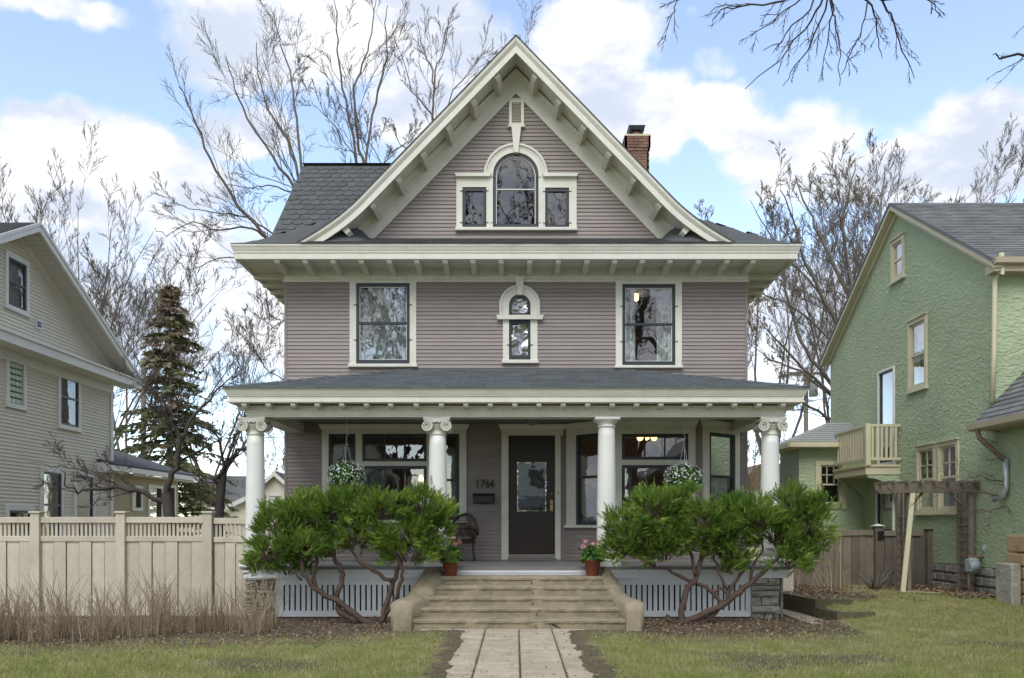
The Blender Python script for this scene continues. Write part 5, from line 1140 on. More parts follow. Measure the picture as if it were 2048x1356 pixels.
for k, o in enumerate(L1):
    y0, y1, z0, z1 = o; x = LX; mb = MB()
    def rg(m_, r, i, xa, xb): m_.box(xa, xb, r[0], i[0], r[2], r[3]); m_.box(xa, xb, i[1], r[1], r[2], r[3]); m_.box(xa, xb, i[0], i[1], r[2], i[2]); m_.box(xa, xb, i[0], i[1], i[3], r[3])
    rg(mb, (y0 - .1, y1 + .1, z0 - .08, z1 + .12), o, x - .05, x + .03); mb.box(x, x + .06, y0 - .13, y1 + .13, z0 - .11, z0 - .08); W = mb.build('window', M['ltrim'], lh, labs[k])
    if k == 1:
        gb = mat('glass_block', (.42, .5, .36), .15, .2, 9, .6, 22)
        for a in range(4):
            for b in range(9):
                mb = MB(); ww, hh = (y1 - y0) / 4, (z1 - z0) / 9
                if (a, b) == (1, 7): mb.box(x - .06, x - .03, y0 + a * ww, y0 + a * ww + ww, z0 + b * hh, z0 + b * hh + hh); mb.build('vent', M['navy'], W)
                else: mb.bbox(x - .06, x + .0, y0 + a * ww + .006, y0 + (a + 1) * ww - .006, z0 + b * hh + .006, z0 + (b + 1) * hh - .006, .02); mb.build('glass_block', gb, W)
        continue
    mb = MB(); i = (y0 + .05, y1 - .05, z0 + .05, z1 - .05); zm = (z0 + z1) / 2; rg(mb, o, i, x - .04, x + .01); mb.box(x - .04, x + .01, i[0], i[1], zm - .025, zm + .025); mb.build('sash', M['navy'], W)
    for za, zb in ((i[2], zm), (zm, i[3])): mb = MB(); mb.add([(x - .015, i[0], za), (x - .015, i[1], za), (x - .015, i[1], zb), (x - .015, i[0], zb)], [(0, 1, 2, 3)]); mb.build('pane', M['glass_dim' if k in (0, 2) else 'glass_dark'], W)
    if k in (0, 2): n = 20; mb = MB(); mb.add([(x - .12 + .012 * math.sin(q * 1.9), i[0] + (i[1] - i[0]) * q / n, z) for z in (i[2], i[3]) for q in range(n + 1)], [(q, q + 1, n + 2 + q, n + 1 + q) for q in range(n)]); mb.build('curtain', M['curtain'], W)
# roof with deep overhang, rake, pent eave
ovx = -10.68; prf = [(lYn - .55, lze - .28), (lYn + .1, lze + .12), (lYp, lzp + .15), (lYf - .1, lze + .12), (lYf + .55, lze - .28)]
prf = [(lYn - .6, lze - .05), (lYn, lze + .22), (lYp, lzp + .18), (lYf - .1, lze + .3), (lYf + .62, lze - .02)]
mb = MB(); n = 5
mb.add([(ovx, y, z) for y, z in prf] + [(-20.5, y, z) for y, z in prf] + [(ovx, y, z - .05) for y, z in prf] + [(-20.5, y, z - .05) for y, z in prf], [f for k in range(4) for f in ((k, k + 1, n + k + 1, n + k), (2 * n + k, 3 * n + k, 3 * n + k + 1, 2 * n + k + 1), (k, 2 * n + k, 2 * n + k + 1, k + 1))])
LRF = mb.build('roof', mat('charcoal_shingle', (.075, .075, .08), .9, .2, 25, .3, 90, island=.2), lh)
st = MB(); p0, p1 = Vector((-20.4, prf[1][0], prf[1][1])), Vector((-20.4, prf[2][0], prf[2][1])); dv2 = p1 - p0; ln2 = dv2.length; dv2.normalize()
tabs(st, lambda u, v: p0 + Vector((u, 0, 0)) + dv2 * v if v <= ln2 + .02 else None, lambda u, v: Vector((0, -dv2.z, dv2.y)), int(ln2 / .15), 9.7, .33, .15); st.build('shingle_tabs', bpy.data.materials['charcoal_shingle'], LRF, kind='stuff')
mb = MB(); mf = MB(); ms = MB()
for (ya, za), (yb, zb) in zip(prf, prf[1:]):
    def slab_(m_, x0, x1, o, h): m_.add([(x, y, z + o_) for x in (x0, x1) for (y, z) in ((ya, za), (yb, zb)) for o_ in (o, o - h)], [(0, 1, 3, 2), (4, 6, 7, 5), (0, 2, 6, 4), (1, 5, 7, 3), (0, 4, 5, 1), (2, 3, 7, 6)])
    slab_(mb, ovx - .04, ovx + .01, -.002, .2); slab_(mb, ovx + .01, ovx + .035, .01, .07)
    
    nb = max(1, int(math.hypot(yb - ya, zb - za) / .15)); y_a, z_a, y_b, z_b = ya, za, yb, zb
    for q in range(nb):
        ya, za, yb, zb = y_a + (y_b - y_a) * (q + .04) / nb, z_a + (z_b - z_a) * (q + .04) / nb, y_a + (y_b - y_a) * (q + .96) / nb, z_a + (z_b - z_a) * (q + .96) / nb; slab_(ms, LX, ovx - .04, -.14, .03)
    ya, za, yb, zb = y_a, z_a, y_b, z_b; slab_(ms, LX, ovx - .04, -.10, .02); slab_(mf, LX - .02, LX + .035, -.17, .16)
mb.build('rake_board', M['ltrim'], lh); ms.build('rake_soffit', mat('ribbed_soffit', (.55, .53, .45), .6, .04, 3), lh, kind='stuff'); mf.build('rake_frieze', M['lsiding'], lh)
mb = MB(); mb.box(LX, ovx + .0, lYn - .6, lYf + .6, lze - .34, lze - .31); mb.box(ovx, ovx + .03, lYn - .6, lYf + .6, lze - .36, lze - .12); mb.prism([(LX, lze + .06), (ovx + .07, lze - .12), (ovx + .07, lze - .16), (ovx, lze - .19), (LX, lze - .05)], lYn - .6, lYf + .62); mb.box(LX - .02, LX + .024, lYn, lYf, lze - .58, lze - .34)
mb.build('pent_eave', M['ltrim'], lh)
mb = MB(); vy = LY(76); mb.box(LX - .01, LX + .03, vy - .12, vy + .12, Z(658, vy), Z(641, vy)); mb.build('wall_vent', M['white'], lh)
for k in range(2):
    mb = MB(); mb.box(LX + .03, LX + .036, vy - .08, vy + .08, Z(654 - k * 6, vy), Z(650 - k * 6, vy)); mb.build('louvre', M['black'], lh)
# rear wing of the beige house
wx = -11.26; wy0, wy1 = 6.42, 11.0
wo = [(LY(258) , LY(282), .0, 0), ]
o1 = (-wx * F / (PX0 - 266) + CAMY, -wx * F / (PX0 - 281) + CAMY, 1.6 + .55, 3.05 - .45); o1 = (o1[0], o1[1], Z(1015, o1[0]), Z(977, o1[0])); o2 = (-wx * F / (PX0 - 298) + CAMY, -wx * F / (PX0 - 322) + CAMY, 1.0, Z(970, 7)); o3 = (-wx * F / (PX0 - 333) + CAMY, -wx * F / (PX0 - 348) + CAMY, 1.0, Z(972, 9))
mb = MB()
for a, b, c, d in cells(wy0, wy1, 0, 2.95, [o1, o2, o3]): mb.box(wx - .15, wx, a, b, c, d)
mb.build('wing_wall', mat('tan_siding', (.42, .34, .2), .6, .06, 3, .5, 1, stretch=(0, 0, 30)), lh)
for o in (o1, o2, o3):
    mb = MB(); rg(mb, (o[0] - .1, o[1] + .1, o[2] - .1, o[3] + .1), o, wx - .03, wx + .03); W = mb.build('window', M['ltrim'], lh)
    mb = MB(); mb.add([(wx - .05, o[0], o[2]), (wx - .05, o[1], o[2]), (wx - .05, o[1], o[3]), (wx - .05, o[0], o[3])], [(0, 1, 2, 3)]); mb.build('pane', M['glass_dark'], W)
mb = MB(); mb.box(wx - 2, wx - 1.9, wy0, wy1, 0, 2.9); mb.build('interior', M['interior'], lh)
mb = MB(); mb.prism([(-10.85, 3.13), (-10.85, 3.2), (-13.4, 4.0), (-13.4, 3.9)], 5.55, 11.6); WR = mb.build('wing_roof', bpy.data.materials['charcoal_shingle'], lh)
mb = MB(); mb.box(-10.88, -10.80, 5.5, 11.6, 3.0, 3.14); mb.box(wx, -10.88, 5.5, 11.6, 2.95, 2.99); mb.box(wx, -10.88, 5.45, 5.52, 2.95, 3.2); mb.build('wing_cornice', M['ltrim'], lh)
# ================================================================== FAR THINGS
fg = thing('garage', 'far garage with a white edged gable behind the porch column', 'garage', (X(545, 24), 24, 0))
y = 24; xc = X(551, y); mb = MB(); pk = Z(946, y); ev = Z(985, y); hw = 1.15
mb.prism([(xc - hw, 0), (xc + hw, 0), (xc + hw, ev), (xc, pk - .1), (xc - hw, ev)], y, y + 5); mb.build('wall', M['lsiding'], fg)
mb = MB()
for sx in (-1, 1): mb.prism([(xc, pk + .06), (xc + sx * (hw + .3), ev - .25), (xc + sx * (hw + .3), ev - .45), (xc, pk - .16)], y - .3, y - .22)
mb.build('rake_board', M['ltrim'], fg)
mb = MB()
for sx in (-1, 1): mb.prism([(xc, pk + .07), (xc + sx * (hw + .32), ev - .24), (xc + sx * (hw + .32), ev - .3), (xc, pk)], y - .25, y + 5.2)
mb.build('roof', bpy.data.materials['charcoal_shingle'], fg)
for k in range(5): mb = MB(); mb.box(xc - .3, xc + .3, y - .06, y - .01, Z(990 + k * 6, y) - .06, Z(990 + k * 6, y)); mb.build('louvre', M['white'], fg)
fg2 = thing('garage', 'low grey roofed outbuilding far behind the bare crabapple', 'garage', (X(450, 30), 30, 0)); y = 30
mb = MB(); mb.box(X(380, y), X(492, y), y, y + 5, 0, Z(1000, y)); mb.build('wall', M['lsiding'], fg2)
mb = MB(); mb.prism([(y - .3, Z(1003, y)), (y + 2.5, Z(952, y + 2.5)), (y + 5.3, Z(1003, y)), (y + 2.5, Z(955, y + 2.5))], X(372, y), X(500, y), 'x'); mb.build('roof', M['old_shingle'], fg2)
mb = MB(); mb.prism([(X(380, y), Z(1020, y)), (X(455, y), Z(1020, y)), (X(492, y), Z(1004, y)), (X(492, y), Z(994, y)), (X(455, y), Z(1012, y))], y - .4, y - .3); mb.build('rake_board', M['ltrim'], fg2)
fg3 = thing('bungalow', 'far brown roofed bungalow glimpsed beside the right end column', 'house', (X(1510, 34), 34, 0)); y = 34
mb = MB(); mb.box(X(1470, y), X(1640, y), y, y + 6, 0, Z(975, y)); mb.build('wall', M['lsiding'], fg3)
mb = MB(); mb.prism([(X(1460, y), Z(978, y)), (X(1520, y), Z(928, y)), (X(1600, y), Z(928, y)), (X(1660, y), Z(978, y))], y - .3, y + 6); mb.build('roof', mat('brown_shingle', (.2, .14, .08), .9, .2, 12), fg3)
for px, pt, yy, lab in ((1612, 735, 26, 'wooden utility pole with a grey transformer beyond the green house'), (287, 722, 24, 'bare wooden pole standing beside the spruce')):
    t = thing('utility_pole', lab, 'pole', (X(px, yy), yy, 0)); mb = MB(); mb.lathe([(.16, -.2), (.11, Z(pt, yy))], (X(px, yy), yy, 0), 10); mb.build('pole', M['oldwood'], t)
    if px > 1000:
        mb = MB(); mb.lathe([(.02, 0), (.22, .03), (.22, .75), (.05, .85)], (X(px + 12, yy), yy - .2, Z(795, yy)), 12); mb.build('transformer', mat('grey_enamel', (.3, .32, .33), .5), t)
        mb = MB(); mb.box(X(px, yy) - .9, X(px, yy) + .9, yy - .16, yy - .08, Z(750, yy), Z(745, yy)); mb.build('crossarm', M['oldwood'], t)
for k, (z, lab) in enumerate(((6.1, 'upper overhead wire strung behind the houses'), (5.0, 'middle overhead wire strung behind the houses'), (4.2, 'lower overhead wire strung behind the houses'))):
    mb = MB(); a, b = Vector((-30, 23.8, z + .5)), Vector((-3, 23.8, z)); mb.tube([a.lerp(b, t / 12) + Vector((0, 0, -.6 * math.sin(math.pi * t / 12))) for t in range(13)], .018, 4); mb.build('power_line', M['black'], None, lab, 'cable', 'wires behind the houses')

# ================================================================== ACROSS THE STREET (seen mirrored in the glass)
for k, (x, wd, h, m, lab) in enumerate(((-13, 9, 5.6, 'lsiding', 'tan gabled house across the street facing the fence'), (1.5, 9, 6.0, 'ltrim', 'pale gabled house across the street facing the front door'), (15, 9.5, 5.4, 'stone', 'grey gabled house across the street facing the stucco house'))):
    y = -44; t = thing('facing_house', lab, 'house', (x, y, 0), 'houses across the street')
    mb = MB(); mb.prism([(x - wd / 2, -.1), (x + wd / 2, -.1), (x + wd / 2, h), (x, h + wd * .42), (x - wd / 2, h)], y - 8, y); mb.build('wall', M[m], t)
    mb = MB()
    for sx in (-1, 1): mb.prism([(x, h + wd * .42 + .25), (x + sx * (wd / 2 + .6), h - .25), (x + sx * (wd / 2 + .6), h - .5), (x, h + wd * .42)], y - 8.4, y + .6)
    mb.build('roof', M['old_shingle'], t)
    for cx_ in (-2.6, 0, 2.6):
        for z0 in (1.4, 4.2):
            mb = MB(); mb.box(x + cx_ - .7, x + cx_ + .7, y, y + .06, z0 - .1, z0 + 1.5); W = mb.build('window', M['column'], t); mb = MB(); mb.box(x + cx_ - .55, x + cx_ + .55, y + .06, y + .075, z0, z0 + 1.35); mb.build('pane', M['sash'], W)
    mb = MB(); mb.prism([(y, 3.5), (y + 2.6, 2.9), (y + 2.6, 2.7), (y, 2.7)], x - wd / 2, x + wd / 2, 'x'); mb.build('porch_roof', M['old_shingle'], t)
    for cx_ in (-.48, -.16, .16, .48): mb = MB(); mb.box(x + cx_ * wd - .12, x + cx_ * wd + .12, y + 2.2, y + 2.44, 0, 2.7); mb.build('porch_post', M['column'], t)
mb = MB(); mb.box(-150, 150, -31, -24, .0, .012); mb.build('road', mat('asphalt', (.055, .055, .055), .9, .2, 3, .3, 60), None, None, None, None, 'structure')
mb = MB(); mb.box(-150, 150, -24.15, -24, -.05, .12); mb.box(-150, 150, -31, -30.85, -.05, .12); mb.build('kerb', M['slab'], None, None, None, None, 'structure')
mb = MB(); mb.box(-150, 150, -21.2, -19.9, -.05, .02); mb.build('pavement', M['slab'], None, None, None, None, 'structure')
# ================================================================== TREES
def rdir(d, ang, rng):
    d = d.normalized(); u = d.orthogonal().normalized(); v = d.cross(u); a = rng.uniform(0, 6.283)
    return (d * math.cos(ang) + (u * math.cos(a) + v * math.sin(a)) * math.sin(ang)).normalized()
def sides(r): return 8 if r > .09 else 6 if r > .04 else 4 if r > .015 else 3
def grow(tr, cr, p, d, L, r, depth, rng, up=.25, rmin=.007, kids=(4, 6), ratio=(.45, .7), ang=(.45, .95), wig=.16, thr=.05, buds=None):
    n = (2 if L < .9 else 3) if depth <= 0 else max(3, min(7, int(L / .45) + 2)); pts = [p.copy()]; dd = d.normalized()
    for i in range(n):
        dd = (dd + Vector((rng.gauss(0, wig * .8), rng.gauss(0, wig * .8), rng.gauss(0, wig * .8) + up * .12))).normalized(); pts.append(pts[-1] + dd * (L / n))
    limb(tr, cr, pts, r, max(rmin * .6, r * .16), depth, rng, up, rmin, kids, ratio, ang, wig, thr, buds)
def limb(tr, cr, pts, r0, r1, depth, rng, up=.25, rmin=.007, kids=(4, 6), ratio=(.45, .7), ang=(.45, .95), wig=.16, thr=.05, buds=None, t0=.25):
    m = len(pts); rad = [r0 + (r1 - r0) * i / (m - 1) for i in range(m)]
    (tr if r0 > thr else cr).tube(pts, rad, sides(r0), cap=False)
    L = sum((b - a).length for a, b in zip(pts, pts[1:]))
    if buds is not None and depth <= 1:
        for i in range(1, m):
            for _ in range(buds[1]):
                if rng.random() < .75:
                    q = pts[i].lerp(pts[i - 1], rng.random()); s = rng.uniform(.5, 1) * buds[2]; a = rdir(Vector((0, 0, 1)), rng.uniform(0, 1.5), rng) * s; b = a.orthogonal().normalized() * s * .45
                    buds[0].add([q, q + a * .5 + b, q + a, q + a * .5 - b], [(0, 1, 2, 3)])
    if depth <= 0 or L < .12: return
    for k in range(rng.randint(*kids)):
        t = t0 + (1 - t0) * (k + rng.random()) / kids[1]; t = min(.985, t); f = t * (m - 1); i = int(f); q = pts[i].lerp(pts[i + 1], f - i); d = pts[i + 1] - pts[i]
        r = max(rmin, (r0 + (r1 - r0) * t) * rng.uniform(.28, .45))
        grow(tr, cr, q, rdir(d, rng.uniform(*ang), rng) + Vector((0, 0, up * .6)), L * rng.uniform(*ratio) * (1.18 - .55 * t), r, depth - 1, rng, up, rmin, kids, ratio, ang, wig, thr, buds)
def finish(name, label, base, tr, cr, m, group=None, bud=None, budm=None, cat='tree', crown='crown'):
    t = thing(name, label, cat, base, group); tr.build('trunk', m, t, fix=False)
    if cr.v: cr.build(crown, m, t, fix=False)
    if bud is not None and bud.v: bud.build('buds', budm, t, fix=False, kind='stuff')
    return t
def px_limb(seq, Y, dy=0):
    n = len(seq); return [P(a, b, Y + dy * i / max(1, n - 1)) for i, (a, b) in enumerate(seq)]
def smooth_pts(pts, rng, j=.03):
    out = []
    for a, b in zip(pts, pts[1:]):
        for k in range(3): out.append(a.lerp(b, k / 3) + Vector((rng.gauss(0, j), rng.gauss(0, j), rng.gauss(0, j))) * (1 if k else .3))
    return out + [pts[-1]]
def traced(name, label, Y, trunk, limbs, m, seed, depth=3, rmin=.010, r0=.24, kids=(5, 7), ratio=(.2, .38), up=.3, group=None, buds=None, budm=None, thr=.045, ang=(.4, .9), lw=.62):
    rng = random.Random(seed); tr, cr = MB(), MB(); b = MB() if buds else None; bd = (b, buds[0], buds[1]) if buds else None
    tp = [P(a, c, Y) for a, c in trunk]; base = Vector((tp[0].x, Y, 0)); tp = [base - Vector((0, 0, .2))] + tp; limb(tr, cr, tp, r0 * 1.5, r0, 0, rng, thr=thr)
    for seq, ra, rb, dy in limbs: limb(tr, cr, smooth_pts(px_limb(seq, Y, dy), rng), ra * lw, rb * .7, depth, rng, up, rmin, kids, ratio, ang, .2, thr, bd, .12)
    return finish(name, label, base, tr, cr, m, group, b, budm)
traced('bare_tree', 'tall bare tree with leaning leaders behind the left roof slope', 9, [(655, 900), (650, 640), (640, 520)], [
    ([(640, 520), (580, 500), (538, 481), (494, 431), (446, 365), (409, 295), (380, 218), (358, 173)], .17, .02, -2), ([(640, 520), (615, 420), (590, 376), (546, 313), (494, 236), (468, 177), (452, 114)], .16, .02, -1),
    ([(640, 520), (612, 400), (596, 354), (575, 280), (535, 218), (516, 147), (513, 85)], .16, .02, 1), ([(640, 520), (618, 400), (604, 350), (594, 236), (583, 162), (564, 100), (557, 66)], .16, .02, 2), ([(583, 162), (592, 140), (610, 118)], .04, .01, .5),
    ([(590, 376), (586, 384), (535, 369), (509, 376), (450, 369)], .07, .015, -1), ([(546, 468), (502, 435), (443, 428), (376, 417), (340, 405)], .07, .012, -1.5), ([(535, 478), (505, 457), (435, 459), (387, 443), (332, 472), (310, 455)], .08, .012, -2), ([(640, 560), (560, 540), (500, 520), (440, 515), (380, 540), (350, 520)], .08, .012, -2),
    ([(640, 640), (575, 640), (545, 655), (530, 640), (520, 600)], .06, .01, -1), ([(645, 800), (570, 762), (530, 735), (505, 690), (490, 640)], .08, .012, -1)], M['bark'], 11, depth=3, kids=(6, 8), ratio=(.28, .5), rmin=.006, ang=(.35, .8), lw=.42, group='bare trees behind the houses')
traced('bare_tree', 'many stemmed bare tree rising behind the side gable ridge', 14, [(735, 900), (728, 500), (724, 400)], [
    ([(724, 400), (714, 331), (698, 243), (684, 176), (674, 101), (674, 40), (668, 0)], .17, .02, -1), ([(724, 400), (728, 331), (716, 280), (708, 176), (724, 130), (738, 84), (748, 30), (752, 0)], .17, .02, 1), ([(724, 400), (731, 331), (745, 230), (765, 152), (775, 108), (769, 47), (775, 10)], .16, .02, 0),
    ([(724, 400), (711, 311), (657, 237), (623, 206)], .09, .012, -2), ([(728, 420), (765, 331), (738, 284), (735, 240)], .08, .012, 1), ([(765, 331), (790, 300), (830, 270), (850, 240)], .06, .012, 2)], M['bark'], 12, depth=3, kids=(7, 9), ratio=(.24, .42), rmin=.007, ang=(.35, .75), lw=.38, group='bare trees behind the houses')
traced('bare_tree', 'slender bare tree peeking over the left gable rake', 15, [(868, 900), (866, 500), (865, 320)], [
    ([(865, 320), (865, 237), (870, 176), (860, 128), (846, 101), (833, 40)], .12, .015, 0), ([(865, 300), (870, 142), (888, 101), (897, 40)], .1, .014, 1), ([(865, 310), (865, 230), (823, 182), (799, 101)], .1, .014, -1), ([(865, 320), (905, 180), (935, 150), (965, 110), (988, 85)], .07, .012, 1), ([(865, 330), (800, 290), (785, 240)], .06, .01, -1), ([(868, 400), (1000, 250), (1052, 120), (1056, 75)], .06, .01, 2)], M['bark'], 13, depth=3, kids=(6, 8), ratio=(.22, .42), rmin=.007, ang=(.35, .75), lw=.42, group='bare trees behind the houses')
bud_m = leaf_mat('bud_scales', (.16, .12, .07), (.26, .2, .11), (.22, .21, .1), .2)
traced('budding_tree', 'large budding tree sweeping low limbs between the two houses', 11.5, [(1735, 950), (1722, 860), (1705, 800)], [
    ([(1705, 800), (1662, 789), (1607, 738), (1548, 675), (1520, 640)], .15, .02, -1.5), ([(1705, 800), (1662, 767), (1622, 719), (1596, 668), (1570, 586), (1563, 520), (1540, 470)], .16, .02, 0), ([(1712, 780), (1677, 653), (1640, 586), (1611, 527), (1585, 435), (1560, 380)], .2, .02, -1), ([(1715, 760), (1703, 601), (1670, 535), (1629, 454), (1606, 400), (1590, 350)], .2, .02, 1),
    ([(1718, 760), (1705, 600), (1690, 500), (1684, 435), (1699, 380), (1710, 320)], .18, .02, 0), ([(1718, 720), (1745, 520), (1760, 420), (1770, 330)], .16, .02, 2), ([(1715, 850), (1655, 837), (1600, 800), (1560, 790), (1500, 760)], .13, .015, -1), ([(1705, 830), (1600, 740), (1540, 720), (1500, 690)], .1, .012, 1), ([(1670, 690), (1580, 610), (1530, 590), (1500, 560)], .08, .012, -1), ([(1640, 586), (1560, 500), (1520, 440), (1500, 400)], .08, .012, 0)],
    M['bark'], 14, depth=3, kids=(7, 9), ratio=(.22, .4), rmin=.0075, lw=.5, buds=(1, .055), budm=bud_m, group='budding trees by the green house')
def bare(name, label, px, Y, ptop, spread, seed, m, depth=4, group=None, buds=None, leaders=7, r0=.13, rmin=.009, split=.22, up=.35, kids=(5, 6)):
    rng = random.Random(seed); tr, cr = MB(), MB(); b = MB() if buds else None; bd = (b, buds[0], buds[1]) if buds else None
    base = Vector((X(px, Y), Y, 0)); H = Z(ptop, Y); tp = [base + Vector((rng.gauss(0, .05) * i, rng.gauss(0, .05) * i, H * split * i / 4 - (.2 if i == 0 else 0))) for i in range(5)]
    limb(tr, cr, tp, r0 * 1.3, r0, 0, rng)
    for k in range(leaders):
        a = 6.283 * k / leaders + rng.uniform(-.4, .4); d = Vector((math.cos(a) * spread, math.sin(a) * spread, 1)); q = tp[-1] - Vector((0, 0, rng.uniform(0, H * .08)))
        grow(tr, cr, q, d, H * (1 - split) * rng.uniform(.75, 1.02) / d.normalized().z * .9, r0 * .6, depth - 1, rng, up, rmin, kids, (.3, .5), (.35, .8), .1, .05, bd)
    return finish(name, label, base, tr, cr, m, group, b, bud_m)
for k, (px, Y, pt, sp, lab) in enumerate([(75, 24, 340, .5, 'bushy bare tree above the beige house ridge'), (185, 27, 400, .55, 'wide bare tree beyond the beige gable'), (255, 22, 470, .5, 'fine twigged bare tree between the beige house and the spruce'), (430, 30, 560, .55, 'thin bare tree behind the spruce and porch column')]):
    bare('bare_tree', lab, px, Y, pt, sp, 30 + k, M['bark'], 5, 'bare trees behind the houses', rmin=.009, leaders=8)
for k, (px, Y, pt, sp, lab) in enumerate([(1545, 22, 345, .4, 'budding tree standing behind the right porch eave'), (1660, 26, 300, .38, 'tallest budding tree behind the stucco gable slope'), (1765, 28, 300, .35, 'budding tree directly behind the stucco gable peak'), (1880, 27, 335, .4, 'budding tree behind the middle of the stucco roof'), (1985, 25, 300, .38, 'budding tree over the far end of the stucco roof'), (2090, 26, 290, .4, 'budding tree past the street end of the stucco roof')]):
    bare('budding_tree', lab, px, Y, pt, sp, 50 + k, M['bark'], 5, 'budding trees by the green house', buds=(1, .055), rmin=.009, leaders=6, kids=(5, 7))
bare('bare_tree', 'small bare tree low behind the right end column', 1510, 30, 800, .6, 71, M['bark'], 4, 'bare trees behind the houses', rmin=.012, r0=.12)
bare('bare_tree', 'small bare tree by the far garage gable', 575, 27, 850, .6, 72, M['bark'], 4, 'bare trees behind the houses', rmin=.012, r0=.1)
# crabapple behind the tan fence
traced('bare_tree', 'crooked dark crabapple leaning over the tan fence', .6, [(342, 1060), (336, 1010), (332, 985)], [
    ([(332, 985), (345, 950), (355, 924), (361, 880), (345, 830), (315, 790), (285, 760), (250, 745)], .085, .012, -.5), ([(334, 1004), (293, 987), (242, 974), (195, 977), (156, 988), (130, 970), (120, 940)], .07, .012, -.8), ([(361, 880), (380, 840), (420, 800), (445, 770), (470, 745)], .055, .01, .5), ([(293, 987), (250, 960), (215, 930), (190, 900)], .035, .008, .2), ([(355, 924), (400, 900), (440, 880), (470, 850)], .04, .008, .2), ([(242, 974), (215, 960), (180, 945), (120, 930), (60, 925)], .03, .007, -.2)], M['bark_dark'], 15, lw=.85, depth=4, rmin=.0045, r0=.1, kids=(5, 7), ratio=(.3, .5), up=.15, thr=.03, group='garden trees behind the fence')
traced('bare_tree', 'forked dark tree close behind the fence gate', 1.6, [(436, 1060), (440, 1000), (447, 940)], [
    ([(447, 940), (465, 915), (487, 900), (510, 880), (530, 850), (560, 840)], .07, .012, .3), ([(440, 1000), (430, 960), (448, 930), (440, 880), (415, 850), (380, 840)], .06, .01, -.4), ([(447, 940), (470, 870), (500, 840), (505, 800)], .04, .008, .2), ([(438, 1020), (415, 1000), (395, 985)], .03, .008, -.2)], M['bark_dark'], 16, lw=.85, depth=4, rmin=.0045, r0=.085, kids=(5, 7), ratio=(.3, .5), up=.12, thr=.03, group='garden trees behind the fence')
# street trees: one hangs its twigs into the top of the view
def street_tree(name, label, seed):
    rng = random.Random(seed); tr, cr = MB(), MB(); base = Vector((6.6, -13.2, 0))
    tp = [base + Vector(v) for v in ((0, 0, -.2), (.02, 0, 1), (-.05, .05, 2.5), (-.1, .1, 4.2))]; limb(tr, cr, tp, .34, .24, 0, rng)
    D = -8.5; hub = P(1650, -60, D)
    limb(tr, cr, smooth_pts([tp[-1], Vector((5.6, -12.2, 6.6)), Vector((4.3, -10.2, 7.6)), hub], rng, .04), .16, .05, 0, rng)
    tips = [([(1650, -60), (1640, 10), (1610, 60), (1560, 120), (1490, 178)], .02), ([(1650, -60), (1650, 20), (1620, 90), (1590, 130), (1565, 172)], .018), ([(1650, -60), (1668, 20), (1655, 90), (1644, 150)], .016), ([(1650, -60), (1665, 30), (1672, 60), (1682, 110), (1679, 172)], .016), ([(1690, -50), (1734, 0), (1752, 40), (1758, 80), (1764, 116)], .02), ([(1690, -50), (1764, 0), (1790, 50), (1805, 100), (1829, 157)], .02),
            ([(1650, -60), (1600, 0), (1560, 30), (1499, 71)], .016), ([(1650, -60), (1620, 20), (1570, 70), (1526, 101)], .016), ([(1650, -60), (1600, -10), (1550, 5), (1480, 12), (1440, 20), (1426, 49)], .02), ([(1734, 0), (1725, 50), (1700, 110), (1682, 150)], .012), ([(1764, 0), (1840, -10), (1870, 10), (1885, 36)], .014), ([(1480, 12), (1450, 8), (1420, 25)], .01), ([(1600, -20), (1470, -30), (1355, 0), (1345, 30), (1330, 62)], .014)]
    for seq, r in tips: limb(tr, cr, smooth_pts(px_limb(seq, D, rng.uniform(-1, 1)), rng, .012), r * .75, .004, 3, rng, -.25, .0032, (5, 7), (.16, .34), (.35, .8), .12, .03)
    limb(tr, cr, smooth_pts([hub, P(1690, -50, D), P(1734, 0, D)], rng, .01), .035, .015, 0, rng)
    e = P(2070, 110, D); limb(tr, cr, smooth_pts([Vector((4.9, -11, 7.2)), Vector((5.2, -9, 7)), e, P(2000, 118, D), P(1985, 110, D)], rng, .02), .03, .004, 2, rng, 0, .003, (4, 6), (.1, .2), thr=.03)
    for a in range(7):
        an = 6.283 * a / 7 + .3; d = Vector((math.cos(an) * .7, math.sin(an) * .7, 1))
        if d.x < 0 and d.y > 0: continue
        grow(tr, cr, tp[-1], d, rng.uniform(5, 7), .13, 4, rng, .3, .008, (5, 6), (.35, .55), (.35, .8), .12)
    return finish(name, label, base, tr, cr, M['bark_dark'], 'street trees')
street_tree('street_tree', 'street tree dangling fine bare twigs into the upper sky', 81)
for k, (x, y, h, lab) in enumerate([(-9, -22.4, 15, 'bare street tree standing before the beige house'), (-2.4, -22.4, 21, 'tallest bare street tree facing the front door'), (5.2, -22.6, 20, 'tall bare tree on the verge facing the bay window'), (-7, -33, 18, 'bare tree across the street facing the fence'), (13, -34, 17, 'bare tree across the street facing the stucco house')]):
    rng = random.Random(90 + k); tr, cr = MB(), MB(); base = Vector((x, y, 0)); tp = [base + Vector((.05 * i, 0, h * .22 * i / 3 - .1)) for i in range(4)]; limb(tr, cr, tp, .34, .26, 0, rng)
    for a in range(6): an = 6.283 * a / 6 + rng.random(); grow(tr, cr, tp[-1], Vector((math.cos(an) * .6, math.sin(an) * .6, 1)), h * .7, .17, 3, rng, .3, .018, (5, 6), (.35, .55), (.35, .8), .12)
    finish('street_tree', lab, base, tr, cr, M['bark_dark'], 'street trees')
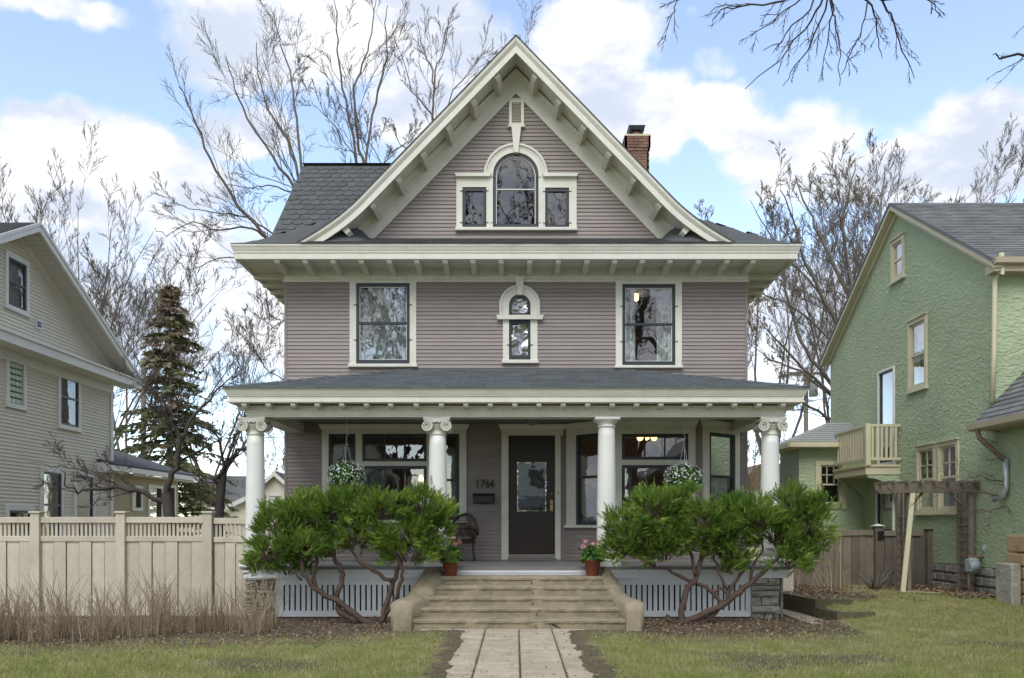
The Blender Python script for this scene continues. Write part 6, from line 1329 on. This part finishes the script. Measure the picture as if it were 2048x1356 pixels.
# spruce
def spruce():
    Y = 17; rng = random.Random(5); base = Vector((X(340, Y), Y, 0)); H = Z(566, Y); tr = MB(); gn, br = MB(), MB(); bm_ = MB()
    tr.tube([base + Vector((0, 0, -.2)), base + Vector((0, 0, H * .5)), base + Vector((0, 0, H))], [.2, .12, .02], 8)
    z = .6
    while z < H - .1:
        f = 1 - z / H; R0 = .25 + 3.3 * f ** .9
        for k in range(rng.randint(4, 6)):
            a = rng.uniform(0, 6.283); L = R0 * rng.uniform(.45, 1.15); d = Vector((math.cos(a), math.sin(a), 0)); n = 6; pts = [base + Vector((0, 0, z)) + d * L * t + Vector((0, 0, (-.30 * t * t * L + .12 * t * L))) for t in [i / n for i in range(n + 1)]]
            tr.tube(pts, [.022 * (1 - i / (n + 1)) + .005 for i in range(n + 1)], 3, cap=False)
            dead = rng.random() < (.85 if z > H * .55 else .35 if z > H * .3 else .12)
            tgt = br if dead else gn
            for i in range(1, n + 1):
                for s in range(9 if dead else 13):
                    q = pts[i].lerp(pts[i - 1], rng.random()); ln = rng.uniform(.14, .34) * (.8 if dead else 1.1); side = d.cross(Vector((0, 0, 1))) * rng.choice((-1, 1)); v = (d * rng.uniform(.2, .9) + side * rng.uniform(.2, 1) + Vector((0, 0, rng.uniform(-.9, .15)))).normalized() * ln; w_ = v.orthogonal().normalized() * ln * .17
                    w_ = (Matrix.Rotation(rng.uniform(0, 3.1), 3, v) @ w_)
                    tgt.add([q - w_ * .4, q + v * .5 - w_, q + v, q + v * .5 + w_, q + w_ * .4], [(0, 1, 2, 3, 4)])
        z += rng.uniform(.16, .26)
    t = thing('spruce_tree', 'half dead spruce with a browned spire beyond the beige house', 'tree', base)
    tr.build('trunk', M['bark'], t, fix=False); gn.build('crown', leaf_mat('spruce_needles', (.08, .1, .05), (.15, .16, .075), (.22, .215, .1), .3), t, fix=False); br.build('dead_crown', leaf_mat('dead_needles', (.2, .16, .115), (.3, .24, .17), (.24, .21, .15), .3), t, 'browned dead upper boughs', fix=False)
spruce()
# ================================================================== YEWS
def spray(mb, p, d, L, rng, w=.0062):
    d = d.normalized(); s = d.orthogonal().normalized(); s = Matrix.Rotation(rng.uniform(0, 6.28), 3, d) @ s
    n = 6
    for i in range(n):
        t = .12 + .88 * i / n; c = p + d * L * t; ln = L * (.30 - .17 * t)
        for sg in (-1, 1):
            v = (d * .75 + s * sg * .8 + Vector((0, 0, .15))).normalized() * ln; q = v.cross(d).cross(v).normalized() * w
            mb.add([c - q * .5, c + v * .55 - q, c + v, c + v * .55 + q], [(0, 1, 2, 3)])
    q = s * w; mb.add([p - q * .4, p + d * L * .6 - q, p + d * L * 1.12, p + d * L * .6 + q], [(0, 1, 2, 3)])
def yew(label, Y, clumps, limbs, seed, n):
    rng = random.Random(seed); fo = MB(); tr = MB(); cr = MB()
    cs = []
    for px, py, rx, ry in clumps:
        c = P(px, py, Y); s = S(Y); ry_, rx_ = (ry * .8) / s, (rx * .86) / s; c = c - Vector((0, 0, .085)); cs.append((c + Vector((0, rng.uniform(-.12, .2), 0)), rx_, min(.6, (rx_ + ry_) * .5), ry_))
    tot = sum(a[1] * a[3] for a in cs)
    for c, a, b, h in cs:
        # every clump breaks into tufts, gaps show between them
        tufts = []
        for _ in range(max(8, int(46 * a * h / .2))):
            v = rdir(Vector((0, 0, 1)), math.acos(rng.uniform(-.75, 1)), rng); k = rng.uniform(.55, 1.05); tufts.append((c + Vector((v.x * a, v.y * b, v.z * h)) * k, v))
        for _ in range(int(n * a * h / tot)):
            q, v = rng.choice(tufts); o = Vector((rng.gauss(0, .055), rng.gauss(0, .055), rng.gauss(0, .045))); d = v * .8 + Vector((0, 0, .55)) + Vector((rng.gauss(0, .35), rng.gauss(0, .35), rng.gauss(0, .3)))
            spray(fo, q + o, d, rng.uniform(.08, .19), rng)
        for q, v in tufts:
            if rng.random() < .35 and v.z > -.1: 
                for i in range(6): spray(fo, q + (v * .5 + Vector((0, 0, .8))) * .035 * i, v * .3 + Vector((rng.gauss(0, .4), rng.gauss(0, .4), .9)), .075, rng)
            cr.tube([c + (q - c) * .2 + Vector((0, 0, -.12)), c + (q - c) * .6, q], [.009, .006, .003], 4, cap=False)
    for seq, ra, rb, dy in limbs:
        ra, rb = ra * .78, rb * .7; pts = smooth_pts([P(a, b_, Y + dy * i / max(1, len(seq) - 1)) for i, (a, b_) in enumerate(seq)], rng, .016); m = len(pts); tr.tube(pts, [ra + (rb - ra) * i / (m - 1) + rng.uniform(-.004, .004) for i in range(m)], 9)
    base = P(*limbs[0][0][0], Y); base.z = 0
    t = thing('yew_bush', label, 'bush', base); tr.build('trunk', M['yew_bark'], t); cr.build('twigs', M['yew_bark'], t, fix=False); fo.build('crown', M['yew'], t, fix=False)
YL = -3.42
yew('sprawling green yew with twisted red brown stems left of the steps', YL, [(560, 1050, 62, 58), (540, 1095, 48, 40), (600, 1010, 60, 42), (655, 1030, 62, 58), (700, 1000, 48, 40), (720, 1060, 55, 45), (770, 1010, 55, 45), (800, 1060, 62, 48), (845, 1010, 52, 42), (862, 1055, 45, 45), (600, 1085, 60, 40), (520, 1115, 38, 28), (880, 1020, 28, 32), (820, 1095, 55, 32), (640, 1085, 55, 36), (570, 1125, 45, 20), (890, 1090, 18, 24)],
    [([(760, 1258), (725, 1240), (690, 1215), (660, 1195), (625, 1175), (605, 1150), (603, 1110), (600, 1080)], .075, .035, -.1), ([(715, 1245), (680, 1225), (672, 1195), (684, 1165), (682, 1140), (668, 1115), (660, 1070), (655, 1040)], .075, .035, .15), ([(632, 1180), (628, 1150), (635, 1110), (642, 1080), (650, 1050)], .05, .03, .1), ([(760, 1250), (775, 1205), (785, 1165), (800, 1130), (812, 1090), (820, 1060)], .065, .035, .1), ([(785, 1160), (745, 1140), (715, 1120), (700, 1095), (695, 1060)], .045, .03, .1), ([(765, 1240), (795, 1190), (805, 1160), (800, 1130), (790, 1100), (770, 1080)], .05, .025, -.15), ([(605, 1160), (580, 1140), (560, 1135), (545, 1140)], .022, .01, -.1), ([(745, 1258), (752, 1242), (750, 1232)], .05, .035, 0)], 101, 9500)
YR = -3.42
yew('spreading green yew with low forking trunk right of the steps', YR, [(1260, 1050, 52, 60), (1240, 1090, 38, 38), (1300, 1010, 55, 50), (1345, 1050, 60, 62), (1360, 990, 38, 34), (1400, 1040, 55, 60), (1440, 1070, 52, 50), (1470, 1020, 48, 45), (1510, 1030, 55, 52), (1550, 1060, 52, 55), (1590, 1010, 50, 52), (1620, 1040, 45, 58), (1600, 1085, 42, 40), (1480, 1095, 50, 36), (1330, 1095, 55, 32), (1640, 1000, 22, 22), (1570, 1110, 45, 26), (1290, 1085, 45, 34), (1640, 1085, 20, 28), (1450, 1120, 45, 22)],
    [([(1362, 1262), (1362, 1225), (1372, 1185), (1392, 1150), (1404, 1115), (1412, 1085), (1420, 1050)], .07, .04, .1), ([(1350, 1250), (1400, 1232), (1440, 1215), (1480, 1185), (1515, 1155), (1545, 1125), (1580, 1095), (1600, 1070)], .075, .03, -.1), ([(1380, 1258), (1420, 1235), (1450, 1205), (1420, 1180), (1385, 1165), (1345, 1145), (1310, 1135), (1285, 1110), (1265, 1090)], .055, .025, .15), ([(1455, 1205), (1462, 1175), (1475, 1160), (1490, 1135), (1495, 1100)], .045, .025, .1), ([(1500, 1170), (1505, 1140), (1520, 1110), (1525, 1070)], .04, .025, .1), ([(1392, 1150), (1385, 1120), (1375, 1090), (1365, 1060)], .04, .025, .15), ([(1404, 1115), (1440, 1105), (1470, 1090)], .035, .02, 0), ([(1460, 1185), (1440, 1175), (1432, 1182), (1425, 1200)], .03, .025, .05), ([(1455, 1180), (1440, 1150), (1428, 1120), (1425, 1090)], .035, .02, .1), ([(1345, 1252), (1336, 1238), (1333, 1230)], .045, .04, 0), ([(1310, 1135), (1302, 1110), (1305, 1085)], .025, .015, 0), ([(1600, 1075), (1630, 1040), (1640, 1010)], .025, .012, 0)], 102, 11000)
# ================================================================== DRY STALKS
straw = leaf_mat('dry_stalk', (.26, .19, .12), (.46, .37, .25), (.62, .53, .38), .15)
def stalks(x, y, n, h, sp, seed, lean=.12):
    rng = random.Random(seed); mb = MB()
    for _ in range(n):
        a, r = rng.uniform(0, 6.28), sp * rng.random() ** .6; bx, by = r * math.cos(a), r * math.sin(a); hh = h * rng.uniform(.35, 1.05); lx, ly = rng.gauss(0, lean) + bx * .35, rng.gauss(0, lean) + by * .35
        p = [Vector((bx, by, -.03)), Vector((bx + lx * .35 * hh, by + ly * .35 * hh, hh * .5)), Vector((bx + lx * hh * 1.3, by + ly * hh * 1.3, hh))]
        mb.tube(p, [.0048, .0038, .002], 3, cap=False)
        if rng.random() < .25: mb.tube([p[1], p[1] + Vector((rng.gauss(0, .08), rng.gauss(0, .05), .14 * hh + .05))], [.003, .0015], 3, cap=False)
    return mb
rr = random.Random(6)
spots = [(20, 1278), (75, 1283), (130, 1276), (185, 1280), (235, 1272), (290, 1275), (345, 1268), (400, 1265), (-20, 1285), (105, 1250), (215, 1248), (325, 1244), (440, 1262), (500, 1268), (525, 1255), (45, 1250)]
where = ['at the picture edge']*0
for k, (px, py) in enumerate(spots):
    D = 1.6 * F / (py - PY0); Y = D + CAMY; x = X(px, Y); t_lab = 'clump of straw coloured dead perennial stalks in the bed before the tan fence'
    if px in (500, 525): t_lab = 'tall tuft of dry straw stalks beside the left stone pier'
    o = stalks(x, Y, rr.randint(50, 95), rr.uniform(.5, .9) if px not in (500, 525) else .9, rr.uniform(.18, .34), 200 + k, rr.uniform(.1, .34)); o = o.build('dry_stalks', straw, None, t_lab, 'plant', 'dead perennials in the fence bed' if px < 480 else 'dry tufts by the pier', fix=False); o.location = (x, Y, g(x, Y))
# tall thin canes against the wooden fence and a pruned stump
for k, (px, py, h, n) in enumerate([(1600, 1183, 1.0, 7), (1645, 1184, 1.1, 8), (1670, 1186, 1.3, 8), (1770, 1184, 1.1, 8)]):
    Y = .2; x = X(px, Y); o = stalks(x, Y, n, h, .14, 260 + k, .16); o.v = [(v[0] * 1.0, v[1], v[2]) for v in o.v]; o = o.build('bare_canes', M['bark'] if k == 3 else straw, None, 'thin bare shrub canes against the weathered fence', 'plant', 'bare canes by the wooden fence', fix=False); o.location = (x, Y, g(x, Y)); o.scale = (1.6, 1.6, 1)
rng = random.Random(44); mb = MB(); c = P(1748, 1187, .1); c.z = g(c.x, c.y)
for k in range(9): a = rng.uniform(0, 6.28); d = Vector((math.cos(a) * .35, math.sin(a) * .2, rng.uniform(.22, .42))); mb.tube([c + Vector((0, 0, -.05)) + d * .1, c + d * .6, c + d], [.03, .025, .018], 6)
mb.build('pruned_stump', M['bark'], None, 'hard pruned shrub stump at the foot of the arbor', 'stump')
# rambling rose canes over the arbor, from the right
mb, c2 = MB(), MB(); rng = random.Random(66)
for seq, r in (([(2075, 1200), (2066, 1080), (2048, 1005), (1985, 990), (1925, 980), (1880, 975), (1850, 960)], .018), ([(2066, 1090), (2050, 985), (2000, 960), (1950, 955), (1900, 972)], .014), ([(2070, 1100), (2040, 1010), (1985, 1020), (1955, 1018), (1930, 1005)], .012), ([(2070, 1060), (2045, 925), (2010, 900), (1985, 880)], .012), ([(2070, 1050), (2040, 930), (1995, 935)], .01), ([(2070, 1000), (2040, 870), (2015, 850), (2000, 810)], .01)): limb(mb, c2, smooth_pts(px_limb(seq, -1.6, .5), rng, .03), r * 1.3, .005, 2, rng, .1, .0045, (6, 8), (.18, .36), (.5, 1.1), .2, .02)
finish('bare_climber', 'bare thorny climber arching from the right toward the arbor', Vector((P(2075, 1200, -1.6).x, -1.6, .2)), mb, c2, mat('thorny_bark', (.13, .085, .075), .8, .3, 10), None, cat='plant', crown='canes')
# ================================================================== POTS, BASKETS, CHAIR
gleaf = leaf_mat('geranium_leaf', (.03, .09, .015), (.06, .16, .025), (.1, .22, .04), .25); pink = leaf_mat('pink_petal', (.6, .2, .2), (.7, .36, .34), (.75, .5, .46), .2); wht = leaf_mat('white_petal', (.7, .72, .7), (.8, .82, .8), None, .2); soilm = mat('potting_soil', (.03, .022, .016), .95, .3, 30)
def leafdisc(mb, p, n, r, k=6):
    n = n.normalized(); u = n.orthogonal().normalized(); v = n.cross(u); mb.add([p] + [p + (u * math.cos(6.283 * i / k) + v * math.sin(6.283 * i / k)) * r + n * r * .22 for i in range(k)], [(0, 1 + i, 1 + (i + 1) % k) for i in range(k)])
def geranium(label, loc, seed):
    rng = random.Random(seed); t = thing('potted_geranium', label, 'potted plant', loc, 'geraniums on the top step', True)
    b = MB(); b.lathe([(.095, 0), (.1, .005), (.132, .225), (.145, .23), (.148, .275), (.138, .278), (.128, .25), (.02, .24)], (0, 0, 0), 28); b.build('pot', M['terracotta'], t)
    b = MB(); b.lathe([(.125, .235), (.06, .25), (.001, .255)], (0, 0, 0), 16); b.build('soil', soilm, t)
    lf, st_, fl_ = MB(), MB(), MB()
    for _ in range(190):
        v = rdir(Vector((0, 0, 1)), rng.uniform(0, 1.75), rng); p = Vector((v.x * .19, v.y * .19, .29 + v.z * .17)) * 1; p += Vector((rng.gauss(0, .02), rng.gauss(0, .02), rng.gauss(0, .015))); p *= rng.uniform(.82, 1.06); leafdisc(lf, p, v + Vector((0, -.2, .5)) + Vector((rng.gauss(0, .3), rng.gauss(0, .3), 0)), rng.uniform(.022, .042), 7); st_.tube([Vector((0, 0, .25)), p * .6 + Vector((0, 0, .1)), p], .003, 3, cap=False)
    for hx_, hy_, hz_ in ((-.12, -.05, .56), (.14, -.02, .55), (-.13, -.12, .47), (.05, .08, .5)):
        q = Vector((hx_ + rng.uniform(-.03, .03), hy_, hz_)); st_.tube([Vector((hx_ * .2, 0, .28)), q], .004, 4)
        for _ in range(34): v = rdir(Vector((0, 0, 1)), rng.uniform(0, 2), rng); leafdisc(fl_, q + v * .042, v, .016, 5)
    lf.build('leaves', gleaf, t, fix=False); st_.build('stems', gleaf, t, fix=False); fl_.build('blossoms', pink, t, fix=False)
zt5 = edges[4][3] + .005; yp = edges[4][0] + .19
geranium('terracotta pot of pink geraniums by the ionic column', (X(901, yp), yp, zt5), 1); geranium('terracotta pot of pink geraniums by the plain round column', (X(1185, yp), yp, zt5), 2)
def basket(label, px, py, pw, Y, seed):
    rng = random.Random(seed); c = P(px, py, Y); r = pw / S(Y); t = thing('hanging_basket', label, 'hanging basket', c, 'flower baskets hung from the porch', True)
    b = MB(); b.lathe([(.03, -.20), (.1, -.17), (.15, -.06), (.15, -.04), (.02, -.05)], (0, 0, 0), 18); b.build('basket', M['wicker'], t)
    ceil_z = 3.56 - c.z; b = MB(); hk = min(ceil_z, Z(836, Y) - c.z + .17)
    for k in range(3): a = 2.1 * k + .5; b.tube([(.14 * math.cos(a), .14 * math.sin(a), -.04), (0, 0, .62)], .004, 4)
    b.tube([(0, 0, .62), (0, 0, .68), (.03, 0, .72), (0, 0, .76), (0, 0, ceil_z)], .005, 5); b.build('hanger', M['white'], t)
    lf, fl_ = MB(), MB()
    for _ in range(900):
        v = rdir(Vector((0, 0, 1)), math.acos(rng.uniform(-.75, 1)), rng); k = rng.uniform(.65, 1.03); p = Vector((v.x * r, v.y * r * .9, v.z * r * .72)) * k; leafdisc(lf, p, v + Vector((rng.gauss(0, .5), rng.gauss(0, .5), .3)), rng.uniform(.014, .026), 5)
    for _ in range(520):
        v = rdir(Vector((0, 0, 1)), math.acos(rng.uniform(-.7, 1)), rng); p = Vector((v.x * r, v.y * r * .9, v.z * r * .74)) * rng.uniform(.98, 1.1); leafdisc(fl_, p, v + Vector((rng.gauss(0, .3), rng.gauss(0, .3), 0)), rng.uniform(.009, .017), 5)
    lf.build('leaves', gleaf, t, fix=False); fl_.build('blossoms', wht, t, fix=False)
basket('white flowered hanging basket before the tripartite porch window', 693, 950, 37, -1.9, 3); basket('white flowered hanging basket before the bay window', 1368, 955, 38, -1.9, 4)
# wicker armchair
wc = thing('wicker_chair', 'dark brown wicker armchair with a cream cushion on the porch', 'chair', (X(908, -.8), -.8, FL), None, True); wc.rotation_euler = (0, 0, R(-38))
b = MB()
for x, y, l_ in ((-.27, -.27, .42), (.27, -.27, .42), (-.25, .27, .42), (.25, .27, .42)):
    b = MB(); b.tube([(x * 1.06, y * 1.08, 0), (x, y, .2), (x, y, l_)], [.02, .022, .024], 7); b.build('leg', M['wicker'], wc)
b = MB(); b.bbox(-.3, .3, -.3, .3, .34, .41, .02); b.build('seat', M['wicker'], wc)
b = MB(); b.bbox(-.26, .26, -.28, .24, .412, .475, .028); b.build('cushion', M['cushion'], wc)
bk = MB(); fr = []
for i in range(15): a = math.pi * i / 14; fr.append(Vector((-.36 * math.cos(a), .27 + .05 * math.sin(a), .52 + .38 * math.sin(a))))
bk.tube([Vector((-.34, -.26, .64)), Vector((-.38, .0, .66)), Vector((-.37, .2, .6))] + fr + [Vector((.37, .2, .6)), Vector((.38, 0, .66)), Vector((.34, -.26, .64))], .028, 7)
for i in range(19): x = -.32 + .64 * i / 18; zt_ = .52 + .38 * math.sqrt(max(0, 1 - (x / .36) ** 2)); bk.tube([(x, .29, .42), (x, .31, zt_)], .006, 4)
for i in range(11): z = .44 + i * .042; w_ = .34 if z < .55 else .36 * math.sqrt(max(.02, 1 - ((z - .52) / .38) ** 2)); bk.tube([(-w_, .285, z), (0, .315, z), (w_, .285, z)], .006, 4)
bk.build('backrest', M['wicker'], wc)
for sx in (-1, 1):
    b = MB()
    for i in range(12): y = -.27 + .5 * i / 11; b.tube([(sx * .31, y, .40), (sx * .36, y, .655)], .007, 4)
    for i in range(5): z = .43 + i * .045; b.tube([(sx * (.315 + .008 * i), -.27, z), (sx * (.315 + .008 * i), .26, z)], .006, 4)
    b.tube([(sx * .31, -.28, .4), (sx * .335, -.27, .64)], .02, 6); b.build('arm', M['wicker'], wc)
# ================================================================== GRASS, LITTER
rng = random.Random(77); mb = MB(); cnt = 0
blade = leaf_mat('grass_blade', (.22, .29, .065), (.38, .39, .14), (.66, .58, .36), .4, .6, .45, 2.4)
while cnt < 80000:
    Y = -8.6 + 7.6 * rng.random() ** 1.35; x = rng.uniform(-.66, .66) * (Y - CAMY) * 1.0
    if abs(x - .02) < 1.0 and Y > -13: 
        if rng.random() > .012: continue
    if Y > -4.2 and -2 < x < 4.7: continue
    if Y > -3.4 and x < 5.3: continue
    if x > 8.5 and Y > -3: continue
    s_ = soil(x, Y)
    if rng.random() < s_ * 1.1 - .05: cnt += 1; continue
    z = g(x, Y); h = rng.uniform(.02, .075) * (1 - .4 * s_) * (.6 + .8 * (noise.noise(Vector((x * 3, Y * 3, 1))) * .5 + .5)); a = rng.uniform(0, 6.28); w_ = rng.uniform(.004, .008); dx, dy = math.cos(a) * w_, math.sin(a) * w_; lx, ly = rng.gauss(0, .02), rng.gauss(0, .02)
    mb.add([(x - dx, Y - dy, z - .004), (x + dx, Y + dy, z - .004), (x + lx, Y + ly, z + h)], [(0, 1, 2)]); cnt += 1
mb.build('grass', blade, None, 'short patchy spring grass of the front lawn', 'grass', None, 'stuff', fix=False)
lit = leaf_mat('dead_leaf', (.13, .085, .05), (.24, .17, .105), (.38, .3, .21), .1); mb = MB()
def leaf(x, y, s):
    z = g(x, y) + rng.uniform(.004, .03); n = Vector((rng.gauss(0, .45), rng.gauss(0, .45), 1)).normalized(); u = n.orthogonal().normalized(); u = Matrix.Rotation(rng.uniform(0, 6.28), 3, n) @ u; v = n.cross(u); c = Vector((x, y, z)); mb.add([c - u * s, c - v * s * .5 + n * s * .2, c + u * s, c + v * s * .5 + n * s * .25], [(0, 1, 2, 3)])
def scatter(n, x0, x1, y0, y1, s0=.012, s1=.035, f=None):
    k = 0
    while k < n:
        x, y = rng.uniform(x0, x1), rng.uniform(y0, y1); k += 1
        if abs(x) < 1.0 and y > -4.3: continue
        if -2 < x < 2 and y > -4.25: continue
        if f is None or rng.random() < f(x, y): leaf(x, y, rng.uniform(s0, s1))
bed = lambda x, y: soil(x, y)
scatter(3800, -8.5, -1.9, -5.9, -2.5, f=bed); scatter(1700, 1.9, 5.0, -4.9, -2.8, f=bed); scatter(1300, 5.2, 7.2, -2.3, 1.1, .02, .045, lambda x, y: .25 + .75 * soil(x, y)); scatter(1100, 7.9, 8.85, -1.9, .9, .025, .055); scatter(4200, -8, 9, -8.6, -3.2, .008, .026)
mb.build('leaf_litter', lit, None, 'fallen dry leaves scattered over beds and lawn', 'leaves', None, 'stuff', fix=False)
